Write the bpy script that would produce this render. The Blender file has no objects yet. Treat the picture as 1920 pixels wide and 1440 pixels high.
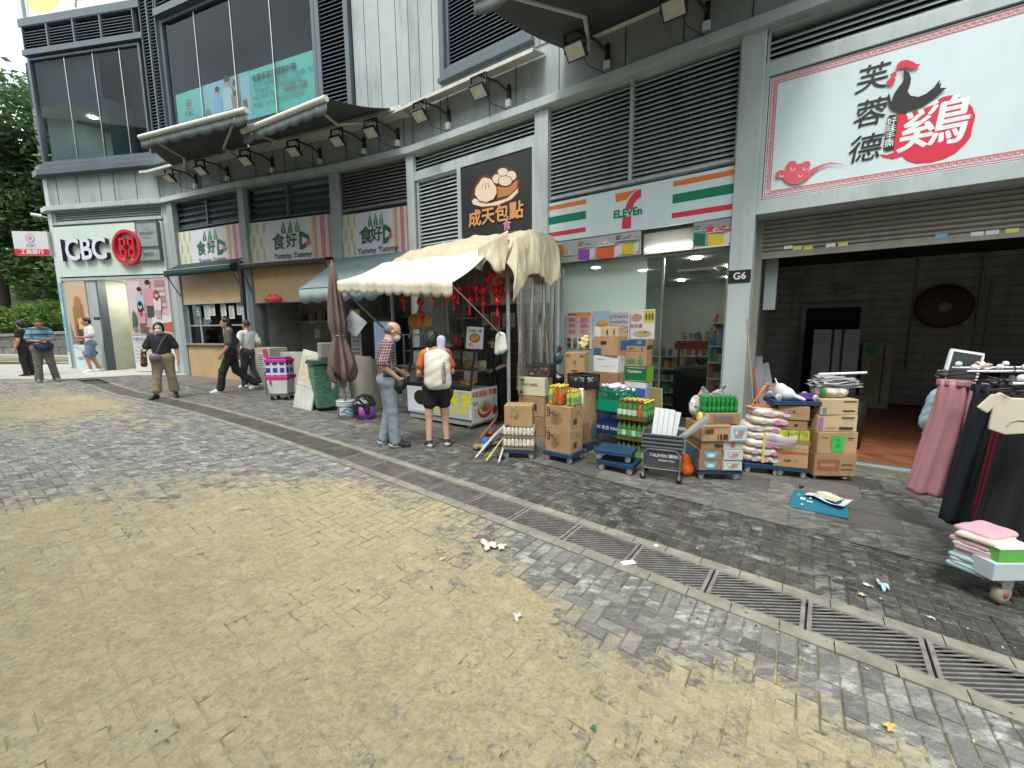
import bpy, math, random
import numpy as np
from mathutils import Matrix, Vector
R=math.radians; rnd=random.Random(7)
sc=bpy.context.scene; COL=sc.collection
# ------------------------------------------------------------------ camera, sky, sun, exposure
FPX=780.; PITCH=R(7.55); ROLL=R(-0.45); EYE=1.65
cd=bpy.data.cameras.new('camera'); cam=bpy.data.objects.new('camera',cd); COL.objects.link(cam)
cd.sensor_fit='HORIZONTAL'; cd.sensor_width=36; cd.lens=36*FPX/1920; cd.clip_start=.05; cd.clip_end=2000
fwd=Vector((0,math.cos(PITCH),-math.sin(PITCH))); rt=Vector((1,0,0)); up=rt.cross(fwd)
rr=rt*math.cos(ROLL)+up*math.sin(ROLL); uu=rr.cross(fwd)
cam.matrix_world=Matrix(((rr.x,uu.x,-fwd.x,0),(rr.y,uu.y,-fwd.y,0),(rr.z,uu.z,-fwd.z,EYE),(0,0,0,1)))
sc.camera=cam
w=bpy.data.worlds.new('World'); sc.world=w; w.use_nodes=True
SUN_EL,SUN_ROT=R(60),R(205)
nt=w.node_tree; N=nt.nodes; L=nt.links; N.clear()
sky=N.new('ShaderNodeTexSky'); sky.sky_type='NISHITA'; sky.sun_disc=False; sky.sun_elevation=SUN_EL; sky.sun_rotation=SUN_ROT
sky.air_density=1.2; sky.dust_density=6; sky.ozone_density=1
hs=N.new('ShaderNodeHueSaturation'); hs.inputs['Saturation'].default_value=.35; L.new(sky.outputs[0],hs.inputs['Color'])
tc=N.new('ShaderNodeTexCoord'); nz=N.new('ShaderNodeTexNoise'); nz.inputs['Scale'].default_value=2.2; nz.inputs['Detail'].default_value=8; nz.inputs['Roughness'].default_value=.6
L.new(tc.outputs['Generated'],nz.inputs['Vector'])
rp=N.new('ShaderNodeValToRGB'); rp.color_ramp.elements[0].position=.38; rp.color_ramp.elements[1].position=.6
L.new(nz.outputs['Fac'],rp.inputs['Fac'])
mx=N.new('ShaderNodeMixRGB'); mx.inputs['Color2'].default_value=(8.7,9.8,10.1,1)
L.new(rp.outputs['Color'],mx.inputs['Fac']); L.new(hs.outputs[0],mx.inputs['Color1'])
bg=N.new('ShaderNodeBackground'); bg.inputs['Strength'].default_value=.15; L.new(mx.outputs[0],bg.inputs['Color'])
wo=N.new('ShaderNodeOutputWorld'); L.new(bg.outputs[0],wo.inputs['Surface'])
sd=bpy.data.lights.new('sun','SUN'); sun=bpy.data.objects.new('sun',sd); COL.objects.link(sun)
sd.energy=1.5; sd.angle=R(14); sd.color=(1,.96,.9)
sdir=Vector((math.sin(SUN_ROT)*math.cos(SUN_EL),math.cos(SUN_ROT)*math.cos(SUN_EL),math.sin(SUN_EL)))
sun.rotation_euler=sdir.to_track_quat('Z','Y').to_euler(); sun.location=(0,-5,30)
vs=sc.view_settings; vs.view_transform='Standard'; vs.look='None'; vs.gamma=1; vs.exposure=0.9
sc.cycles.max_bounces=8; sc.cycles.transparent_max_bounces=16; sc.cycles.use_denoising=True
# ------------------------------------------------------------------ placing helpers
SLOPE=.03
def ray(px,py): return fwd+rr*((px-960)/FPX)-uu*((py-720)/FPX)
EYEP=Vector((0,0,EYE))
def G(px,py,h=0):
    d=ray(px,py); t=(h-EYE)/(d.z+SLOPE*d.x); return EYEP+d*t
def gz(x,y=0): return -SLOPE*x
def at(px,py,Y):
    d=ray(px,py); return EYEP+d*(Y/d.y)
def mpp(P): return (P-EYEP).dot(fwd)/FPX       # metres per photo pixel at a point
# ------------------------------------------------------------------ mesh helpers
I4=Matrix.Identity(4)
def T(x,y,z): return Matrix.Translation((x,y,z))
def RZ(a): return Matrix.Rotation(a,4,'Z')
def RX(a): return Matrix.Rotation(a,4,'X')
def RY(a): return Matrix.Rotation(a,4,'Y')
class MB:
    def __init__(s): s.v=[]; s.f=[]; s.m=[]; s.sm=[]
    def add(s,vs,fs,mi=0,M=I4,sm=False):
        b=len(s.v); s.v+=[tuple(M@Vector(p)) for p in vs]; s.f+=[tuple(i+b for i in f) for f in fs]; s.m+=[mi]*len(fs); s.sm+=[sm]*len(fs); return s
    def box(s,x0,x1,y0,y1,z0,z1,mi=0,M=I4):
        return s.add([(x0,y0,z0),(x1,y0,z0),(x1,y1,z0),(x0,y1,z0),(x0,y0,z1),(x1,y0,z1),(x1,y1,z1),(x0,y1,z1)],
          [(0,3,2,1),(4,5,6,7),(0,1,5,4),(1,2,6,5),(2,3,7,6),(3,0,4,7)],mi,M)
    def quad(s,a,b,c,d,mi=0,M=I4): return s.add([a,b,c,d],[(0,1,2,3)],mi,M)
    def prism(s,poly,y0,y1,mi=0,M=I4):
        # poly in x,z ; extruded along y
        n=len(poly); vs=[(x,y0,z) for x,z in poly]+[(x,y1,z) for x,z in poly]
        fs=[tuple(range(n)),tuple(range(2*n-1,n-1,-1))]+[(i,i+n,(i+1)%n+n,(i+1)%n) for i in range(n)]
        return s.add(vs,fs,mi,M)
    def tube(s,pts,r,n=8,mi=0,M=I4,cap=True,sm=True):
        pts=[Vector(p) for p in pts]; k=len(pts); vs=[]; fs=[]
        rs=r if isinstance(r,(list,tuple)) else [r]*k
        prev=None
        for i,p in enumerate(pts):
            t=(pts[min(i+1,k-1)]-pts[max(i-1,0)]).normalized()
            if prev is None:
                a=Vector((0,0,1)) if abs(t.z)<.9 else Vector((1,0,0)); nx=t.cross(a).normalized()
            else:
                nx=(prev-t*prev.dot(t)).normalized()
            prev=nx; ny=t.cross(nx)
            for j in range(n):
                a=2*math.pi*j/n; vs.append(p+(nx*math.cos(a)+ny*math.sin(a))*rs[i])
        for i in range(k-1):
            for j in range(n): fs.append((i*n+j,i*n+(j+1)%n,(i+1)*n+(j+1)%n,(i+1)*n+j))
        s.add(vs,fs,mi,M,sm)
        if cap and n>2: s.add(vs[:n],[tuple(range(n-1,-1,-1))],mi,M); s.add(vs[-n:],[tuple(range(n))],mi,M)
        return s
    def lathe(s,prof,n=16,mi=0,M=I4,sm=True):
        vs=[];fs=[];k=len(prof)
        for r,z in prof:
            for j in range(n):
                a=2*math.pi*j/n; vs.append((r*math.cos(a),r*math.sin(a),z))
        for i in range(k-1):
            for j in range(n): fs.append((i*n+j,i*n+(j+1)%n,(i+1)*n+(j+1)%n,(i+1)*n+j))
        s.add(vs,fs,mi,M,sm)
        s.add(vs[:n],[tuple(range(n-1,-1,-1))],mi,M); s.add(vs[-n:],[tuple(range(n))],mi,M); return s
    def ell(s,c,r,n=12,k=8,mi=0,M=I4):
        prof=[]; vs=[];fs=[]
        for i in range(k+1):
            a=math.pi*i/k
            for j in range(n):
                b=2*math.pi*j/n; vs.append((c[0]+r[0]*math.sin(a)*math.cos(b),c[1]+r[1]*math.sin(a)*math.sin(b),c[2]-r[2]*math.cos(a)))
        for i in range(k):
            for j in range(n): fs.append((i*n+j,i*n+(j+1)%n,(i+1)*n+(j+1)%n,(i+1)*n+j))
        return s.add(vs,fs,mi,M,True)
    def grid(s,fn,nu,nv,mi=0,M=I4,sm=True):
        vs=[fn(i/nu,j/nv) for j in range(nv+1) for i in range(nu+1)]
        fs=[(j*(nu+1)+i,j*(nu+1)+i+1,(j+1)*(nu+1)+i+1,(j+1)*(nu+1)+i) for j in range(nv) for i in range(nu)]
        return s.add(vs,fs,mi,M,sm)
    def text(s,st,size,mi=0,M=I4,bold=0,ext=.0,align='CENTER',shear=0,w=1,spacing=1):
        # written in the x,z plane, facing -y
        vs,fs=text_geo(st,size,bold,ext,align,shear,spacing)
        return s.add([(x*w,-z,y) for x,y,z in vs],fs,mi,M)
    def build(s,name,mats,parent=None,bevel=0,solid=0,loc=None,rz=0):
        me=bpy.data.meshes.new(name); me.from_pydata([tuple(p) for p in s.v],[],s.f)
        if not isinstance(mats,(list,tuple)): mats=[mats]
        for m in mats: me.materials.append(m)
        me.polygons.foreach_set('material_index',s.m); me.polygons.foreach_set('use_smooth',s.sm); me.update()
        o=bpy.data.objects.new(name,me); COL.objects.link(o)
        if parent: o.parent=parent
        if loc: o.location=loc; o.rotation_euler=(0,0,rz)
        if solid:
            md=o.modifiers.new('s','SOLIDIFY'); md.thickness=solid; md.offset=0
        if bevel:
            md=o.modifiers.new('b','BEVEL'); md.width=bevel; md.segments=2; md.limit_method='ANGLE'
        return o
_tc={}
def text_geo(st,size,bold=0,ext=0,align='CENTER',shear=0,spacing=1):
    key=(st,bold,ext,align,shear,spacing,size)
    if key in _tc: return _tc[key]
    cu=bpy.data.curves.new('t','FONT'); cu.body=st; cu.size=size; cu.offset=bold*size; cu.extrude=ext; cu.align_x=align; cu.align_y='CENTER'; cu.shear=shear; cu.resolution_u=3; cu.space_character=spacing
    o=bpy.data.objects.new('t',cu); COL.objects.link(o)
    dg=bpy.context.evaluated_depsgraph_get(); me=bpy.data.meshes.new_from_object(o.evaluated_get(dg))
    r=([tuple(v.co) for v in me.vertices],[tuple(p.vertices) for p in me.polygons])
    bpy.data.objects.remove(o); bpy.data.meshes.remove(me); bpy.data.curves.remove(cu); _tc[key]=r; return r
def tag(o,label=None,cat=None,group=None,kind=None):
    if label: o['label']=label
    if cat: o['category']=cat
    if group: o['group']=group
    if kind: o['kind']=kind
    return o
def thing(name,label,cat,loc=(0,0,0),rz=0,group=None):
    o=bpy.data.objects.new(name,None); COL.objects.link(o); o.location=loc; o.rotation_euler=(0,0,rz); o.empty_display_size=.1
    return tag(o,label,cat,group)
def dup(root,loc,rz=0,label=None,group=None):
    r=root.copy(); COL.objects.link(r); r.location=loc; r.rotation_euler=(0,0,rz)
    if label: r['label']=label
    if group: r['group']=group
    for ch in list(root.children):
        c=ch.copy(); COL.objects.link(c); c.parent=r
        for g in list(ch.children):
            d=g.copy(); COL.objects.link(d); d.parent=c
    return r
# ------------------------------------------------------------------ materials
_mc={}
def mat(name,col,rough=.6,metal=0,var=.12,vs=3.,bump=.15,bs=60.,spec=.4,stain=0,scol=(.05,.045,.035),emit=0,fine=.0,trans=0):
    if name in _mc: return _mc[name]
    m=bpy.data.materials.new(name); m.use_nodes=True; nt=m.node_tree; n=nt.nodes; l=nt.links
    b=n['Principled BSDF']; b.inputs['Roughness'].default_value=rough; b.inputs['Metallic'].default_value=metal; b.inputs['Specular IOR Level'].default_value=spec
    tc=n.new('ShaderNodeTexCoord'); oi=n.new('ShaderNodeObjectInfo'); ad=n.new('ShaderNodeVectorMath'); ad.operation='ADD'
    mu=n.new('ShaderNodeMath'); mu.operation='MULTIPLY'; mu.inputs[1].default_value=37.; l.new(oi.outputs['Random'],mu.inputs[0])
    l.new(tc.outputs['Object'],ad.inputs[0]); l.new(mu.outputs[0],ad.inputs[1])
    nz=n.new('ShaderNodeTexNoise'); nz.inputs['Scale'].default_value=vs; nz.inputs['Detail'].default_value=6; nz.inputs['Roughness'].default_value=.62; l.new(ad.outputs[0],nz.inputs['Vector'])
    mr=n.new('ShaderNodeMapRange'); mr.inputs['From Min'].default_value=.3; mr.inputs['From Max'].default_value=.7; mr.inputs['To Min'].default_value=1-var; mr.inputs['To Max'].default_value=1+var; l.new(nz.outputs['Fac'],mr.inputs['Value'])
    mc=n.new('ShaderNodeMixRGB'); mc.blend_type='MULTIPLY'; mc.inputs['Fac'].default_value=1; mc.inputs['Color1'].default_value=(*col,1); l.new(mr.outputs[0],mc.inputs['Color2'])
    out=mc.outputs[0]
    if stain:
        n2=n.new('ShaderNodeTexNoise'); n2.inputs['Scale'].default_value=1.3; n2.inputs['Detail'].default_value=9; n2.inputs['Roughness'].default_value=.7
        mp=n.new('ShaderNodeMapping'); mp.inputs['Scale'].default_value=(2.2,2.2,.35); l.new(ad.outputs[0],mp.inputs['Vector']); l.new(mp.outputs[0],n2.inputs['Vector'])
        m2=n.new('ShaderNodeMapRange'); m2.inputs['From Min'].default_value=.5; m2.inputs['From Max'].default_value=.78; m2.inputs['To Max'].default_value=stain; l.new(n2.outputs['Fac'],m2.inputs['Value'])
        ms=n.new('ShaderNodeMixRGB'); ms.inputs['Color2'].default_value=(*scol,1); l.new(m2.outputs[0],ms.inputs['Fac']); l.new(out,ms.inputs['Color1']); out=ms.outputs[0]
    l.new(out,b.inputs['Base Color'])
    if bump:
        n3=n.new('ShaderNodeTexNoise'); n3.inputs['Scale'].default_value=bs; n3.inputs['Detail'].default_value=4; l.new(ad.outputs[0],n3.inputs['Vector'])
        bp=n.new('ShaderNodeBump'); bp.inputs['Strength'].default_value=bump; bp.inputs['Distance'].default_value=.01; l.new(n3.outputs['Fac'],bp.inputs['Height']); l.new(bp.outputs[0],b.inputs['Normal'])
        rm=n.new('ShaderNodeMapRange'); rm.inputs['To Min'].default_value=max(0,rough-.1); rm.inputs['To Max'].default_value=min(1,rough+.1); l.new(nz.outputs['Fac'],rm.inputs['Value']); l.new(rm.outputs[0],b.inputs['Roughness'])
    if emit:
        b.inputs['Emission Color'].default_value=(*col,1); b.inputs['Emission Strength'].default_value=emit
    _mc[name]=m; return m
def glass(name,tint,refl=1.,ior=1.5,rough=.01,haze=0,hcol=(.5,.6,.6)):
    if name in _mc: return _mc[name]
    m=bpy.data.materials.new(name); m.use_nodes=True; nt=m.node_tree; n=nt.nodes; l=nt.links
    n.remove(n['Principled BSDF']); o=n['Material Output']
    tr=n.new('ShaderNodeBsdfTransparent'); tr.inputs[0].default_value=(*tint,1)
    gl=n.new('ShaderNodeBsdfGlossy'); gl.inputs['Roughness'].default_value=rough
    fr=n.new('ShaderNodeFresnel'); fr.inputs[0].default_value=ior
    mu=n.new('ShaderNodeMath'); mu.operation='MULTIPLY'; mu.inputs[1].default_value=refl; mu.use_clamp=True; l.new(fr.outputs[0],mu.inputs[0])
    mx=n.new('ShaderNodeMixShader'); l.new(mu.outputs[0],mx.inputs[0]); l.new(tr.outputs[0],mx.inputs[1]); l.new(gl.outputs[0],mx.inputs[2])
    res=mx.outputs[0]
    if haze:
        df=n.new('ShaderNodeBsdfDiffuse'); df.inputs[0].default_value=(*hcol,1)
        m2=n.new('ShaderNodeMixShader'); m2.inputs[0].default_value=haze; l.new(res,m2.inputs[1]); l.new(df.outputs[0],m2.inputs[2]); res=m2.outputs[0]
    l.new(res,o.inputs['Surface']); _mc[name]=m; return m
def leafmat(name,c1,c2):
    m=bpy.data.materials.new(name); m.use_nodes=True; nt=m.node_tree; n=nt.nodes; l=nt.links; b=n['Principled BSDF']
    at_=n.new('ShaderNodeAttribute'); at_.attribute_name='rndc'
    rp=n.new('ShaderNodeMixRGB'); rp.inputs['Color1'].default_value=(*c1,1); rp.inputs['Color2'].default_value=(*c2,1); l.new(at_.outputs['Fac'],rp.inputs['Fac'])
    l.new(rp.outputs[0],b.inputs['Base Color']); b.inputs['Roughness'].default_value=.55
    tl=n.new('ShaderNodeBsdfTranslucent'); l.new(rp.outputs[0],tl.inputs[0]); mx=n.new('ShaderNodeMixShader'); mx.inputs[0].default_value=.45
    l.new(b.outputs[0],mx.inputs[1]); l.new(tl.outputs[0],mx.inputs[2]); l.new(mx.outputs[0],n['Material Output'].inputs['Surface']); return m
W=mat('white_paint',(.72,.73,.72),.4,var=.05,stain=.15)
GREY=mat('grey_metal',(.27,.31,.31),.45,var=.08,vs=1.5,stain=.35,bump=.04)
LGREY=mat('light_grey_metal',(.39,.44,.44),.4,var=.09,vs=1.2,stain=.5,bump=.03)
CLAD=mat('panel_cladding',(.295,.335,.33),.5,var=.13,vs=.9,stain=.75,scol=(.1,.1,.09),bump=.05,bs=25)  # base colour carries the teal tint of the daylight
DARK=mat('dark_metal',(.035,.042,.048),.4,var=.2,bump=.05)
SLATE=mat('slate_frame',(.085,.105,.125),.42,var=.12,vs=1.5,stain=.2,bump=.03)
BLACK=mat('black_plastic',(.015,.015,.016),.4)
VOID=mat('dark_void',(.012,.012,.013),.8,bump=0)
RUBBER=mat('wheel_rubber',(.25,.25,.24),.6)
STEEL=mat('steel',(.5,.5,.5),.3,metal=.9)
CHROME=mat('chrome',(.75,.76,.77),.15,metal=1,bump=0)
RED=mat('red_print',(.55,.035,.05),.5,var=.05); INK=mat('ink_print',(.02,.02,.022),.5)
SKIN=mat('skin',(.5,.3,.2),.5,var=.08,vs=8,bump=.05); SKIN2=mat('skin_tan',(.4,.22,.14),.5,var=.08,vs=8,bump=.05)
HAIR=mat('black_hair',(.012,.011,.011),.45,var=.4,vs=20,bump=.6,bs=90)
# ------------------------------------------------------------------ ground
DA=R(55.1); EG=Vector((math.sin(DA),-math.cos(DA),0)); NB=Vector((math.cos(DA),math.sin(DA),0))
def dc(s):
    s=max(-12.5,min(2.5,s)); return 5.41e-4*s**3+2.355e-3*s*s-.0390*s+2.872
def SD(s,dd,z=0):
    p=EG*s+NB*(dc(s)+dd); return Vector((p.x,p.y,gz(p.x)+z))
def sdof(p): 
    s=p.x*EG.x+p.y*EG.y; return s,p.x*NB.x+p.y*NB.y-dc(s)
def proj(p):
    v=Vector(p)-EYEP; z=v.dot(fwd)
    return (960+FPX*v.dot(rr)/z,720-FPX*v.dot(uu)/z,z) if z>.05 else (9e9,9e9,z)
def ground_mat(name,paver,dark=False):
    m=bpy.data.materials.new(name); m.use_nodes=True; nt=m.node_tree; n=nt.nodes; l=nt.links; b=n['Principled BSDF']
    def A(k):
        a=n.new('ShaderNodeAttribute'); a.attribute_name=k; return a.outputs['Fac']
    tc=n.new('ShaderNodeTexCoord').outputs['Object']
    def NZ(sc_,det=8,ro=.65,vec=None,dist=0):
        x=n.new('ShaderNodeTexNoise'); x.inputs['Scale'].default_value=sc_; x.inputs['Detail'].default_value=det; x.inputs['Roughness'].default_value=ro; x.inputs['Distortion'].default_value=dist; l.new(vec or tc,x.inputs['Vector']); return x.outputs['Fac']
    def MR(v,a,b_,c=0,d=1):
        x=n.new('ShaderNodeMapRange'); x.inputs[1].default_value=a; x.inputs[2].default_value=b_; x.inputs[3].default_value=c; x.inputs[4].default_value=d; l.new(v,x.inputs[0]); return x.outputs[0]
    def MX(f,c1,c2,mode='MIX'):
        x=n.new('ShaderNodeMixRGB'); x.blend_type=mode
        for k,c in (('Fac',f),('Color1',c1),('Color2',c2)):
            if isinstance(c,tuple): x.inputs[k].default_value=(*c,1)
            elif isinstance(c,(int,float)): x.inputs[k].default_value=c
            else: l.new(c,x.inputs[k])
        return x.outputs[0]
    def MA(op,a,b_):
        x=n.new('ShaderNodeMath'); x.operation=op
        for i,c in enumerate((a,b_)):
            if isinstance(c,(int,float)): x.inputs[i].default_value=c
            else: l.new(c,x.inputs[i])
        return x.outputs[0]
    fine=NZ(38,6); mid=NZ(9,8,.7); big=NZ(1.1,8,.62,dist=.4); grit=NZ(160,3)
    # directional smear: dirt dragged along the rows
    mp=n.new('ShaderNodeMapping'); mp.inputs['Rotation'].default_value=(0,0,R(34.9)); mp.inputs['Scale'].default_value=(7,22,7); l.new(tc,mp.inputs['Vector'])
    smear=NZ(1.,7,.7,vec=mp.outputs[0])
    sandc=MX(MR(mid,.3,.7),(.33,.275,.155),(.47,.40,.235)); sandc=MX(MR(grit,.35,.65,0,.35),sandc,(.23,.19,.11))
    sandc=MX(MR(big,.35,.65,0,.45),sandc,(.48,.395,.215)); sandc=MX(MR(smear,.48,.72,0,.55),sandc,(.22,.188,.112))
    fl=MR(NZ(55,3,.7),.60,.72,0,.75); fl2=MR(NZ(21,5,.75),.58,.7,0,.6); sandc=MX(fl,sandc,(.085,.07,.043)); sandc=MX(fl2,sandc,(.14,.118,.072)); sandc=MX(MR(NZ(13,6,.72,vec=mp.outputs[0] if False else None),.56,.68,0,.5),sandc,(.16,.135,.085)); sandc=MX(MR(NZ(31,4,.7),.62,.74,0,.6),sandc,(.52,.46,.31))
    if paver:
        rc=A('rndc'); wet=A('wet'); pale=A('pale'); sb=A('sand')
        g1=MX(rc,(.095,.093,.084),(.235,.228,.205)); g1=MX(wet,g1,MX(rc,(.024,.0235,.021),(.066,.063,.056)))
        g1=MX(MR(mid,.35,.7,0,.55),g1,MX(wet,(.085,.082,.074),(.12,.115,.10)))
        g1=MX(MR(fine,.55,.72,0,.5),g1,(.045,.046,.044))
        wn=MA('ADD',MA('MULTIPLY',smear,.55),MA('MULTIPLY',mid,.45))
        wf=MA('MULTIPLY',MR(wn,.47,.6),pale); g1=MX(wf,g1,(.47,.465,.425)); g1=MX(fl,g1,(.05,.047,.04)); g1=MX(MR(NZ(70,3,.7),.64,.72,0,.6),g1,(.5,.49,.44))
        k=MA('ADD',MA('ADD',MA('MULTIPLY',big,.9),MA('MULTIPLY',smear,.75)),MA('MULTIPLY',mid,.45))
        k=MA('ADD',k,sb); k=MA('ADD',k,MA('MULTIPLY',rc,.16)); k=MA('ADD',k,MA('MULTIPLY',fine,.35)); k=MA('SUBTRACT',k,.16)
        k=MA('ADD',k,MA('MULTIPLY',fine,.5)); k=MA('SUBTRACT',k,.25)
        sm=MR(k,1.12,1.42)
        sm=MA('MULTIPLY',sm,MR(fine,.3,.55,.55,1))
        col=MX(sm,g1,sandc)
        rgh=MA('ADD',MA('MULTIPLY',wet,-.34),.60); rgh=MA('ADD',MA('ADD',rgh,MR(mid,.3,.7,-.08,.1)),MA('MULTIPLY',sm,.2)); l.new(rgh,b.inputs['Roughness'])
        ht=MA('ADD',MA('MULTIPLY',mid,.7),MA('ADD',MA('MULTIPLY',fine,.5),MA('MULTIPLY',grit,.2)))
    else:
        if dark: col=MX(MR(mid,.3,.7),(.07,.06,.04),(.14,.12,.075)); col=MX(MR(big,.5,.7,0,.6),col,(.17,.14,.09))
        else: col=MX(MR(fine,.4,.65,0,.6),sandc,(.20,.165,.095))
        b.inputs['Roughness'].default_value=.85; ht=fine
    l.new(col,b.inputs['Base Color'])
    bp=n.new('ShaderNodeBump'); bp.inputs['Strength'].default_value=.85; bp.inputs['Distance'].default_value=.02; l.new(ht,bp.inputs['Height']); l.new(bp.outputs[0],b.inputs['Normal'])
    return m
def sheet(name,pts,z,m,nz_=0):
    mb=MB(); mb.add([(p[0],p[1],gz(p[0])+z) for p in pts],[tuple(range(len(pts)))]); o=mb.build(name,m); tag(o,kind='structure'); return o
ASPH=mat('asphalt',(.055,.056,.057),.85,var=.25,vs=6,bump=.5,bs=120)
sheet('ground',[(-90,-60),(70,-60),(70,90),(-90,90)],-.05,ASPH)
# sandy bed of the street and dark bed of the walkway
S0=[i*.5 for i in range(-46,16)]
mb=MB(); vs=[]
for s in S0: vs+= [SD(s,-14,-.009),SD(s,-.2,-.009)]
mb.add(vs,[(2*i,2*i+2,2*i+3,2*i+1) for i in range(len(S0)-1)])
ground_mat('sandy_bed',False); tag(mb.build('street_bed',mat('joint_soil',(.19,.158,.095),.9,var=.45,vs=3,bump=.4,stain=.5,scol=(.06,.05,.035))),kind='structure')
mb=MB(); vs=[]
for s in S0: vs+= [SD(s,.2,-.009),SD(s,1.36,-.009)]
mb.add(vs,[(2*i,2*i+2,2*i+3,2*i+1) for i in range(len(S0)-1)])
tag(mb.build('walkway_bed',ground_mat('dark_bed',False,True)),kind='structure')
# dirt spread: where sand lies thick (+) and where the bricks are swept clean (-), as spots on the ground
SPOTS=[]
for px,py,r,v in [(740,900,.8,.34),(860,960,.6,.30),(150,750,1.6,.30),(1000,1250,.5,.22),(1250,1300,.5,.22),(1500,1380,.45,.25),(950,1100,.4,.18),
                  (300,835,1.0,-.42),(520,850,.9,-.40),(90,850,1.3,-.22),(680,880,.4,-.1),(1150,1120,.35,-.28),(1000,1060,.3,-.22),(1350,1200,.3,-.16),(1600,1290,.3,-.2),(1830,1400,.35,-.18),(1150,1190,.3,-.2),(500,960,1.2,.08),(1250,1170,.2,-.3),
                  (300,1150,1.1,.12),(600,1300,.8,.14),(200,1000,1.5,.12),(560,1080,.6,.1),(250,1180,1.4,.12),(120,1380,.7,.16),(520,1400,.5,.12),(420,1020,1.0,.08)]:
    p=G(px,py); SPOTS.append((p.x,p.y,r,v))
def sandv(x,y,dd):
    v=.045 if dd<0 else -.62
    if -.8<dd<0: v-=.34*(1-(-dd-.27)/.55) if dd>-.8 else 0
    for a,b_,r,k in SPOTS:
        q=((x-a)**2+(y-b_)**2)/(r*r)
        if q<6: v+=k*math.exp(-q)
    return v
BV=[];BF=[];BR=[];BS=[];BW=[];BP=[]
def brick(s0,s1,d0,d1):
    c=SD((s0+s1)/2,(d0+d1)/2); X,Y,z=proj(c)
    if z<.6 or X<-120 or X>2050 or Y>1560: return
    g=.0038; dd=(d0+d1)/2
    if z>9: g=.006
    s0+=g;s1-=g;d0+=g;d1-=g; ch=.006; hz=rnd.uniform(-.0025,.0025); tx=rnd.uniform(-.002,.002); ty=rnd.uniform(-.002,.002)
    b=len(BV)
    for (s,d,z_) in [(s0,d0,-.012),(s1,d0,-.012),(s1,d1,-.012),(s0,d1,-.012)]: BV.append(tuple(SD(s,d,z_)))
    for (s,d,k,q) in [(s0,d0,1,1),(s1,d0,-1,1),(s1,d1,-1,-1),(s0,d1,1,-1)]:
        BV.append(tuple(SD(s,d,-.005+hz)))
    for (s,d,k,q) in [(s0,d0,1,1),(s1,d0,-1,1),(s1,d1,-1,-1),(s0,d1,1,-1)]:
        BV.append(tuple(SD(s+k*ch,d+q*ch,hz+k*tx+q*ty)))
    fs=[]
    for a in (0,4):
        for i in range(4): fs.append((b+a+i,b+a+(i+1)%4,b+a+4+(i+1)%4,b+a+4+i))
    fs.append((b+8,b+9,b+10,b+11)); BF.extend(fs)
    r=rnd.random(); sv=sandv(c.x,c.y,dd); wv=0. if dd<0 else 1.
    if wv: wv=max(.2,min(1,(c.x+4)/5))
    pl=rnd.uniform(.2,1)
    if dd<-.9: pl*=.35 if c.x>-2.5 else 1.2
    if dd>0: pl=(rnd.random()**2)*.55
    for _ in fs: BR.append(r);BS.append(sv);BW.append(wv);BP.append(pl)
u=.086
i0=-int(20/u)
for i in range(i0,int(3.4/u)):
    brick(i*u,(i+1)*u,-.27-2*u,-.27); brick(i*u,(i+1)*u,.27,.27+2*u)
    brick(i*u,(i+1)*u,-.27-3*u,-.27-2*u)
def herring(dtop,dbot,sgn):
    n=int(round((dtop-dbot)/u))
    for i in range(i0,int(4/u)):
        for j in range(n):
            t=(i-j)%4; s=i*u; d=dbot+j*u
            if t==0: brick(s,s+2*u,d,d+u)
            elif t==3:
                if j+1<n: brick(s,s+u,d,d+2*u)
                else: brick(s,s+u,d,d+u)
            elif t==2 and j==0: brick(s,s+u,d,d+u)
herring(-.27-3*u,-.27-3*u-102*u,-1)
herring(.27+2*u+10*u,.27+2*u,1)
me=bpy.data.meshes.new('brick_paving'); me.from_pydata(BV,[],BF)
for k,arr in (('rndc',BR),('sand',BS),('wet',BW),('pale',BP)):
    a=me.attributes.new(k,'FLOAT','FACE'); a.data.foreach_set('value',arr)
me.materials.append(ground_mat('clay_pavers',True)); me.update()
o=bpy.data.objects.new('brick_paving',me); COL.objects.link(o); tag(o,kind='structure')
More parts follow.
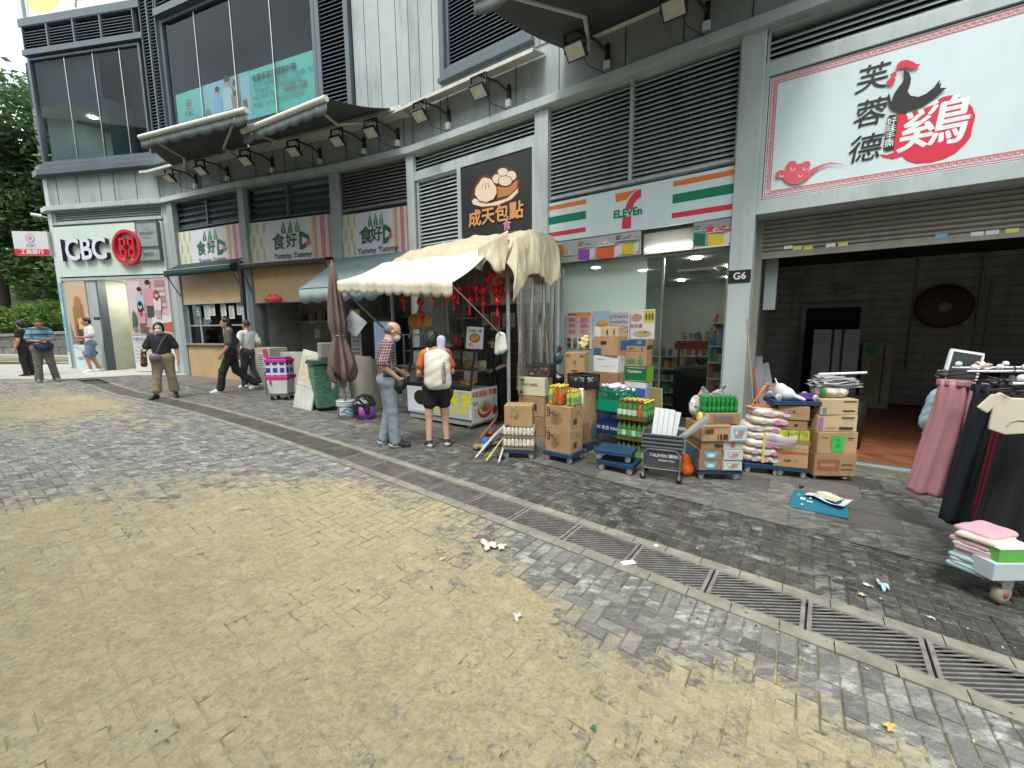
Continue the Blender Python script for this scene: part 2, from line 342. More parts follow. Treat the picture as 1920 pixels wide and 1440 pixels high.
# drifts of sand lying over the bricks: a low relief that rises above the paving here and there
def vnoise(X,Y,f,seed):
    r_=np.random.default_rng(seed).random((257,257)); x=X*f+500.3; y=Y*f+500.7; xi=np.floor(x).astype(int); yi=np.floor(y).astype(int); fx=x-xi; fy=y-yi; fx=fx*fx*(3-2*fx); fy=fy*fy*(3-2*fy)
    a=r_[xi%256,yi%256];b=r_[(xi+1)%256,yi%256];c=r_[xi%256,(yi+1)%256];d=r_[(xi+1)%256,(yi+1)%256]; return a+(b-a)*fx+(c-a)*fy+(a-b-c+d)*fx*fy-.5
def sand_drift():
    ss=np.arange(-13,3.6,.021); dd=np.arange(-7.2,-.3,.021); S_,D_=np.meshgrid(ss,dd,indexing='ij')
    sc_=np.clip(S_,-12.5,2.5); dcv=5.41e-4*sc_**3+2.355e-3*sc_**2-.039*sc_+2.872+D_
    X=S_*EG.x+dcv*NB.x; Y=S_*EG.y+dcv*NB.y; Z=-SLOPE*X
    n=vnoise(X,Y,.9,1)*1.0+vnoise(X,Y,2.3,2)*.9+vnoise(S_,D_*1.8,5.5,3)*.8+vnoise(S_,D_*2.2,12,4)*.75+vnoise(X,Y,27,5)*.6+vnoise(X,Y,45,6)*.2
    b=np.full_like(X,-.60); b-=np.clip(1-(-D_-.3)/.75,0,1)*.75
    for a_,c_,r_,v in SPOTS: b+=1.9*v*np.exp(-((X-a_)**2+(Y-c_)**2)/(r_*r_))
    h=np.clip((n+b)*.011,-.02,.0045)+vnoise(X,Y,60,7)*.003
    vx=X;vy=Y;vz=Z+h-EYE; dep=vy*fwd.y+vz*fwd.z; px=960+FPX*(vx*rr.x+vy*rr.y+vz*rr.z)/np.maximum(dep,.1); py=720-FPX*(vx*uu.x+vy*uu.y+vz*uu.z)/np.maximum(dep,.1)
    ok=(dep>.5)&(px>-90)&(px<2010)&(py<1540); hi=h>-.0045
    q=lambda A:(A[:-1,:-1],A[1:,:-1],A[1:,1:],A[:-1,1:])
    k=np.logical_and.reduce(q(ok))&np.logical_or.reduce(q(hi)); idx=np.arange(X.size).reshape(X.shape); F=np.stack([a[k] for a in q(idx)],1)
    us,inv=np.unique(F,return_inverse=True); V=np.stack([X.ravel()[us],Y.ravel()[us],(Z+h).ravel()[us]],1)
    me=bpy.data.meshes.new('sand'); me.vertices.add(len(V)); me.vertices.foreach_set('co',V.ravel()); F=inv.reshape(-1,4); me.loops.add(F.size); me.loops.foreach_set('vertex_index',F.ravel().astype(np.int32)); me.polygons.add(len(F)); me.polygons.foreach_set('loop_start',np.arange(0,F.size,4,dtype=np.int32)); me.polygons.foreach_set('use_smooth',[True]*len(F)); me.update(); me.validate()
    me.materials.append(bpy.data.materials['sandy_bed']); o=bpy.data.objects.new('sand',me); COL.objects.link(o); tag(o,kind='stuff')
sand_drift()
# concrete strips along the drain
KERB=mat('kerb_concrete',(.23,.215,.17),.8,var=.3,vs=5,bump=.4,stain=.6,scol=(.09,.08,.06))
for a,b_ in ((-.268,-.172),(.172,.268)):
    mb=MB(); k=[i*.25 for i in range(-60,15)]
    for s in k[:-1]:
        e=[SD(s+.003,a,-.02),SD(s+.247,a,-.02),SD(s+.247,b_,-.02),SD(s+.003,b_,-.02)]; f=[p+Vector((0,0,.024)) for p in e]
        mb.add(e+f,[(4,5,6,7),(0,1,5,4),(1,2,6,5),(2,3,7,6),(3,0,4,7)])
    tag(mb.build('kerb_strip',KERB),kind='structure')
mb=MB()
for s in [i*.5 for i in range(-30,7)]:
    mb.quad(SD(s,-.18,-.13),SD(s+.5,-.18,-.13),SD(s+.5,.18,-.13),SD(s,.18,-.13)); mb.quad(SD(s,-.175,-.13),SD(s+.5,-.175,-.13),SD(s+.5,-.175,-.01),SD(s,-.175,-.01)); mb.quad(SD(s,.175,-.13),SD(s+.5,.175,-.13),SD(s+.5,.175,-.01),SD(s,.175,-.01))
tag(mb.build('drain_channel',mat('drain_dark',(.010,.008,.007),.8,var=.4)),kind='structure')  # near-black channel colour makes the grate slots read dark
# iron drain grates
IRON=mat('rusty_iron',(.20,.185,.17),.5,var=.35,vs=14,bump=.5,bs=90,stain=.75,scol=(.07,.04,.028))
SLABM=mat('drain_slab',(.075,.072,.064),.5,var=.35,vs=6,bump=.4,stain=.8,scol=(.22,.19,.13))
def clipseg(x0,y0,x1,y1,X0,X1,Y0,Y1):
    dx,dy=x1-x0,y1-y0; t0,t1=0,1
    for p,q in ((-dx,x0-X0),(dx,X1-x0),(-dy,y0-Y0),(dy,Y1-y0)):
        if p==0:
            if q<0: return None
        else:
            t=q/p
            if p<0: t0=max(t0,t)
            else: t1=min(t1,t)
    return None if t0>=t1 else (x0+t0*dx,y0+t0*dy,x0+t1*dx,y0+t1*dy)
def grate(length=.525,wd=.335):
    mb=MB(); h=wd/2; e=.02; t=.022
    mb.box(0.004,length-.004,-h,-h+e,-t,0); mb.box(0.004,length-.004,h-e,h,-t,0); mb.box(.004,.026,-h+e,h-e,-t,0); mb.box(length-.026,length-.004,-h+e,h-e,-t,0)
    x=-.5; 
    while x<length+.2:
        c=clipseg(x,-h+e,x+.42,h-e,.026,length-.026,-h+e,h-e)
        if c and abs(c[2]-c[0])>.01:
            x0,y0,x1,y1=c; nx,ny=-(y1-y0),(x1-x0); q=math.hypot(nx,ny); nx*=.0044/q; ny*=.0044/q
            b=[(x0+nx,y0+ny),(x1+nx,y1+ny),(x1-nx,y1-ny),(x0-nx,y0-ny)]
            mb.add([(p[0],p[1],-.007) for p in b]+[(p[0],p[1],-.002) for p in b],[(4,5,6,7),(0,1,5,4),(2,3,7,6),(1,2,6,5),(3,0,4,7)])
        x+=.05
    return mb
gr0=None; s=1.72; k=0
ORD=['first','second','third','fourth','fifth','sixth','seventh','eighth','ninth','tenth','eleventh','twelfth','thirteenth','fourteenth','fifteenth','sixteenth','seventeenth','eighteenth','nineteenth','twentieth']
while s>-4.6:
    a=SD(s-.53,0,.002); b_=SD(s,0,.002); ang=math.atan2(b_.y-a.y,b_.x-a.x)
    if gr0 is None: gr0=grate().build('drain_grate',IRON); o=gr0
    else: o=gr0.copy(); COL.objects.link(o)
    o.location=a; o.rotation_euler=(0,-math.asin(max(-1,min(1,(b_.z-a.z)/.53))),ang)
    tag(o,f'rusty iron drain grate with slanting slots, {ORD[k]} along the gutter from the clothes rail end','drain grate','iron grates over the gutter'); s-=.53; k+=1
sl0=None;k=0
while s>-14.6:
    a=SD(s-.6,0,.001); b_=SD(s,0,.001); ang=math.atan2(b_.y-a.y,b_.x-a.x)
    if sl0 is None:
        mb=MB(); mb.box(.005,.595,-.165,.165,-.03,0); mb.box(.26,.34,-.012,.012,0,.004); sl0=mb.build('drain_cover',SLABM,bevel=.006); o=sl0
    else: o=sl0.copy(); COL.objects.link(o)
    o.location=a; o.rotation_euler=(0,-math.asin((b_.z-a.z)/.6),ang)
    tag(o,f'solid dark gutter cover slab, {ORD[k]} beyond the last slotted grate','drain cover','solid slabs over the far gutter'); s-=.6; k+=1
# slate tiles in front of the shops
TILE=ground_mat('slate_tiles',True)
TV=[];TF=[];TA=[[],[],[],[]]
for i in range(-27,9):
    for j in range(6):
        w_=.62; off=(j%3)*.21; s0=i*w_+off; d0=1.305+j*.42
        q=[(s0+.002,d0+.002),(s0+w_-.002,d0+.002),(s0+w_-.002,d0+.418),(s0+.002,d0+.418)]
        b=len(TV); hz=rnd.uniform(-.001,.0012)
        for s_,d_ in q: TV.append(tuple(SD(s_,d_,hz)))
        TF.append((b,b+1,b+2,b+3)); r=rnd.random(); c=SD(s0,d0)
        TA[0].append(r);TA[1].append(-.42+(.2 if rnd.random()<.2 else 0));TA[2].append(.55 if c.x>-3 else .4);TA[3].append(rnd.random()*.45)
me=bpy.data.meshes.new('tile_pavement'); me.from_pydata(TV,[],TF)
for k,arr in zip(('rndc','sand','wet','pale'),TA):
    a=me.attributes.new(k,'FLOAT','FACE'); a.data.foreach_set('value',arr)
me.materials.append(TILE); o=bpy.data.objects.new('tile_pavement',me); COL.objects.link(o); tag(o,kind='structure')
mb=MB(); vs=[]
for s in S0: vs+=[SD(s,1.3,-.012),SD(s,4.4,-.012)]
mb.add(vs,[(2*i,2*i+2,2*i+3,2*i+1) for i in range(len(S0)-1)]); tag(mb.build('pavement_bed',bpy.data.materials['dark_bed']),kind='structure')
# pale pavement at the bank corner, road and lines beyond
PALE=mat('pale_paving',(.40,.39,.34),.8,var=.12,vs=4,bump=.2,stain=.25)
pv=[G(-260,716),G(0,712),G(120,713),G(255,705),G(352,704),G(346,690),G(130,684),G(-200,686)]
mb=MB(); top=[(p.x,p.y,gz(p.x)+.03) for p in pv]; bot=[(p.x,p.y,gz(p.x)-.03) for p in pv]; n=len(pv)
mb.add(top+bot,[tuple(range(n))]+[(i,(i+1)%n,n+(i+1)%n,n+i) for i in range(n)]); tag(mb.build('pavement',PALE),kind='structure')
# ------------------------------------------------------------------ the building
def V2(x,y): return Vector((x,y,0))
PV=[V2(-14.47,13.7),V2(-10.26,12.97),V2(-7.11,11.62),V2(-4.41,10.67),V2(-2.13,9.62),V2(.66,7.72),V2(3.07,6.01)]
ED=V2(math.sin(R(55.2)),-math.cos(R(55.2))); PV.append(PV[-1]+ED*5.6)
V7=PV[0]+V2(-.85,.52)*.4
NAMES=['icbc','y1','y2','y3','bao','sev','chk']
SEG={n:(PV[i],PV[i+1]) for i,n in enumerate(NAMES)}; SEG['bay']=(PV[1],PV[3]); SEG['cor']=(V7,PV[0])
def FR(seg,off=0):
    a,b=SEG[seg]; e=(b-a).normalized(); n=Vector((-e.y,e.x,0)); a=a+n*off
    return Matrix(((e.x,n.x,0,a.x),(e.y,n.y,0,a.y),(0,0,1,0),(0,0,0,1)))
LEN={k:(v[1]-v[0]).length for k,v in SEG.items()}
FM={k:FR(k) for k in SEG}
def uz(seg,px,py,d=0):
    M=FM[seg]; n=Vector((M[0][1],M[1][1],0)); a=Vector((M[0][3],M[1][3],0))+n*d; e=Vector((M[0][0],M[1][0],0)); r=ray(px,py)
    t=(a-EYEP).dot(n)/r.dot(n); p=EYEP+r*t; return (p-a).dot(e),p.z
def pt(seg,u,d,z): return FM[seg]@Vector((u,d,z))
def offp(pts,d):
    out=[]
    for i,p in enumerate(pts):
        ns=[]
        for a,b in ((i-1,i),(i,i+1)):
            if a>=0 and b<len(pts):
                e=(pts[b]-pts[a]).normalized(); ns.append(Vector((-e.y,e.x,0)))
        if len(ns)==1: out.append(p+ns[0]*d)
        else:
            m=(ns[0]+ns[1]).normalized(); out.append(p+m*(d/m.dot(ns[0])))
    return out
def band(mb,pts,d0,d1,z0,z1,mi=0):
    A=offp(pts,d0); B=offp(pts,d1); n=len(pts); vs=[]
    for i in range(n): vs+=[(A[i].x,A[i].y,z0),(B[i].x,B[i].y,z0),(B[i].x,B[i].y,z1),(A[i].x,A[i].y,z1)]
    fs=[]
    for i in range(n-1):
        a=4*i;b=a+4
        for k in range(4): fs.append((a+k,a+(k+1)%4,b+(k+1)%4,b+k))
    fs+=[(0,1,2,3),(4*n-1,4*n-2,4*n-3,4*n-4)]
    mb.add(vs,fs,mi)
BLD=thing('commercial_building','grey panelled commercial building with louvres, glass bays and a row of shops','building',PV[3]); BLD.location=(0,0,0)
ZT=13.5
def part(name,mb,m,parent=None,**k): return mb.build(name,m,parent or BLD,**k)
def wall(seg,rects,name='wall',m=CLAD,d0=0,d1=.25,js=()):
    mb=MB()
    for u0,u1,z0,z1 in rects: mb.box(u0,u1,d0,d1,z0,z1,0,FM[seg])
    for u in js: mb.box(u-.007,u+.007,d0-.003,d0+.01,6.47,ZT,1,FM[seg])
    return part(name,mb,[m,DARK])
FULL=[V7]+PV
mb=MB(); band(mb,FULL,-.13,.3,5.41,5.55); part('ledge',mb,LGREY,bevel=.01)
mb=MB(); band(mb,FULL,.02,.3,5.55,6.46)
for s_,us in (('icbc',(.35,1.15,1.98,2.5,3.3,4.1)),('y1',(.8,1.7,2.6)),('y2',(.5,1.5,2.4)),('y3',(.6,1.6,2.3)),('bao',(.02,.85,1.05,2.1,2.7)),('sev',(.2,1.35,2.2)),('chk',(.1,1.6,2.9))):
    for u in us: mb.box(u-.006,u+.006,.012,.03,5.56,6.43,1,FM[s_])
part('wall',mb,[CLAD,DARK])
# upper facade
wall('icbc',[(0,4.27,9.82,9.97),(0,4.27,10.6,10.8)],'frame',SLATE,-.14,.2)
mb=MB(); band(mb,[V7,PV[0],PV[1],PV[2],PV[3]],-.2,.2,6.44,6.62); band(mb,[V7,PV[0],PV[1],PV[2],PV[3]],-.12,.2,6.62,6.78); part('cornice',mb,SLATE,bevel=.01)
wall('icbc',[(0,4.27,10.8,ZT)],d0=.1,d1=.3)
def louvre(seg,u0,u1,z0,z1,pitch,m,name='louvre',d=.02,fr=.03,mull=(),tilt=.03,th=.012,fm=None,vd=.16):
    mb=MB(); M=FM[seg]; n=int((z1-z0)/pitch)
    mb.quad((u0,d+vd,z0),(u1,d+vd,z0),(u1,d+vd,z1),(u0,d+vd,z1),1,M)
    for a in (u0,u1): mb.quad((a,d,z0),(a,d+vd,z0),(a,d+vd,z1),(a,d,z1),1,M)
    for i in range(n):
        z=z0+pitch*(i+.5)
        mb.add([(u0,d,z-tilt),(u1,d,z-tilt),(u1,d+.07,z+tilt),(u0,d+.07,z+tilt),(u0,d,z-tilt+th),(u1,d,z-tilt+th),(u1,d+.07,z+tilt+th),(u0,d+.07,z+tilt+th)],
            [(0,1,5,4),(4,5,6,7),(0,3,2,1),(3,7,6,2)],0,M)
    o=part(name,mb,[m,VOID])
    f=MB()
    for a,b in ((u0-fr,u0),(u1,u1+fr)): f.box(a,b,d-.03,d+.1,z0-fr,z1+fr,0,M)
    for a,b in ((z0-fr,z0),(z1,z1+fr)): f.box(u0,u1,d-.027,d+.1,a,b,0,M)
    for u in mull: f.box(u-.025,u+.025,d-.033,d+.1,z0,z1,0,M)
    part('louvre_frame',f,fm or m,o); return o
louvre('icbc',.12,4.0,9.98,10.58,.075,SLATE,mull=(1.0,1.95,2.9),d=-.1)
# bank corner glazing upstairs
GDK=glass('window_glass',(.72,.88,.92),.55,1.5); GTEAL=glass('shop_glass',(.78,.9,.86),1.0,1.5,haze=.06,hcol=(.5,.75,.68))
def window(seg,u0,u1,z0,z1,mulls,d=.06,gm=GDK,fm=SLATE,fr=.06,mw=.02):
    M=FM[seg]; f=MB()
    for a,b in ((u0,u0+fr),(u1-fr,u1)): f.box(a,b,d-.06,d+.08,z0,z1,0,M)
    for a,b in ((z0,z0+fr),(z1-fr,z1)): f.box(u0+fr,u1-fr,d-.057,d+.08,a,b,0,M)
    o=part('window',f,fm)
    us=[u0+fr]+list(mulls)+[u1-fr]
    for i in range(len(us)-1):
        g=MB(); g.quad((us[i]+.006,d,z0+fr),(us[i+1]-.006,d,z0+fr),(us[i+1]-.006,d,z1-fr),(us[i]+.006,d,z1-fr),0,M); part('pane',g,gm,o)
    for u in mulls:
        g=MB(); g.box(u-mw/2,u+mw/2,d-.02,d+.03,z0+fr,z1-fr,0,M); part('mullion',g,STEEL,o)
    return o
window('icbc',.05,4.05,6.8,9.78,(1.33,2.36,3.3),d=.0)
mb=MB(); M=FM['cor']; mb.quad((0,0,6.8),(.38,0,6.8),(.38,0,9.7),(0,0,9.7),0,M); part('pane',mb,GDK,)
ROOM=mat('room_wall',(.36,.42,.38),.8); CEIL=mat('room_ceiling',(.55,.62,.55),.8); LAMPW=mat('lit_lamp',(1,.93,.8),.5,emit=34,bump=0)
M=FM['icbc']; mb=MB()
mb.quad((-.2,5,5.56),(4.2,5,5.56),(4.2,5,8.6),(-.2,5,8.6),0,M); mb.quad((2.45,.15,6.8),(2.45,5,6.8),(2.45,5,8.6),(2.45,.15,8.6),0,M); mb.quad((-.3,.32,5.56),(4.2,.32,5.56),(4.2,5,5.56),(-.3,5,5.56),2,M)
mb.quad((-.3,.12,8.52),(2.45,.12,8.52),(2.45,5,8.52),(-.3,5,8.52),1,M)
mb.quad((-.3,.1,8.5),(2.4,.1,8.5),(2.4,.1,9.78),(-.3,.1,9.78),2,M); mb.quad((2.4,.9,6.8),(4.2,.9,6.8),(4.2,.9,9.78),(2.4,.9,9.78),2,M)
mb.quad((-.3,.1,9.76),(4.2,.1,9.76),(4.2,1,9.76),(-.3,1,9.76),2,M)
part('upstairs_room',mb,[mat('room_wall_green',(.10,.17,.155),.8),mat('room_ceiling_green',(.34,.45,.37),.8),mat('dark_blind',(.012,.016,.022),.6)])
for (u,d) in ((.9,.9),(1.95,1.2),(.6,2.6),(1.5,2.6),(2.1,3.2)):
    mb=MB(); mb.lathe([(.0,0),(.09,0),(.09,-.02),(0,-.02)],12,0,M@T(u,d,8.515)); part('downlight',mb,LAMPW)
# angled strips of louvre and the big glass bay
louvre('bay',.02,.62,6.85,ZT,.085,SLATE,d=-.1,mull=(.32,),fm=SLATE)
louvre('bay',.8,6.2,10.35,11.2,.085,SLATE,d=-.14)
wall('bay',[(.7,6.25,10.15,10.32),(.7,6.25,11.25,11.4)],'frame',SLATE,-.2,.2)
window('bay',.68,6.2,6.85,10.15,(2.05,3.42,4.78),d=0,fr=.1)
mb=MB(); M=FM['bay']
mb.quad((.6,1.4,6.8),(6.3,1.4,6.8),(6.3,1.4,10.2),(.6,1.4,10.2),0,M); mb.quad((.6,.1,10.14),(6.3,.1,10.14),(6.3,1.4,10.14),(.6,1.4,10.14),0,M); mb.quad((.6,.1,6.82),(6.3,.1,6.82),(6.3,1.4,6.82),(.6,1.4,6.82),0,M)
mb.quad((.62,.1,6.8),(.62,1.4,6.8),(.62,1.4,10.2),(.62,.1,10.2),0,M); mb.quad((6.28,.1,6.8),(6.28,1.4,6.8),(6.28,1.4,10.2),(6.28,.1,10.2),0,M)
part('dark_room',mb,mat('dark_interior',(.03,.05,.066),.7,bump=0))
wall('bay',[(.6,6.3,11.4,ZT)],d0=.05,d1=.3)
louvre('bay',6.42,7.12,6.72,ZT,.085,SLATE,d=-.12,fm=SLATE,fr=.12)
wall('bay',[(6.29,7.3,6.5,6.6)],'frame',SLATE,-.12,.2)
BX=.94; BY=3.08
wall('y3',[(1.0,2.56,6.46,ZT)],d0=0,d1=.28,js=(1.35,1.75,2.2)); wall('bao',[(0,BX,6.46,ZT),(BX,BY,6.46,6.6),(BY,LEN['bao'],6.46,ZT)],js=(.02,.32,.7,3.2)); wall('sev',[(0,LEN['sev'],6.46,ZT)],js=(.35,1.6,2.9)); wall('chk',[(0,5.6,6.46,ZT)],js=(1.2,2.4))
mb=MB(); M=FM['bao']; f=.12
for a,b in ((BX,BX+f),(BY-f,BY)): mb.box(a,b,-.08,.2,6.6,ZT,0,M)
mb.box(BX+f,BY-f,-.083,.2,6.6,6.74,0,M); mb.box(BX-.03,BY+.03,-.12,0,6.52,6.6,0,M); part('window_frame',mb,SLATE,bevel=.008)
louvre('bao',BX+.2,BY-.2,6.82,ZT,.07,SLATE,d=.02,fm=SLATE,fr=.06)
# thin sheet canopies over the spotlights
SHEET=mat('cream_sheet_metal',(.50,.49,.43),.5,var=.1,stain=.3)
mb=MB(); M=FM['bao']
mb.add([(-.42,0,6.28),(3.32,0,6.28),(3.32,-.42,6.15),(-.42,-.42,6.15),(-.42,0,6.3),(3.32,0,6.3),(3.32,-.42,6.17),(-.42,-.42,6.17)],[(0,1,2,3),(4,7,6,5),(0,4,5,1),(2,6,7,3),(1,5,6,2),(0,3,7,4)],0,M); mb.box(-.42,3.32,-.425,-.41,6.11,6.17,0,M); part('sheet_canopy',mb,SHEET)
mb=MB(); P=[PV[0]+(PV[1]-PV[0])*.93,PV[1],PV[2],PV[3],PV[4]]; band(mb,P,-.42,.05,6.2,6.215); band(mb,P,-.425,-.41,6.15,6.2); part('sheet_canopy',mb,SHEET)
# columns between the shops
def column(seg,u0,u1,d0=-.06,d1=.45,m=LGREY,z1=5.41): 
    mb=MB(); mb.box(u0,u1,d0,d1,-.3,z1,0,FM[seg]); return part('column',mb,m,bevel=.008)
column('chk',-.0,.28,-.05,.55); column('bao',3.13,3.4,-.05,.5); column('y3',2.36,2.56,-.05,.4); column('y3',.04,.3,-.05,.4,GREY); column('y2',-.16,.06,-.05,.4,GREY); column('y1',.1,.36,-.05,.4,GREY)
column('icbc',4.1,4.3,.02,.5,LGREY)
# back walls, dividing walls, roof slab, so the building is a closed body
mb=MB(); back=offp(FULL,9); 
for i in range(len(back)-1):
    a,b=back[i],back[i+1]; mb.quad((a.x,a.y,-.5),(b.x,b.y,-.5),(b.x,b.y,ZT),(a.x,a.y,ZT))
F0=offp(FULL,.3)
for z in (ZT-.02,): mb.add([(p.x,p.y,z) for p in F0]+[(p.x,p.y,z) for p in back[::-1]],[tuple(range(2*len(F0)))])
for i in (0,-1): a,b=F0[i],back[i]; mb.quad((a.x,a.y,-.5),(b.x,b.y,-.5),(b.x,b.y,ZT),(a.x,a.y,ZT))
part('wall',mb,CLAD)
mb=MB(); band(mb,FULL,.3,8.9,3.9,4.0); part('floor_slab',mb,mat('bare_ceiling',(.3,.3,.29),.8))
mb=MB(); band(mb,FULL,-.02,8.9,-.6,-.1); 
# louvres and fill walls under the ledge
def fill(seg,u0,u1,z0,z1,d=.2): mb=MB(); mb.box(u0,u1,d,d+.12,z0,z1,0,FM[seg]); return part('wall',mb,GREY)
louvre('sev',.03,2.93,3.93,5.38,.068,LGREY,mull=(1.47,),d=.04)
louvre('chk',.32,5.5,5.03,5.38,.07,LGREY,d=.06)
louvre('bao',.06,3.1,5.05,5.38,.07,LGREY,d=.04); louvre('bao',.14,1.27,3.4,4.82,.078,LGREY,d=.04,fr=.05)
louvre('y3',.33,2.33,4.52,5.38,.075,mat('dull_louvre',(.2,.2,.19),.5,stain=.4),d=.06)
SLL=mat('dark_glass_louvre',(.05,.065,.075),.3,var=.2,bump=0)
louvre('y2',.1,2.8,4.6,5.36,.17,SLL,d=.1,tilt=.06,mull=(1.42,),fm=SLATE); louvre('y1',.4,3.18,4.66,5.37,.17,SLL,d=.1,tilt=.06,mull=(1.75,),fm=SLATE)
louvre('icbc',.12,4.08,5.08,5.36,.07,LGREY,d=.04)
for s_,a,b,z in (('y1',.36,3.25,3.15),('y2',.06,2.86,3.4),('y3',.3,2.36,3.2),('bao',.0,3.13,3.2)): fill(s_,a,b,z,5.4,.24)
fill('sev',0,2.96,3.15,3.9); fill('chk',.28,5.6,3.12,5.41,.26); fill('icbc',.0,4.1,3.35,5.41,.1)
mb=MB(); M=FM['icbc']; mb.box(0,4.1,-.02,.1,3.28,3.36,0,M); mb.box(0,4.1,-.02,.1,5.0,5.06,0,M); part('frame',mb,LGREY)
mb=MB(); M=FM['bao']; mb.box(0,3.13,-.02,.2,4.86,5.02,0,M); mb.box(1.28,1.37,-.02,.2,3.3,4.86,0,M); mb.box(3.06,3.13,-.02,.2,3.3,4.86,0,M); mb.box(1.37,3.06,-.02,.2,3.3,3.37,0,M); part('frame',mb,LGREY)
mb=MB(); M=FM['chk']; mb.box(.28,5.6,-.03,.25,4.83,5.0,0,M); mb.box(.28,5.6,-.03,.5,3.14,3.32,0,M); mb.box(.28,.335,-.03,.25,3.32,4.83,0,M); part('frame',mb,LGREY,bevel=.006)
mb=MB(); M=FM['cor']; mb.box(0,.4,.0,.2,-.2,6.46,0,M); mb.box(0,.4,.02,.2,9.7,ZT,0,M); part('wall',mb,LGREY)
# ---- room behind the roller shutter
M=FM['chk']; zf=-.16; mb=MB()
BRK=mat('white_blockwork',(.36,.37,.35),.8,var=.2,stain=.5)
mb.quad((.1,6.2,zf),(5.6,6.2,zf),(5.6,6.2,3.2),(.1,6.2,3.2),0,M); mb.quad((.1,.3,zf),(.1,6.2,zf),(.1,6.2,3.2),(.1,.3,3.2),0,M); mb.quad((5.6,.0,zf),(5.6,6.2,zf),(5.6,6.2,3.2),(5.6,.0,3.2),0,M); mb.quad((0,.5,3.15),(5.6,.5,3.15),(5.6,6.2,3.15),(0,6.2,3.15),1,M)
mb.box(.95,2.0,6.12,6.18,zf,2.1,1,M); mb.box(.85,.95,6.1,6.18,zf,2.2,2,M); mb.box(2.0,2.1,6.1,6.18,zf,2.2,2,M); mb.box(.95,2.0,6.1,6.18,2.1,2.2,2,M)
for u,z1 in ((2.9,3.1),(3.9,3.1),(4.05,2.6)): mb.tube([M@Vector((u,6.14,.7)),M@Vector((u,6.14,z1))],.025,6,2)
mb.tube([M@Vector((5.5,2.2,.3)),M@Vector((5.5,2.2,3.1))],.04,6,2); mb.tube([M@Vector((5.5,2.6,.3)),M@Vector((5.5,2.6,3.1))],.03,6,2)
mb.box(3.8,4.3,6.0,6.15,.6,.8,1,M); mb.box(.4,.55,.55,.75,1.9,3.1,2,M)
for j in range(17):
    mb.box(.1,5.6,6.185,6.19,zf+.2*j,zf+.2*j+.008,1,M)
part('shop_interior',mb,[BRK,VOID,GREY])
mb=MB(); mb.quad((.0,.28,zf-.01),(5.6,.28,zf-.01),(5.6,6.2,zf-.01),(.0,6.2,zf-.01),0,M); part('shop_floor',mb,mat('red_brown_tiles',(.23,.085,.04),.35,var=.4,vs=5,bump=.2))
mb=MB(); mb.box(.28,5.6,.2,.32,zf-.1,zf+.02,0,M); part('threshold',mb,GREY)
mb=MB(); f0=.36
for i in range(8):
    z=2.69+i*.062
    mb.add([(.36,f0,z+.002),(5.5,f0,z+.002),(5.5,f0-.026,z+.022),(.36,f0-.026,z+.022),(5.5,f0-.026,z+.044),(.36,f0-.026,z+.044),(5.5,f0,z+.060),(.36,f0,z+.060)],[(0,1,2,3),(3,2,4,5),(5,4,6,7)],0,M)
mb.box(.36,5.5,f0-.04,f0+.02,2.60,2.69,0,M)
sh=part('roller_shutter',mb,mat('shutter_steel',(.235,.225,.19),.5,var=.15,vs=1.2,stain=.5,bump=.05))
mb=MB(); mb.box(.28,.36,.3,.5,-.2,3.12,0,M); part('shutter_rail',mb,mat('shutter_rail',(.2,.2,.175),.5))
STK=[mat('sticker_white',(.6,.6,.58)),mat('sticker_yellow',(.6,.55,.12)),mat('sticker_blue',(.1,.35,.55))]
for px,py,c in ((1478,465,0),(1495,466,1),(1515,466,1),(1557,461,0),(1580,459,1),(1763,444,2),(1830,440,0),(1858,437,0),(1895,434,1)):
    u_,z_=uz('chk',px,py,.36); mb=MB(); mb.quad((u_-.05,.318,z_-.02),(u_+.05,.318,z_-.02),(u_+.05,.318,z_+.025),(u_-.05,.318,z_+.025),0,M); part('sticker',mb,STK[c],sh)
# ---- convenience shop front
M=FM['sev']; L7=LEN['sev']; zf=-.06
mb=MB(); 
mb.quad((-.3,6,zf),(3.0,6,zf),(3.0,6,2.9),(-.3,6,2.9),0,M); mb.quad((-.1,.3,zf),(-.1,6,zf),(-.1,6,2.9),(-.1,.3,2.9),0,M); mb.quad((3.05,.5,zf),(3.05,6,zf),(3.05,6,2.9),(3.05,.5,2.9),0,M)
mb.quad((-.3,.2,2.85),(3.1,.2,2.85),(3.1,6,2.85),(-.3,6,2.85),1,M); mb.quad((-.3,.1,zf),(3.1,.1,zf),(3.1,6,zf),(-.3,6,zf),2,M)
mb.box(1.6,2.3,2.6,3.3,2.8,2.849,3,M); mb.box(1.75,2.15,2.75,3.15,2.79,2.8,2,M)
part('shop_interior',mb,[mat('shop_wall',(.42,.45,.44),.7),mat('shop_ceiling',(.5,.56,.56),.7),mat('shop_floor_grey',(.16,.16,.15),.4),W])
for u_,d_ in ((2.25,1.2),(2.6,2.6),(1.75,3.0),(1.0,2.2),(2.3,4.6),(1.2,4.6),(.4,1.2)):
    mb=MB(); mb.lathe([(0,0),(.085,0),(.085,-.02),(0,-.02)],14,0,M@T(u_,d_,2.845)); part('downlight',mb,LAMPW)
win=window('sev',.16,2.95,0,2.8,(1.98,),d=.24,gm=GTEAL,fm=LGREY,fr=.05,mw=.03); [c for c in win.children if c.name.startswith('pane')][1].data.materials[0]=glass('door_glass',(.85,.93,.9),.8,1.5)
mb=MB(); mb.box(.1,.15,.1,.2,-.1,2.8,0,M); part('pipe',mb,W)
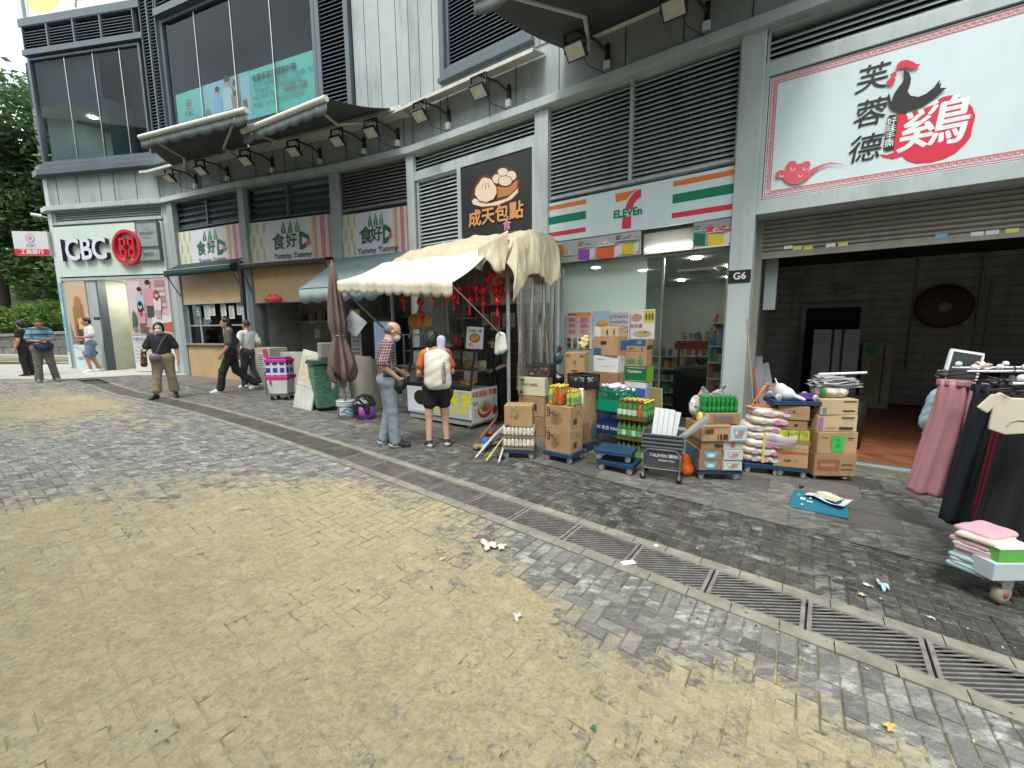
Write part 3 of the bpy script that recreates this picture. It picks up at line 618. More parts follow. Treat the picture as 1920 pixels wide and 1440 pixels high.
mb=MB(); mb.quad((.22,.236,1.86),(1.72,.236,1.86),(1.72,.236,2.75),(.22,.236,2.75),0,M); part('window_film',mb,glass('frosted_film',(.55,.66,.62),.3,1.5,haze=.88,hcol=(.62,.74,.67)),win)
mb=MB(); mb.quad((.22,.2365,.05),(1.72,.2365,.05),(1.72,.2365,1.855),(.22,.2365,1.855),0,M); part('window_film',mb,glass('pale_film',(.6,.7,.66),.3,1.5,haze=.6,hcol=(.52,.62,.57)),win)
mb=MB(); mb.box(1.7,2.46,.1,.14,2.8,3.12,0,M); mb.box(0,2.96,.18,.235,2.78,3.16,1,M); part('shutter_box',mb,[SHEET,GREY])
mb=MB(); mb.tube([M@Vector((1.74,.08,2.87)),M@Vector((2.42,.08,2.87))],.018,8); part('fluorescent_tube',mb,mat('lit_tube',(1,.98,.92),emit=9,bump=0))
# ---- snack bars y1, y2, y3: dark insides
DW=mat('snack_bar_wall',(.30,.29,.26),.7,var=.3)
for s_,a,b in (('y1',.36,3.25),('y2',.06,2.86),('y3',.3,2.36),('bao',.0,3.13)):
    M=FM[s_]; mb=MB(); zf=gz(SEG[s_][1].x)-.02; z1=3.3
    mb.quad((a,1.5,zf),(b,1.5,zf),(b,1.5,z1),(a,1.5,z1),0,M); mb.quad((a,.2,zf),(a,1.5,zf),(a,1.5,z1),(a,.2,z1),0,M); mb.quad((b,.2,zf),(b,1.5,zf),(b,1.5,z1),(b,.2,z1),0,M); mb.quad((a,.2,z1),(b,.2,z1),(b,1.5,z1),(a,1.5,z1),0,M); mb.quad((a,.0,zf),(b,.0,zf),(b,1.5,zf),(a,1.5,zf),1,M)
    # pipes, shelf and notes on the back wall
    mb.box(a+.1,b-.1,1.1,1.5,1.9,1.93,2,M)
    for k in range(9):
        x=a+.15+(b-a-.4)*rnd.random(); h=.12+.2*rnd.random(); mb.box(x,x+.06+.14*rnd.random(),1.15,1.4,1.93,1.93+h,3+k%3,M)
    for k in range(5):
        x=a+.15+(b-a-.5)*rnd.random(); z=1.35+rnd.random()*1.0; mb.box(x,x+.2,1.48,1.497,z,z+.28,6,M)
    part('snack_bar_interior',mb,[DW,VOID,STEEL,mat('tin_red',(.25,.06,.04)),mat('tin_olive',(.16,.15,.06)),mat('tin_grey',(.28,.28,.27)),W])
# bank entrance
M=FM['icbc']; mb=MB(); zf=.36
mb.box(0,1.42,.02,.2,.2,3.28,0,M); mb.box(2.5,4.1,.02,.2,.2,3.28,0,M); part('wall',mb,LGREY)
mb=MB(); mb.quad((1.42,2.0,zf),(2.5,2.0,zf),(2.5,2.0,3.28),(1.42,2.0,3.28),0,M); mb.quad((1.42,.1,zf),(1.42,2,zf),(1.42,2,3.28),(1.42,.1,3.28),0,M); mb.quad((2.5,.1,zf),(2.5,2,zf),(2.5,2,3.28),(2.5,.1,3.28),0,M); mb.quad((1.42,.1,3.28),(2.5,.1,3.28),(2.5,2,3.28),(1.42,2,3.28),0,M); mb.quad((1.42,-.02,zf+.03),(2.5,-.02,zf+.03),(2.5,2,zf+.03),(1.42,2,zf+.03),1,M)
part('bank_lobby',mb,[mat('lobby_wall',(.42,.44,.37),.6),mat('lobby_floor',(.25,.2,.13),.4)])
mb=MB(); mb.box(1.38,1.45,-.03,.2,zf,3.28,0,M); part('door_frame',mb,SLATE)
mb=MB(); mb.box(1.9,2.45,.5,.8,3.24,3.27,0,M); part('lobby_lamp',mb,LAMPW)
# ------------------------------------------------------------------ signs and printed panels
_pm={}
def pm(r,g,b):
    k=(r,g,b)
    if k not in _pm: _pm[k]=mat('print_%d_%d_%d'%(r*99,g*99,b*99),k,.45,var=.04,vs=2,bump=0,stain=.0)
    return _pm[k]
WHT=(.68,.73,.74); BLK=(.02,.02,.022); REDP=(.58,.03,.055); GRN=(.0,.17,.085); ORG=(.66,.16,.02)
class Art:
    def __init__(s,M,d=0): s.M=M; s.d=d; s.mb=MB(); s.mats=[]; s.k=1
    def mi(s,c):
        m=pm(*c) if isinstance(c,tuple) else c
        if m not in s.mats: s.mats.append(m)
        return s.mats.index(m)
    def lay(s): s.k+=1; return s.d-.0012*s.k
    def poly(s,pts,c,same=False):
        d=s.d-.0012*s.k if same else s.lay()
        s.mb.add([(u,d,z) for u,z in pts],[tuple(range(len(pts)))],s.mi(c),s.M); return s
    def rect(s,u0,u1,z0,z1,c,same=False): return s.poly([(u0,z0),(u1,z0),(u1,z1),(u0,z1)],c,same)
    def ell(s,u,z,ru,rz,c,n=20,a0=0,a1=2*math.pi,same=False): return s.poly([(u+ru*math.cos(a0+(a1-a0)*i/n),z+rz*math.sin(a0+(a1-a0)*i/n)) for i in range(n)],c,same)
    def line(s,pts,w,c):
        d=s.lay(); mi=s.mi(c); k=len(pts)
        ws=w if isinstance(w,(list,tuple)) else [w]*k; vs=[]
        for i,(x,z) in enumerate(pts):
            a=pts[max(i-1,0)]; b=pts[min(i+1,k-1)]; t=Vector((b[0]-a[0],b[1]-a[1])).normalized()
            vs+=[(x-t.y*ws[i]/2,d,z+t.x*ws[i]/2),(x+t.y*ws[i]/2,d,z-t.x*ws[i]/2)]
        s.mb.add(vs,[(2*i,2*i+1,2*i+3,2*i+2) for i in range(k-1)],mi,s.M); return s
    def text(s,st,u,z,h,c,bold=0,w=1,shear=0,align='CENTER',sp=1,same=False,rot=0):
        d=s.d-.0012*s.k if same else s.lay()
        if bold>.004 and any(ord(q)>0x2e7f for q in st):
            b_=h*bold*.9; bold=0
            for i,(dx,dz) in enumerate(((-b_,0),(b_,0),(0,b_),(0,-b_))): s.mb.text(st,h,s.mi(c),s.M@T(u+dx,d+.0002*(i+1),z+dz)@RY(rot),bold,0,align,shear,w,sp)
        s.mb.text(st,h,s.mi(c),s.M@T(u,d,z)@RY(rot),bold,0,align,shear,w,sp); return s
    def build(s,name='print',parent=None): return s.mb.build(name,s.mats,parent)
def signboard(name,label,cat,M,u0,u1,z0,z1,d,th,bm,frame=None,fw=.03,group=None):
    t=thing(name,label,cat,M@Vector(((u0+u1)/2,d,z0)),0,group)
    Mi=T(*(-t.location))@M
    mb=MB(); mb.box(u0,u1,d,d+th,z0,z1,0,Mi); mb.build('panel',bm,t,bevel=.003)
    if frame:
        f=MB()
        for a,b in ((u0-fw,u0),(u1,u1+fw)): f.box(a,b,d-.012,d+th,z0-fw,z1+fw,0,Mi)
        for a,b in ((z0-fw,z0),(z1,z1+fw)): f.box(u0,u1,d-.012,d+th,a,b,0,Mi)
        f.build('frame',frame,t)
    return t,Art(Mi,d)
SGN=mat('sign_white',(.56,.66,.68),.4,var=.04,vs=1,stain=.12,bump=0)  # white panel with the bluish daylight tint put into its colour
# --- shredded chicken shop
M=FM['chk']; su1=5.38
t,A=signboard('shop_sign','big white shop sign with red meander border and black rooster emblem over roller shutter','sign',M,.345,su1,3.335,4.815,.0,.05,SGN)
def cz(seg,crop,pts): return [uz(seg,crop[0]+x/crop[2],crop[1]+y/crop[2]) for x,y in pts]
C3=(1400,0,3.4288)
PNK=(.62,.10,.12)
for q in (0,.062):
    a,b,c,d=.36+q,su1-.015-q,3.35+q,4.80-q; w_=.010
    A.rect(a,b,c,c+w_,PNK); A.rect(a,b,d-w_,d,PNK,True); A.rect(a,a+w_,c+w_,d-w_,PNK,True); A.rect(b-w_,b,c+w_,d-w_,PNK,True)
A.lay()
def meander(x,z,hor):
    g=[(0,.008,.0,.034),(.008,.04,.026,.034),(.032,.04,.010,.026),(.018,.032,.010,.016),(.046,.052,0,.034)]
    for a,b,c,d in g:
        if hor: A.rect(x+a,x+b,z+c,z+d,PNK,True)
        else: A.rect(x+c,x+d,z+a,z+b,PNK,True)
k=.385
while k<su1-.1:
    meander(k,3.369,True); meander(k,4.743,True); k+=.06
k=3.44
while k<4.70: meander(.379,k,False); meander(su1-.068,k,False); k+=.06
A.poly(cz('chk',C3,[(960,735),(1010,725),(1080,712),(1150,690),(1210,652),(1270,622),(1330,612),(1400,640),(1450,690),(1470,750),(1450,820),(1440,880),(1400,930),(1340,985),(1270,1020),(1180,1045),(1090,1050),(1030,1032),(1000,1003),(940,1022),(880,1012),(852,992),(900,997),(952,978),(930,950),(955,860),(962,780)]),REDP)
def ctext(seg,crop,x,y,hz,st,c,**k):
    u_,z_=uz(seg,crop[0]+x/crop[2],crop[1]+y/crop[2]); a=uz(seg,crop[0]+x/crop[2],crop[1]+(y-hz/2)/crop[2]); b=uz(seg,crop[0]+x/crop[2],crop[1]+(y+hz/2)/crop[2])
    A.text(st,u_,z_,(a[1]-b[1]),c,**k)
ctext('chk',C3,1190,822,320,'鷄',WHT,bold=.014,shear=.08,w=1.12)
for st,x,y in (('芙',800,515),('蓉',785,740),('德',752,968)): ctext('chk',C3,x,y,180,st,BLK,bold=.007,shear=.12)
A.poly(cz('chk',C3,[(905,758),(920,742),(955,740),(970,756),(945,955),(930,968),(892,972),(878,955)]),BLK)
for i,ch in enumerate('好味手撕'): ctext('chk',C3,932-i*6,785+i*47,52,ch,WHT,bold=.01)
A.poly(cz('chk',C3,[(1003,450),(1022,452),(1045,475),(1055,510),(1050,545),(1032,590),(1050,618),(1100,628),(1150,608),(1200,568),(1240,515),(1236,548),(1252,535),(1240,570),(1282,570),(1235,610),(1200,642),(1130,690),(1060,715),(980,727),(930,706),(905,662),(905,620),(914,600),(928,660),(945,610),(975,565),(1000,535),(1012,495)]),BLK)
A.poly(cz('chk',C3,[(958,455),(965,420),(990,396),(1030,390),(1070,402),(1088,416),(1115,416),(1095,444),(1060,451),(1030,436),(990,440)]),REDP)
A.poly(cz('chk',C3,[(917,488),(948,465),(966,462),(957,478),(966,492),(935,500)]),REDP,True); A.poly(cz('chk',C3,[(935,510),(952,506),(955,522),(940,545),(915,556),(896,545),(900,525),(918,514)]),REDP,True)
u_,z_=uz('chk',1400+990/3.4288,458/3.4288); A.ell(u_,z_,.009,.009,BLK)
def cloud(fn):
    pts=[(190,1150),(186,1115),(215,1095),(245,1100),(250,1070),(275,1042),(310,1036),(325,1060),(350,1055),(375,1040),(405,1040),(412,1065),(395,1085),(390,1110),(425,1085),(480,1062),(540,1047),(600,1055),(655,1078),(590,1058),(530,1058),(470,1082),(420,1120),(380,1160),(335,1185),(285,1188),(250,1170),(225,1140),(205,1150)]
    A.poly(fn(pts),PNK)
    for cx,cy,r in ((222,1130,16),(290,1085,20),(370,1085,18),(340,1130,16)):
        A.line(fn([(cx+r*(1-.12*i)*math.cos(i*.6),cy+r*(1-.12*i)*math.sin(i*.6)) for i in range(8)]),.008,WHT)
cloud(lambda p: cz('chk',C3,p))
cloud(lambda p: [(5.72-a,b+.16) for a,b in cz('chk',C3,p)])
A.build(parent=t)
# --- convenience shop
M=FM['sev']; C4=(1000,300,3.6)
t,A=signboard('shop_sign','white shop sign with orange, green and red stripes and a large numeral seven','sign',M,.0,2.95,3.17,3.84,.0,.05,SGN)
for a,b,c in ((3.715,3.79,ORG),(3.475,3.605,GRN),(3.265,3.34,REDP)): A.rect(.0,.74,a,b,c,True); A.rect(2.14,2.95,a,b,c,True)
A.poly(cz('sev',C4,[(555,229),(708,196),(668,222),(640,255),(632,267),(556,285)]),ORG)
A.poly(cz('sev',C4,[(728,193),(729,248),(700,268),(678,300),(668,330),(617,340),(632,290),(655,250),(690,212)]),REDP); A.poly(cz('sev',C4,[(604,388),(662,378),(659,459),(597,465)]),REDP,True)
u_,z_=uz('sev',1000+636/3.6,300+357/3.6); A.text('ELEVEn',u_,z_,.165,GRN,bold=.035,w=.92)
A.build(parent=t)
t,A=signboard('number_plate','black unit plate reading G6 on the grey pillar','sign',FM['chk'],.0,.275,2.26,2.43,-.062,.012,BLACK)
A.text('G6',.14,2.345,.13,(.6,.6,.55),bold=.02); A.build(parent=t)
t,A=signboard('number_plate','small black plate on the pillar behind the clear plastic curtain','sign',FM['bao'],3.17,3.36,2.36,2.52,-.062,.012,BLACK)
A.text('G5',3.265,2.44,.11,(.4,.38,.33),bold=.02); A.build(parent=t)
# shoe banners
def shoe(A,u,z,s,c,c2,sole=(.6,.6,.58)):
    P=[(-1,-.1),(-.95,.35),(-.7,.5),(-.35,.45),(.1,.2),(.6,.08),(.95,-.02),(1,-.18),(.9,-.25),(-.9,-.25)]
    A.poly([(u+x*s,z+y*s) for x,y in P],c); A.poly([(u-s,z-.25*s),(u+s*.95,z-.25*s),(u+s*.98,z-.36*s),(u-s*.97,z-.36*s)],sole)
    A.poly([(u-.3*s,z+.05*s),(u+.1*s,z+.1*s),(u+.0*s,z-.16*s),(u-.25*s,z-.16*s)],c2); A.line([(u-.05*s,z+.34*s),(u+.12*s,z+.08*s),(u+.5*s,z-.1*s)],.012*s*6,c2)
def sbox(A,u,z,w,h,c,lid):
    A.poly([(u,z),(u+w*.7,z-.03),(u+w*.7,z+h-.03),(u,z+h)],c); A.poly([(u+w*.7,z-.03),(u+w,z+.03),(u+w,z+h),(u+w*.7,z+h-.03)],lid)
M=FM['sev']
t,A=signboard('shoe_banner','long printed banner of trainers on coloured shoe boxes hung under the striped sign','banner',M,.03,1.69,2.79,3.15,-.02,.012,pm(.36,.37,.37))
sbox(A,.10,2.95,.34,.17,(.62,.2,.05),(.4,.38,.36)); sbox(A,.62,2.82,.30,.17,(.23,.05,.33),(.55,.5,.58)); sbox(A,.95,2.81,.45,.17,(.66,.11,.03),(.6,.56,.54)); sbox(A,1.40,2.83,.27,.16,(.62,.46,.03),(.6,.58,.5))
for x,z,s,c,c2 in ((.2,2.86,.13,(.3,.3,.3),(.6,.6,.6)),(.47,2.95,.13,(.34,.34,.35),(.62,.62,.62)),(.74,3.05,.12,(.2,.18,.16),(.4,.38,.35)),(1.12,3.04,.16,(.42,.41,.4),(.65,.65,.65)),(1.4,3.07,.11,(.14,.14,.14),(.5,.5,.5)),(1.57,3.06,.1,(.24,.24,.24),(.55,.55,.55))): shoe(A,x,z,s,c,c2)
A.build(parent=t)
t,A=signboard('shoe_banner','short banner of red trainers on a yellow shoe box beside the unit pillar','banner',M,2.46,2.95,2.77,3.15,-.02,.012,pm(.25,.26,.26))
sbox(A,2.47,2.84,.22,.17,(.01,.14,.08),(.3,.32,.3)); sbox(A,2.66,2.80,.29,.17,(.66,.5,.03),(.62,.6,.5)); shoe(A,2.57,3.06,.1,(.2,.19,.19),(.4,.4,.4)); shoe(A,2.75,3.02,.11,(.6,.05,.06),(.7,.6,.6)); shoe(A,2.9,3.03,.06,(.6,.05,.06),(.7,.6,.6))
A.rect(2.48,2.94,2.78,2.8,WHT); A.build(parent=t)
# offer posters on the shop window
PAPER=pm(.66,.64,.63)
for i,(a,b,lab,hz) in enumerate(((.27,.78,'pale pink offer poster with small product pictures in rows',1.33),(.8,1.12,'poster of a burger on pale blue sky',1.5),(1.14,1.46,'white price list poster with grey tables',1.5),(1.48,1.88,'poster of noodles with yellow price box',1.5))):
    t,A=signboard('window_poster',lab+' on the convenience shop window','poster',M,a,b,hz-.05,1.95,.228,.004,PAPER,group='offer posters on the shop window')
    if i==0:
        A.rect(a+.01,b-.01,1.5,1.94,(.66,.5,.5)); A.rect(a+.18,b-.02,1.86,1.93,(.6,.3,.08)); A.rect(a+.03,a+.2,1.88,1.92,(.25,.12,.12))
        for r in range(3):
            for q in range(2): A.rect(a+.03+q*.24,a+.22+q*.24,1.55+r*.11,1.63+r*.11,(.62,.38-.06*r,.34)); A.text('$%d'%(12+7*r+q),a+.12+q*.24,1.59+r*.11,.07,(.4,.03,.05),bold=.02)
        for r in range(2):
            for q in range(4): A.rect(a+.03+q*.12,a+.11+q*.12,1.31+r*.1,1.38+r*.1,[(.06,.06,.09),(.3,.06,.08),(.12,.3,.2),(.05,.05,.06)][(q+r)%4])
    elif i==1:
        A.rect(a,b,1.7,1.95,(.32,.5,.62)); A.ell(a+.17,1.72,.11,.05,(.5,.2,.05)); A.ell(a+.17,1.75,.1,.045,(.6,.33,.1)); A.line([(a+.05,1.55),(a+.25,1.68)],.04,(.6,.5,.3)); A.line([(a+.1,1.5),(a+.3,1.6)],.05,(.5,.15,.12))
    elif i==2:
        for r in range(5):
            for q in range(3): A.rect(a+.02+q*.1,a+.1+q*.1,1.49+r*.09,1.55+r*.09,(.36,.36,.38) if r>1 else (.45,.12,.14)); A.text('%d'%(3+q*5+r),a+.06+q*.1,1.52+r*.09,.06,WHT,bold=.02)
    else:
        A.rect(a+.22,b-.01,1.74,1.93,(.62,.5,.06))
        for q in range(3): A.ell(a+.26+q*.05,1.83,.018,.06,(.12,.12,.05))
        A.ell(a+.1,1.82,.09,.06,(.5,.25,.14)); A.ell(a+.2,1.56,.15,.05,(.5,.4,.3)); A.ell(a+.22,1.575,.1,.03,(.3,.4,.08)); A.ell(a+.25,1.58,.03,.02,(.6,.1,.05)); A.text('加多寶',a+.1,1.68,.07,(.4,.1,.08),bold=.01)
    A.build(parent=t)
# --- bun shop
M=FM['bao']; C5=(700,0,2.743); BG=mat('sign_black',(.022,.022,.023),.45,var=.1)
t,A=signboard('shop_sign','black shop sign with cream steamed buns and orange lettering above the tarpaulin stall','sign',M,1.375,3.05,3.38,4.85,.0,.05,BG)
CRM=(.66,.53,.40); BRN=(.10,.03,.015); TAN=(.42,.17,.06)
A.poly(cz('bao',C5,[(500,1030),(515,965),(540,915),(575,895),(605,905),(640,870),(665,852),(700,862),(735,880),(752,930),(752,985),(715,1030),(650,1062),(560,1070)]),BRN)
A.poly(cz('bao',C5,[(506,1035),(520,1020),(600,1046),(690,1020),(745,968),(744,990),(710,1025),(640,1055),(560,1063),(515,1052)]),CRM)
A.poly(cz('bao',C5,[(632,960),(690,962),(742,925),(740,965),(700,1003),(640,1018)]),TAN)
for x,y,rx,ry in ((640,920,27,24),(668,885,26,20),(712,905,25,25),(680,932,34,25)):
    for s_,c in ((1.12,BRN),(1,CRM)): A.poly(cz('bao',C5,[(x+rx*s_*math.cos(a*.314),y+ry*s_*math.sin(a*.314)) for a in range(20)]),c)
for s_,c in ((1.07,BRN),(1,CRM)):
    A.poly(cz('bao',C5,[(580+(x-580)*s_,985+(y-985)*s_) for x,y in [(524,1000),(530,965),(548,940),(560,920),(575,914),(590,918),(605,922),(622,945),(635,965),(637,995),(620,1025),(585,1040),(548,1033)]]),c)
for pts in ([(560,970),(570,945)],[(580,975),(582,940)],[(598,965),(592,942)]): A.line(cz('bao',C5,pts),.012,BRN)
u_,z_=uz('bao',700+628/2.743,1110/2.743); A.text('成天包點',u_,z_,.33,(.55,.26,.10),bold=.03)
u_,z_=uz('bao',950,424); A.text('食',u_+.02,z_,.2,(.6,.25,.4),bold=.01); A.rect(2.2,2.85,3.46,3.465,(.2,.2,.2)); A.build(parent=t)
# --- three snack bar signs
def yummy(seg,u0,u1,z0,z1,lab):
    t,A=signboard('shop_sign',lab,'sign',FM[seg],u0,u1,z0,z1,.03,.05,pm(.58,.57,.61),group='snack bar signs with three green leaves')
    w=u1-u0;h=z1-z0
    def X(x): return u0+x*w
    def Z(z): return z0+z*h
    cols=[(.36,.44,.12),(.62,.60,.48),(.40,.33,.16),(.5,.56,.25),(.62,.6,.5)]
    for j in range(3):
        for k in range(12):
            x=k*.0185; 
            if x>.235-j*.02*0-.04*(2-j)*.5: continue
            A.rect(X(x),X(x+.013),Z(j*.333+.02+.05*(k%2)),Z(j*.333+.30+.05*(k%2)),cols[(k*3+j)%5],True)
    for a,b,c in ((.775,.80,(.60,.42,.30)),(.80,.835,(.55,.30,.14)),(.85,.862,(.6,.45,.35)),(.875,.93,(.50,.19,.24)),(.94,.955,(.6,.42,.44)),(.962,.99,(.52,.2,.25))): A.rect(X(a),X(b),z0,z1,c,True)
    A.lay()
    for i,c in enumerate(((.02,.13,.08),(.02,.17,.09),(.13,.26,.08))):
        x=.44+i*.085
        A.poly([(X(x-.028),Z(.66)),(X(x-.032),Z(.75)),(X(x+.002),Z(.96)),(X(x+.026),Z(.76)),(X(x+.03),Z(.66))],c); A.line([(X(x),Z(.66)),(X(x),Z(.85))],.012,WHT)
    G_=(.03,.10,.065)
    A.text('食',X(.37),Z(.45),h*.42,G_,bold=.03); A.text('好',X(.53),Z(.46),h*.36,G_,bold=.03)
    A.poly([(X(.62),Z(.24)),(X(.63),Z(.66)),(X(.67),Z(.66)),(X(.745),Z(.55)),(X(.75),Z(.42)),(X(.68),Z(.25))],G_); A.poly([(X(.655),Z(.36)),(X(.66),Z(.54)),(X(.72),Z(.48)),(X(.715),Z(.40))],(.58,.57,.61)); A.ell(X(.735),Z(.40),.03*w,.06*h,(.55,.13,.22))
    A.text('Yummy Yummy',X(.53),Z(.12),h*.19,(.02,.03,.025),bold=.012,w=1.0,shear=.1); A.build(parent=t)
yummy('y1',.38,3.2,3.55,4.55,'snack bar sign with three leaves, above the dark green awning beside the bank')
yummy('y2',.07,2.82,3.46,4.5,'snack bar sign with three leaves, above the dark brown awning')
yummy('y3',.31,2.34,3.4,4.4,'snack bar sign with three leaves, partly hidden by the cream tarpaulin')
# --- bank
M=FM['icbc']; LS=mat('letter_side',(.02,.02,.03),.4); LW=mat('letter_face',(.62,.62,.72),.35,var=.03,bump=0)
mb=MB(); mb.box(.02,4.1,-.04,.02,3.4,4.93,0,M); part('sign_fascia',mb,mat('bank_fascia',(.55,.64,.58),.4,var=.04,stain=.1,bump=0))
t=thing('bank_lettering','raised white bank letters reading ICBC with dark sides','sign',M@Vector((1.2,-.05,3.9))); Mi=T(*(-t.location))@M
for k,(ch,px) in enumerate((('I',113),('C',135.5),('B',161),('C',186))):
    u_,z_=uz('icbc',px,467,-.15); mb=MB(); mb.text(ch,.9,0,Mi@T(u_,-.1,4.17),.022,.055,w=.9); mb.text(ch,.9,1,Mi@T(u_,-.16,4.17),.022,.0,w=.9); mb.build('letter',[LS,LW],t)
t=thing('bank_emblem','round red bank emblem with square coin pattern','sign',M@Vector((uz('icbc',238,465,-.15)[0],-.02,4.19))); Mi=RZ(0)@Matrix(M).to_3x3().to_4x4()
EM=mat('emblem_red',(.52,.025,.04),.35,var=.05,bump=0); mb=MB(); n=40; ro,ri=.52,.44
for i in range(n):
    a,b=2*math.pi*i/n,2*math.pi*(i+1)/n
    P=lambda r,a,d:(r*math.cos(a),d,r*math.sin(a))
    mb.add([P(ro,a,-.16),P(ro,b,-.16),P(ri,b,-.16),P(ri,a,-.16),P(ro,a,0),P(ro,b,0),P(ri,b,0),P(ri,a,0)],[(0,1,2,3),(0,4,5,1),(3,2,6,7)],0,Mi)
mb.build('ring',EM,t)
mb=MB()
for x0,x1,z0,z1 in ((-.27,-.03,.21,.28),(.03,.27,.21,.28),(-.10,-.03,.06,.21),(.03,.10,.06,.21),(-.27,-.20,.06,.21),(.20,.27,.06,.21),(-.27,-.10,-.01,.06),(.10,.27,-.01,.06),(-.27,-.03,-.28,-.21),(.03,.27,-.28,-.21),(-.10,-.03,-.21,-.07),(.03,.10,-.21,-.07),(-.27,-.2,-.21,-.07),(.2,.27,-.21,-.07),(-.27,-.10,-.07,-.01-.0),(.10,.27,-.07,-.01)): mb.box(x0*1.0,x1*1.0,-.14,0,z0*1.02,z1*1.02,0,Mi)
mb.build('coin_pattern',EM,t); mb=MB(); mb.ell((0,0,0),(.01,.01,.01)) 
t,A=signboard('bank_plaque','tall grey plaque beside the red round emblem','plaque',M,3.3,4.02,4.2,4.88,-.14,.09,mat('plaque_grey',(.25,.29,.28),.4,bump=0),frame=mat('plaque_frame',(.12,.14,.14),.4),fw=.03)
A.text('理財金賬戶',3.66,4.56,.11,(.05,.09,.09),bold=.01); A.text('理財服務中心',3.66,4.44,.05,(.08,.12,.12)); A.ell(3.66,4.7,.02,.03,(.08,.12,.12)); A.build(parent=t)
t,A=signboard('bank_plaque','low grey plaque reading Jeto under the taller plaque','plaque',M,3.32,4.03,3.8,4.12,-.14,.09,bpy.data.materials['plaque_grey'],frame=bpy.data.materials['plaque_frame'],fw=.03)
A.text('Jeto',3.64,3.97,.24,(.03,.04,.08),bold=.015); A.ell(3.92,3.93,.035,.03,(.5,.08,.1)); A.build(parent=t)
# poster with a family at home beside the bank door
t,A=signboard('bank_poster','tall pink and white poster of a family at home on the bank wall','poster',M,2.5,4.06,.40,3.27,-.01,.028,pm(.6,.63,.62))
A.rect(2.5,4.06,1.55,3.27,(.52,.36,.40)); A.rect(2.55,3.0,2.1,3.2,(.58,.5,.52)); A.rect(3.55,3.95,2.35,3.22,(.34,.22,.22)); A.rect(3.95,4.06,1.7,3.2,(.56,.44,.47))
for q in range(5): A.rect(3.58,3.92,2.42+q*.16,2.52+q*.16,[(.5,.42,.4),(.4,.2,.2),(.55,.5,.45)][q%3])
A.rect(2.5,4.06,1.55,1.85,(.48,.38,.38)); A.rect(3.35,4.06,1.75,2.15,(.6,.58,.58)); A.poly([(3.6,1.72),(4.06,1.62),(4.06,1.95),(3.6,1.9)],(.42,.12,.06))
def fig(x,z,s,top,leg,hair,long=False):
    A.poly([(x-.13*s,z),(x+.13*s,z),(x+.12*s,z+.42*s),(x-.12*s,z+.42*s)],leg); A.poly([(x-.17*s,z+.36*s),(x+.17*s,z+.36*s),(x+.2*s,z+.8*s),(x+.08*s,z+.92*s),(x-.08*s,z+.92*s),(x-.2*s,z+.8*s)],top)
    if long: A.ell(x,z+.98*s,.13*s,.24*s,hair)
    A.ell(x,z+1.03*s,.095*s,.125*s,(.56,.38,.30)); A.ell(x+.01*s,z+1.11*s,.10*s,.085*s,hair)
fig(2.98,2.05,.82,(.36,.5,.6),(.1,.1,.12),(.03,.02,.02)); fig(3.32,2.1,.95,(.56,.26,.32),(.06,.06,.07),(.03,.02,.02)); fig(3.62,2.05,.72,(.62,.52,.55),(.4,.3,.3),(.16,.08,.05),True)
fig(2.98,1.62,.8,(.54,.3,.33),(.16,.1,.08),(.03,.02,.02),True); A.ell(3.14,1.7,.2,.1,(.16,.09,.07)); A.ell(3.3,1.68,.09,.07,(.5,.34,.3)); A.rect(2.93,3.05,2.14,2.26,(.45,.05,.07))
A.poly([(2.62,1.75),(2.66,2.2),(2.72,2.35),(2.8,2.1),(2.76,1.75)],(.06,.13,.06)); A.rect(2.64,2.78,1.68,1.8,(.2,.2,.2))
A.text('推薦新客戶體驗計劃',2.58,1.42,.10,(.06,.07,.08),bold=.012,align='LEFT')
for q,st in enumerate(('現有客戶推薦親友','成功開立理財賬戶及達成指定','推薦人及新客戶可享現金獎賞','優惠受條款及細則約束','推廣期至年底','查詢請致電本行')): A.text(st,2.58,1.27-.11*q,.065,(.2,.22,.23),align='LEFT')
A.build(parent=t)
t,A=signboard('bank_poster','narrow poster of a brown wooden figure over a pale foot, left of the bank entrance','poster',M,.15,.92,.45,3.27,-.01,.028,pm(.55,.38,.25))
A.rect(.15,.92,.45,1.25,(.55,.64,.68)); A.poly([(.3,1.25),(.32,2.4),(.5,2.7),(.75,2.5),(.8,1.25)],(.30,.15,.06)); A.poly([(.42,1.25),(.4,1.9),(.56,2.0),(.58,1.25)],(.05,.04,.035)); A.rect(.48,.74,1.75,2.1,(.6,.42,.16)); A.ell(.55,2.6,.14,.2,(.35,.18,.08)); A.poly([(.15,1.25),(.15,2.0),(.3,1.3)],(.12,.2,.24)); A.line([(.2,1.18),(.5,1.05),(.9,1.16)],.05,(.4,.5,.55)); A.text('中國工商銀行',.55,.8,.1,(.1,.15,.3),bold=.01); A.build(parent=t)
mb=MB(); t,A=signboard('door_plate','tiny dark plate on the wall beside the bank entrance','plaque',M,1.08,1.3,2.05,2.13,.005,.012,BLACK); A.text('G1',1.19,2.09,.06,(.4,.4,.4)); A.build(parent=t)
t,A=signboard('side_poster','blue upright poster strip on the corner of the bank','poster',FM['cor'],.05,.36,.5,3.25,-.015,.012,pm(.10,.30,.42)); A.rect(.07,.34,2.2,2.6,(.3,.45,.55)); A.text('工',.2,1.7,.2,WHT,bold=.02); A.rect(.05,.36,.5,1.0,(.5,.56,.58)); A.build(parent=t)
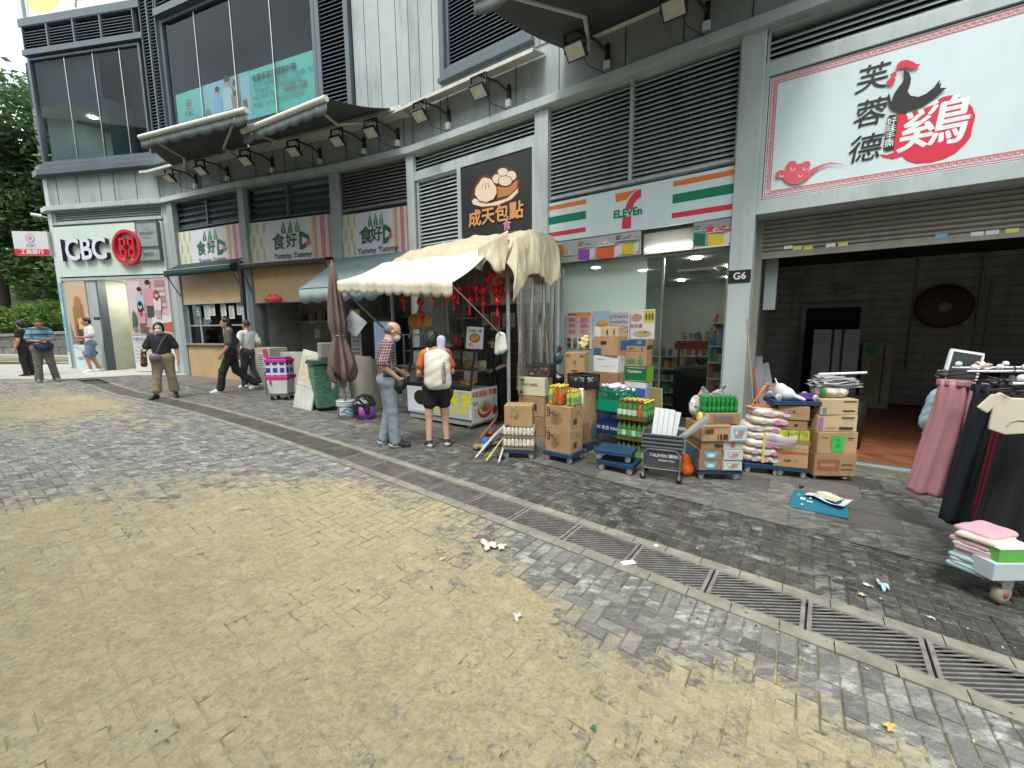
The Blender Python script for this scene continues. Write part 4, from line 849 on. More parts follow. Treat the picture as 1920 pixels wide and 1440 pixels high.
# hanging sign on the corner
Mh=T(-14.86,13.95,0)@RZ(R(4))@Matrix.Rotation(R(6),4,'Y')
t,A=signboard('hanging_sign','small white and red bank sign sticking out from the building corner','sign',T(-14.80,13.8,4.1)@RZ(R(6)),-1.0,0,0,.74,0,.12,pm(.62,.62,.62))
A.rect(-1,0,0,.2,REDP); A.text('工商銀行',-.5,.1,.17,WHT,bold=.02); A.text('ICBC',-.5,.30,.13,(.25,.25,.28),bold=.015); A.ell(-.5,.53,.13,.14,(.45,.3,.3)); A.ell(-.5,.53,.10,.11,(.62,.62,.62)); A.rect(-.56,-.44,.47,.59,(.45,.3,.3)); A.build(parent=t)
# teal banner behind the bay glass
M=FM['bay']; t,A=signboard('window_banner','wide mint green bank banner behind the upstairs glass bay','banner',M,.9,6.03,7.1,8.24,.045,.01,pm(.20,.56,.45))
A.ell(1.42,7.9,.13,.14,(.4,.12,.1)); A.ell(1.42,7.9,.10,.11,(.2,.56,.45)); A.rect(1.36,1.48,7.84,7.96,(.4,.12,.1)); A.text('ICBC',1.42,7.66,.17,(.1,.2,.2),bold=.02); A.text('中國工商銀行',1.42,7.4,.19,(.02,.1,.1),bold=.015); A.line([(1.05,7.55),(1.8,7.55)],.01,(.1,.3,.28))
A.rect(2.05,3.86,7.1,8.24,(.36,.55,.58)); A.rect(2.9,3.5,7.2,8.24,(.45,.40,.34)); A.rect(3.5,3.8,7.1,8.24,(.38,.56,.6)); A.ell(2.2,7.35,.14,.3,(.2,.26,.16)); A.rect(3.55,3.72,7.2,7.6,(.3,.1,.09))
fig(2.62,7.1,.85,(.3,.48,.62),(.04,.05,.07),(.05,.03,.02)); fig(3.02,7.1,1.0,(.6,.62,.62),(.05,.05,.06),(.07,.04,.03)); fig(3.32,7.1,.85,(.4,.26,.18),(.35,.3,.3),(.14,.07,.05),True)
A.text('推薦新客戶體驗計劃',3.95,8.0,.17,(.02,.09,.09),bold=.015,align='LEFT')
for q,st in enumerate(('現有客戶推薦親友成功開立「工銀理財」賬戶','「理財金賬戶」並完成指定理財項目','推薦人最高可獲')): A.text(st,3.95,7.84-.14*q,.105,(.05,.18,.18),align='LEFT')
A.text('HK$2,500',5.0,7.56,.19,(.28,.12,.06),bold=.012,align='LEFT'); A.text('推廣期：2026年1月1日至2026年6月30日',3.95,7.38,.1,(.05,.18,.18),align='LEFT'); A.build(parent=t)
# picture board along the top of the corner
t,A=signboard('advert_board','large pastel advertising board above the bank corner','billboard',FM['icbc'],.3,4.2,10.9,13.2,-.02,.08,pm(.62,.62,.55),frame=pm(.5,.52,.5),fw=.08)
A.ell(.9,11.3,.6,.35,(.6,.55,.2)); A.ell(.6,11.8,.4,.3,(.12,.25,.5)); A.ell(2.3,11.6,.8,.5,(.62,.5,.45)); A.ell(3.3,11.4,.6,.3,(.5,.55,.35)); A.line([(2.0,10.95),(2.1,11.3),(2.0,11.8)],.07,(.3,.14,.1)); A.build(parent=t)
# ------------------------------------------------------------------ soft shapes: a smooth union of capsules and ellipsoids, meshed on a grid
def soft(prims,vox=.01,cuts=(),disp=None):
    pr=[]; lo=np.full(3,1e9); hi=-lo
    for p in prims:
        if p[0]=='c':
            a,b=np.array(p[1],float),np.array(p[2],float); r=max(p[3],p[4]); l_=np.minimum(a,b)-r; h_=np.maximum(a,b)+r
        else:
            a=np.array(p[1],float); r=np.array(p[2],float).max() if len(p)>4 and p[4] is not None else np.array(p[2],float); l_=a-r; h_=a+r
        lo=np.minimum(lo,l_); hi=np.maximum(hi,h_); pr.append((p,l_,h_))
    lo-=vox*3; hi+=vox*3; n=np.ceil((hi-lo)/vox).astype(int)+1
    ax=[lo[i]+vox*np.arange(n[i]) for i in range(3)]
    F=np.full(n,1.,dtype=np.float32)
    for p,l_,h_ in pr:
        k=(p[5] if p[0]=='c' else p[3]); m=k+vox*3
        i0=np.clip(np.floor((l_-m-lo)/vox).astype(int),0,n-1); i1=np.clip(np.ceil((h_+m-lo)/vox).astype(int)+1,1,n)
        X,Y,Z=np.meshgrid(*[ax[q][i0[q]:i1[q]] for q in range(3)],indexing='ij')
        if p[0]=='c':
            a,b=np.array(p[1],float),np.array(p[2],float); ab=b-a; q=max(ab@ab,1e-9)
            dx,dy,dz=X-a[0],Y-a[1],Z-a[2]; t=np.clip((dx*ab[0]+dy*ab[1]+dz*ab[2])/q,0,1)
            ex,ey,ez=dx-t*ab[0],dy-t*ab[1],dz-t*ab[2]
            if len(p)>6 and p[6]:
                nn,f=np.array(p[6][0],float),p[6][1]; c_=(ex*nn[0]+ey*nn[1]+ez*nn[2])*(f-1); ex=ex+c_*nn[0];ey=ey+c_*nn[1];ez=ez+c_*nn[2]
            D=np.sqrt(ex*ex+ey*ey+ez*ez)-(p[3]+(p[4]-p[3])*t)
        else:
            c=np.array(p[1],float); r=np.array(p[2],float); dx,dy,dz=X-c[0],Y-c[1],Z-c[2]
            if len(p)>4 and p[4] is not None:
                R_=np.array(p[4]).reshape(3,3); dx,dy,dz=[dx*R_[0,i]+dy*R_[1,i]+dz*R_[2,i] for i in range(3)]
            k0=np.sqrt((dx/r[0])**2+(dy/r[1])**2+(dz/r[2])**2); k1=np.sqrt((dx/r[0]**2)**2+(dy/r[1]**2)**2+(dz/r[2]**2)**2)
            D=np.where(k1>1e-6,k0*(k0-1)/np.maximum(k1,1e-6),-r.min())
        S=F[i0[0]:i1[0],i0[1]:i1[1],i0[2]:i1[2]]
        if k>0: h=np.maximum(k-np.abs(S-D),0)/k; S[...]=np.minimum(S,D)-h*h*k*.25
        else: S[...]=np.minimum(S,D)
    X,Y,Z=np.meshgrid(*ax,indexing='ij')
    for c,nv in cuts: F=np.maximum(F,((X-c[0])*nv[0]+(Y-c[1])*nv[1]+(Z-c[2])*nv[2]).astype(np.float32))
    if disp is not None: F=F+disp(X,Y,Z).astype(np.float32)
    F[0]=F[-1]=1; F[:,0]=F[:,-1]=1; F[:,:,0]=F[:,:,-1]=1
    c=[n[0]-1,n[1]-1,n[2]-1]; P=np.zeros((*c,3),np.float32); cnt=np.zeros(c,np.float32)
    def sub(o): return F[o[0]:o[0]+c[0],o[1]:o[1]+c[1],o[2]:o[2]+c[2]]
    for a in range(3):
        for o in range(4):
            o0=[0,0,0]; oth=[q for q in range(3) if q!=a]; o0[oth[0]]=o&1; o0[oth[1]]=o>>1; o1=list(o0); o1[a]=1
            f0,f1=sub(o0),sub(o1); x=(f0<0)!=(f1<0); t=np.where(x,f0/np.where(x,f0-f1,1),0)
            for q in range(3): P[...,q]+=np.where(x,o0[q]+(t if q==a else 0),0)
            cnt+=x
    act=cnt>0; idx=np.full(c,-1,np.int64); idx[act]=np.arange(act.sum()); ii=np.argwhere(act)
    V=(ii+P[act]/cnt[act][:,None])*vox+lo; fs=[]
    for a in range(3):
        b_,c_=(a+1)%3,(a+2)%3; sl=[slice(1,-1)]*3; sl[a]=slice(0,-1)
        s2=list(sl); s2[a]=slice(1,None); f0,f1=F[tuple(sl)],F[tuple(s2)]; x=(f0<0)!=(f1<0); e=np.argwhere(x); inn=(f0<0)[x]
        base=e.copy(); base[:,b_]+=1; base[:,c_]+=1
        def g(db,dc_): q=base.copy(); q[:,b_]-=db; q[:,c_]-=dc_; return idx[q[:,0],q[:,1],q[:,2]]
        qd=np.stack([g(1,1),g(0,1),g(0,0),g(1,0)],1); qd[~inn]=qd[~inn][:,::-1]; fs.append(qd)
    fc=np.concatenate(fs); fc=fc[(fc>=0).all(1)]
    return V,fc
def softobj(name,prims,mats,parent=None,vox=.01,cuts=(),pick=None,disp=None,loc=None,rz=0):
    V,fc=soft(prims,vox,cuts,disp); me=bpy.data.meshes.new(name); me.from_pydata(V.tolist(),[],fc.tolist())
    if not isinstance(mats,(list,tuple)): mats=[mats]
    for m in mats: me.materials.append(m)
    me.polygons.foreach_set('use_smooth',[True]*len(me.polygons))
    if pick is not None:
        cc=V[fc].mean(1); me.polygons.foreach_set('material_index',pick(cc).astype(np.int32))
    me.update(); o=bpy.data.objects.new(name,me); COL.objects.link(o)
    if parent: o.parent=parent
    if loc is not None: o.location=loc; o.rotation_euler=(0,0,rz)
    return o
def noise(x,y,s=0):
    return (math.sin(x*1.7+s)+math.sin(y*2.3+1.3*s)+math.sin((x+y)*3.1+.7*s)*.6+math.sin((x*2.1-y*1.3)*2.2+s*.3)*.5)/3
# ------------------------------------------------------------------ awnings, canopies, spotlights on the facade
GFAB=mat('awning_grey_fabric',(.05,.055,.055),.8,var=.2,bump=.2,stain=.2); VAL=mat('valance_grey',(.12,.145,.145),.8,var=.15,vs=5,stain=.3); BARW=mat('awning_bar_cream',(.6,.59,.53),.4,stain=.2); ARM=mat('awning_arm',(.42,.41,.38),.4)
def scallop(mb,A,B,h,n,mi=0,amp=.06,drop=Vector((0,0,-1)),wav=0):
    A=Vector(A);B=Vector(B); N_=n*8; vs=[]; nrm=(B-A).cross(Vector((0,0,1))).normalized()
    for i in range(N_+1):
        t=i/N_; p=A.lerp(B,t); q=h+amp*abs(math.sin(math.pi*t*n))-amp; o=nrm*(wav*math.sin(t*n*math.pi*2)); vs+=[p,p+drop*q+o]
    mb.add(vs,[(2*i,2*i+2,2*i+3,2*i+1) for i in range(N_)],mi,I4,True)
def awning(lab,WL,WR,FL,FR_):
    WL,WR,FL,FR_=[Vector(p) for p in (WL,WR,FL,FR_)]
    t=thing('retractable_awning',lab,'awning',(WL+WR)/2,0,'folding arm awnings above the shop signs'); o=-t.location; M=T(*o)
    mb=MB(); mb.grid(lambda a,b: WL.lerp(WR,a).lerp(FL.lerp(FR_,a),b)-Vector((0,0,.06*math.sin(math.pi*b)+.012*math.sin(a*40)*math.sin(math.pi*b))),24,6,0,M); mb.build('fabric',GFAB,t,solid=.006)
    mb=MB(); mb.tube([FL,FR_],.055,10,0,M); mb.build('front_bar',BARW,t)
    mb=MB(); mb.tube([WL,WR],.05,8,0,M); mb.build('wall_roller',BARW,t)
    mb=MB(); scallop(mb,FL+Vector((0,0,-.03))+o,FR_+Vector((0,0,-.03))+o,.22,7,wav=.004,amp=.05); mb.build('valance',VAL,t,solid=.004)
    for a,s_ in ((.12,.3),(.9,-.3)):
        w_=WL.lerp(WR,a)-Vector((0,0,.18)); f_=FL.lerp(FR_,a)-Vector((0,0,.1)); e=w_.lerp(f_,.5)+(FR_-FL).normalized()*s_*1.6-Vector((0,0,.05)); mb=MB(); mb.tube([w_,e],.03,6,0,M); mb.tube([e,f_],.026,6,0,M); mb.build('folding_arm',ARM,t)
    return t
nb=lambda s_: Vector((FM[s_][0][1],FM[s_][1][1],0))
def wp(seg,px,py): u_,z_=uz(seg,px,py,-.03); return pt(seg,u_,-.03,z_)
w2=wp('y3',752,202); z2=w2.z
awning('open grey awning with white front bar in front of the mint banner, nearer one',pt('y2',.45,-.03,z2-.05),w2,at(455,247,8.6),at(612,184,7.65))
awning('open grey awning with white front bar in front of the bank bay, farther one',pt('y1',.75,-.03,z2-.1),pt('y2',.35,-.03,z2-.1),at(263,258,9.3),at(462,206,8.25))
w3=wp('sev',1058,92); awning('dark awning seen from below at the top edge over the convenience shop',w3,pt('chk',1.2,-.03,w3.z+.0),at(888,-4,5.75),at(1500,-300,4.1))
def spot(seg,px,py,lab):
    u_,z_=uz(seg,px,py,-.5); base=pt(seg,u_,0,5.9)
    t=thing('spotlight',lab,'floodlight',base,0,'floodlights on arms over the shop signs'); M=T(*(-base))@FM[seg]@T(u_,0,5.9)
    mb=MB(); mb.box(.28,.34,-.03,.02,-.17,.12,0,M); mb.build('wall_plate',BLACK,t)
    mb=MB(); mb.tube([M@Vector((.31,-.02,.0)),M@Vector((.2,-.2,.12)),M@Vector((.02,-.5,.16))],.022,6); mb.build('arm',BLACK,t)
    mb=MB(); 
    for x in (-.17,.17): mb.box(x-.008,x+.008,-.52,-.48,-.1,.16,0,M)
    mb.box(-.17,.17,-.52,-.48,.15,.165,0,M); mb.build('bracket',BLACK,t)
    Mh=M@T(0,-.5,-.1)@RX(R(52)); mb=MB(); mb.box(-.16,.16,-.02,.035,-.125,.125,0,Mh); mb.box(-.10,.10,.035,.08,-.08,.08,0,Mh); mb.build('housing',BLACK,t,bevel=.008)
    mb=MB(); mb.box(-.135,.135,-.026,-.018,-.10,.10,0,Mh); mb.box(-.06,.06,-.029,-.02,-.045,.045,1,Mh); mb.build('lens',[mat('lamp_glass',(.5,.52,.48),.2,bump=0),mat('lamp_chip',(.6,.56,.34),.4,bump=0)],t)
    mb=MB(); mb.tube([M@Vector((.05,-.45,-.08)),M@Vector((.12,-.3,-.25)),M@Vector((.29,-.03,-.3))],.006,5); mb.build('cable',BLACK,t)
    mb=MB(); mb.box(.27,.36,-.07,.0,-.26,-.14,0,M); mb.build('junction_box',W,t)
SP=[('y1',318,340,'leftmost floodlight, nearest to the bank end of the ledge'),('y1',378,334,'floodlight over the dark green awning, second from the bank'),('y2',462,320,'floodlight over the brown awning, left of its pair'),('y2',552,303,'floodlight over the brown awning, right of its pair'),('y3',634,292,'floodlight in the shade of the nearer grey awning, left of two'),('y3',697,277,'floodlight in the shade of the nearer grey awning, right of two'),
 ('bao',788,238,'floodlight over the slatted vent left of the bun sign'),('bao',898,195,'floodlight just above the black bun sign'),('sev',1078,128,'floodlight over the striped seven sign, left of its pair'),('sev',1262,50,'floodlight over the striped seven sign, right of its pair')]
for a in SP: spot(*a)
mb=MB(); M=FM['cor']; cam0=pt('cor',.1,-.15,5.3); t=thing('security_camera','small white camera on the building corner above the hanging bank sign','camera',cam0); mb.tube([(0,0,0),(-.2,-.12,.02)],.045,8); mb.build('housing',W,t); mb=MB(); mb.tube([(0,0,0),(.12,.1,-.04)],.015,6); mb.build('bracket',W,t)
# ------------------------------------------------------------------ snack bar fronts
WOODP=mat('beige_board',(.47,.33,.18),.55,var=.12,vs=2,bump=.05); 
def shade(seg,u0,u1,z0,z1,lab,d=-.02):
    t=thing('roller_shade',lab,'shade',pt(seg,(u0+u1)/2,d,z0),0); M=T(*(-t.location))@FM[seg]; mb=MB(); mb.box(u0,u1,d,d+.03,z0,z1,0,M); mb.build('panel',WOODP,t,bevel=.004); mb=MB(); mb.box(u0,u1,d-.01,d+.04,z0-.03,z0,0,M); mb.build('bottom_rail',GREY,t); return t
shade('y1',.4,3.12,2.47,3.3,'beige board hung under the dark green awning'); shade('y2',.14,2.72,2.42,3.4,'beige board hung under the dark brown awning')
t=thing('counter_front','beige boarded snack bar counter with stone ledge below the dark windows','counter',pt('y1',1.7,0,.25)); M=T(*(-t.location))@FM['y1']; mb=MB(); mb.box(.38,3.14,-.02,.05,.1,1.25,0,M); mb.build('panel',WOODP,t); mb=MB(); mb.box(.36,3.16,-.1,.5,1.25,1.29,0,M); mb.build('ledge',mat('stone_ledge',(.3,.26,.2),.4),t)
GD=glass('snack_glass',(.55,.6,.58),1.,1.5)
mb=MB(); M=FM['y1']
for u_ in (.4,.42+.55,2.0,3.1): mb.box(u_-.03,u_+.03,.06,.12,1.29,2.5,0,M)
mb.box(.4,3.1,.06,.12,1.8,1.84,0,M); o=part('window',mb,GREY)
for a,b in ((.43,.94),(1.0,1.97),(2.03,3.07)):
    mb=MB(); mb.quad((a,.09,1.84),(b,.09,1.84),(b,.09,2.5),(a,.09,2.5),0,M); mb.quad((a,.09,1.29),(b,.09,1.29),(b,.09,1.8),(a,.09,1.8),0,M); part('pane',mb,GD,o)
for k,(u_,z_,c) in enumerate(((.95,2.25,'green'),(1.35,2.2,'pale'),(1.6,2.3,'white'),(2.1,2.28,'tall white'),(2.45,2.2,'small'),(2.8,2.3,'grey'))):
    t,A=signboard('price_note',f'{c} paper note on the snack bar window behind the walking men' if k else 'dark green price list on the left snack bar window','note',FM['y1'],u_-.12,u_+.12,z_-.2,z_+.17,.05,.004,pm(.5,.52,.48) if k else pm(.04,.1,.07),group='paper notes on the snack bar window')
    for q in range(5): A.rect(u_-.09,u_+.02+.05*rnd.random(),z_-.14+.055*q,z_-.11+.055*q,(.2,.22,.2) if k else (.4,.5,.4),True)
    A.build(parent=t)
def small_awning(name,lab,seg,u0,u1,zt,zb,out,fab,val,h,n,amp,arms=True):
    t=thing(name,lab,'awning',pt(seg,(u0+u1)/2,-.03,zt)); M=T(*(-t.location))@FM[seg]
    mb=MB(); mb.grid(lambda a,b:(u0+(u1-u0)*a,-.03-out*b,zt+(zb-zt)*b-.02*math.sin(math.pi*b)*(1+.5*math.sin(a*19))),20,6,0,M); mb.build('fabric',fab,t,solid=.006)
    mb=MB(); scallop(mb,M@Vector((u0,-.03-out,zb)),M@Vector((u1,-.03-out,zb)),h,n,amp=amp,wav=.004); mb.build('valance',val,t,solid=.004)
    mb=MB(); mb.tube([M@Vector((u0,-.03-out,zb)),M@Vector((u1,-.03-out,zb))],.015,6); mb.build('front_bar',GREY,t)
    if arms:
        for u_ in (u0+.03,u1-.03):
            mb=MB(); mb.tube([M@Vector((u_,-.03-out,zb-.03)),M@Vector((u_,-.02,zb-.75))],.014,6); mb.build('arm',DARK,t)
small_awning('shop_awning','dark green awning of the snack bar beside the bank','y1',.3,3.25,3.62,3.40,.38,mat('green_canvas',(.008,.032,.03),.7,var=.2),mat('green_canvas',(.012,.05,.045)),.17,1,.0)
small_awning('shop_awning','dark brown rolled awning above the beige board','y2',.02,2.85,3.46,3.40,.25,mat('brown_canvas',(.045,.028,.024),.7),mat('brown_canvas',(.045,.028,.024)),.14,1,.0)
small_awning('shop_awning','blue grey scalloped awning behind the folded umbrella','y3',.15,2.45,3.40,2.58,1.15,mat('bluegrey_canvas',(.20,.26,.275),.7,var=.12,stain=.2),mat('bluegrey_valance',(.24,.32,.32),.7),.34,6,.09)
tag(softobj('crab_ornament',[('e',(0,0,0),(.22,.06,.09),.03),('e',(-.2,0,.02),(.09,.05,.08),.03),('e',(.2,0,.02),(.09,.05,.08),.03),('e',(-.1,0,.1),(.05,.04,.05),.02),('e',(.1,0,.1),(.05,.04,.05),.02)],mat('ornament_red',(.6,.06,.08),.4),vox=.015,loc=pt('y2',.87,-.1,2.47),rz=math.atan2(FM['y2'][1][0],FM['y2'][0][0])),'red crab shaped ornament on the lower edge of the beige board','ornament')
# posts between the snack bars
for seg,u_,lab in (('y2',-.05,'dark upright post between the two beige boards, stickers at mid height'),):
    t=thing('canopy_post',lab,'post',pt(seg,u_,-.22,gz(-7))); M=T(*(-t.location))@FM[seg]; mb=MB(); mb.box(u_-.05,u_+.05,-.26,-.18,.18,3.5,0,M); mb.build('pole',DARK,t,bevel=.005); mb=MB(); mb.box(u_-.045,u_+.045,-.264,-.259,1.75,2.3,0,M); mb.build('sticker',pm(.3,.36,.45),t)
t=thing('snack_counter','white snack bar counter with pasted notices and a menu stand, behind the two cool boxes','counter',pt('y2',1.2,-.6,.1)); M=T(*(-t.location))@FM['y2']
mb=MB(); mb.box(.25,1.35,-.75,-.2,.1,1.22,0,M); mb.build('panel',mat('cream_counter',(.46,.44,.37),.5,stain=.3),t,bevel=.01)
mb=MB(); mb.box(1.35,2.2,-.45,-.1,.1,1.1,0,M); mb.build('panel',bpy.data.materials['cream_counter'],t,bevel=.01)
A=Art(M,-.751)
for a,b,c,d in ((.3,.62,.75,1.15),(.95,1.2,.72,1.1)):
    A.rect(a,b,c,d,(.55,.54,.52))
    for q in range(6): A.rect(a+.03,b-.04-.05*rnd.random(),c+.04+.055*q,c+.06+.055*q,(.12,.12,.14))
A.rect(1.15,1.3,1.0,1.2,(.5,.07,.1)); A.build('notice_print',t)
mb=MB(); Mm=M@T(.55,-.55,1.22); mb.prism([(-.28,0),(.35,0),(.25,.3),(-.28,.32)],-.12,-.1,0,Mm); mb.build('menu_stand',mat('brown_card',(.30,.18,.09),.7),t); mb=MB(); mb.box(.2,.42,-.7,-.5,1.22,1.36,0,M); mb.build('till',mat('till_cream',(.5,.5,.4),.5),t)
# drinks fridges at the third snack bar
for u_,lab,c in ((1.35,'glass drinks fridge under the blue grey awning',(.25,.36,.48)),):
    t=thing('drinks_fridge',lab,'fridge',pt('y3',u_,.1,.1)); M=T(*(-t.location))@FM['y3']; mb=MB(); mb.box(u_-.33,u_+.33,.12,.7,.08,1.95,0,M); mb.build('cabinet',DARK,t,bevel=.01); mb=MB(); mb.box(u_-.26,u_+.26,.10,.122,.4,1.85,0,M); mb.build('door',mat('fridge_glow',c,.2,emit=.25,bump=0),t)
t,A=signboard('menu_strip','tall narrow menu board with yellow head beside the drinks fridge','menu board',FM['y3'],.42,.75,.75,2.15,.0,.02,pm(.5,.5,.48)); A.rect(.42,.75,1.75,2.15,(.5,.36,.08)); 
for q in range(8): A.rect(.46,.70,.85+.1*q,.9+.1*q,((.15,.2,.3),(.5,.25,.15),(.2,.2,.22))[q%3])
A.build(parent=t)
# ------------------------------------------------------------------ food stall under the cream tarpaulin
eb=Vector((FM['bao'][0][0],FM['bao'][1][0],0)); nbv=nb('bao'); SO=Vector((-.05,6.35,gz(0)))
MS=Matrix(((eb.x,nbv.x,0,SO.x),(eb.y,nbv.y,0,SO.y),(0,0,1,SO.z),(0,0,0,1)))
def sp(u_,d_,z_): return MS@Vector((u_,d_,z_))
CANV=mat('white_canvas',(.60,.59,.53),.75,var=.06,vs=2,bump=.08,bs=30,stain=.12,scol=(.45,.38,.2)); TARP=mat('cream_tarpaulin',(.50,.44,.30),.55,var=.1,vs=2,bump=.12,bs=18,stain=.15)
t=thing('steel_scaffold','grey steel posts and braces carrying the food stall roof','scaffold',SO)
Mi=T(*(-SO))@MS; PST=mat('galvanised_post',(.27,.3,.31),.45,metal=.3,var=.15)
for u_,d_,h_ in ((0,0,2.95),(-2.6,0,2.85),(0,1.35,2.9),(-2.6,1.35,2.9),(-1.75,.55,2.85)):
    mb=MB(); mb.tube([Mi@Vector((u_,d_,0+ (0.08 if u_<-1 else 0))),Mi@Vector((u_,d_,h_))],.03,10); mb.build('post',PST,t)
for a,b in (((-2.6,0,2.8),(0,0,2.8)),((0,0,2.8),(0,1.35,2.8)),((-2.6,0,2.8),(-2.6,1.35,2.8)),((-2.6,0,1.5),(-2.75,-.98,2.4)),((-2.0,.1,1.5),(-1.7,.6,2.7)),((-2.3,.1,1.5),(-2.2,.6,2.7))):
    mb=MB(); mb.tube([Mi@Vector(a),Mi@Vector(b)],.018,8); mb.build('brace',PST,t)
mb=MB(); mb.tube([Mi@Vector((0,0,1.45)),Mi@Vector((-.25,-.98,2.25))],.009,6); mb.build('brace',PST,t)
t=thing('stall_canopy','sloping white canvas stall canopy with stained scalloped edge','canopy',SO)
def cz_(a,b): # a along, b down the slope
    u_=-2.85+(2.85-.3+.0*b)*a; u_+=b*.1
    zt=2.88; zb=2.46-.2*a; return (u_,.02-1.02*b,zt+(zb-zt)*b-.05*math.sin(math.pi*b)+.006*math.sin(a*30+b*3))
mb=MB(); mb.grid(cz_,40,12,0,Mi); mb.build('roof',CANV,t,solid=.005)
mb=MB(); nq=13*8; vs=[]
for i in range(nq+1):
    a=i/nq; p=cz_(a,1); h=.15+.05*abs(math.sin(math.pi*13*a)); w_=.006*math.sin(a*26*math.pi)
    for k in range(4): vs.append((p[0],p[1]-w_*k/3-.004,p[2]-h*k/3))
mb.add(vs,[(4*i+k,4*i+k+1,4*i+k+5,4*i+k+4) for i in range(nq) for k in range(3)],0,Mi,True)
mb.build('valance',mat('stained_valance',(.52,.49,.39),.8,var=.15,vs=4,stain=.7,scol=(.30,.22,.08)),t,solid=.004)
t=thing('tarpaulin','crumpled cream tarpaulin thrown over the stall roof, hanging down at its right end','tarpaulin',SO)
def tz(a,b):
    u_=-3.05+3.15*a; d_=-.16+1.6*b
    ridge=math.sin(min(1,b*1.8)*math.pi/2); z_=2.78+.42*ridge-.05*b
    z_-=.22*max(0,.18-a)/.18*(1-b*.5)
    z_+=.028*noise(u_*4,d_*5,1.7)+.02*noise(u_*9+d_*4,d_*8,.4)+.05*math.exp(-((u_+1.1)**2)/.5)
    fl=max(0,.12-b)/.12; z_-=.16*fl*(1+.4*math.sin(u_*7)); d_+=.02*fl
    return (u_,d_-.03*math.sin(u_*5)*fl,z_)
mb=MB(); mb.grid(tz,80,36,0,Mi); mb.build('roof_sheet',TARP,t,solid=.006)
def td(a,b):
    d_=-.22+1.36*a; top=tz(1,a*.84); L_=.72+.10*math.sin(a*9+1)-.28*max(0,.3-a)/.3+.05*noise(a*9,.3,1.1)+.012*math.sin(a*47)
    fold=(.085*noise(a*8,b*1.0,.6)+.025*noise(a*22,b*2.0,2.1)+.01*noise(a*40,b*5,4.))*min(1,b*2.2)
    return (top[0]+.03+.06*math.sin(min(1,b*3)*1.57)+fold+.05*b,d_+.03*math.sin(b*5+a*20),top[2]-L_*b)
mb=MB(); mb.grid(td,110,26,0,Mi); mb.build('side_drape',TARP,t,solid=.003)
def tf(a,b):
    u_=-.42+.55*a; top=2.86+.18*a; return (u_,-.17-.09*noise(a*6,b*2,3.)*b-.05*b,top-(.30+.34*a*a+.06*math.sin(a*11))*b)
mb=MB(); mb.grid(tf,24,12,0,Mi); mb.build('corner_drape',TARP,t,solid=.005)
PLS=glass('clear_plastic',(.86,.86,.80),1.3,1.45,rough=.12,haze=.17,hcol=(.5,.47,.4))
mb=MB(); mb.grid(lambda a,b:(.10+.05*math.sin(a*22+b*2)+.03*math.sin(a*51)*b,.05+1.2*a,2.45-1.75*b),60,14,0,MS); tag(mb.build('plastic_curtain',PLS),'clear crumpled plastic curtain hanging under the tarpaulin end','curtain')
# boards and notices at the back of the stall
t=thing('stall_back_wall','dark brown boarded back wall of the food stall','wall',sp(-1,1.42,0)); Mj=T(*(-t.location))@MS
mb=MB()
for i in range(9): mb.box(-1.75,-.02,1.40,1.44,.05+i*.23,.05+i*.23+.222,0,Mj)
mb.build('board',mat('dark_brown_board',(.055,.026,.015),.5,var=.3,vs=2),t)
t,A=signboard('menu_board','cream hanging menu board with orange head and dish pictures inside the stall','menu board',MS,-1.2,-.1,2.1,2.9,1.15,.02,pm(.5,.44,.36))
A.rect(-1.2,-.1,2.68,2.9,(.55,.34,.1)); A.ell(-.85,2.6,.15,.08,(.5,.4,.32)); A.text('三餸飯',-.85,2.5,.14,(.1,.08,.08),bold=.02); A.text('串燒',-.4,2.58,.15,(.1,.08,.08),bold=.02); A.text('煎釀三寶',-.62,2.25,.16,(.45,.05,.05),bold=.02); A.ell(-.3,2.28,.12,.09,(.5,.1,.08)); A.rect(-.66,-.655,2.1,2.66,(.2,.16,.14)); A.build(parent=t)
for k,(a,b,c,d,col) in enumerate(((-1.6,-1.42,1.72,1.95,(.36,.32,.25)),(-1.38,-1.15,1.62,1.98,(.55,.3,.2)),(-1.1,-.8,1.68,1.95,(.38,.33,.26)))):
    t,A=signboard('paper_note',('small beige paper','paper with an orange block','wide beige paper')[k]+' pinned on the brown stall boards','note',MS,a,b,c,d,1.385,.004,pm(*col),group='papers pinned on the stall boards')
    if k==1: A.rect(a+.04,b-.04,c+.1,d-.06,(.55,.12,.02))
    else: A.rect(a+.03,b-.03,c+.08,c+.1,(.2,.17,.14))
    A.build(parent=t)
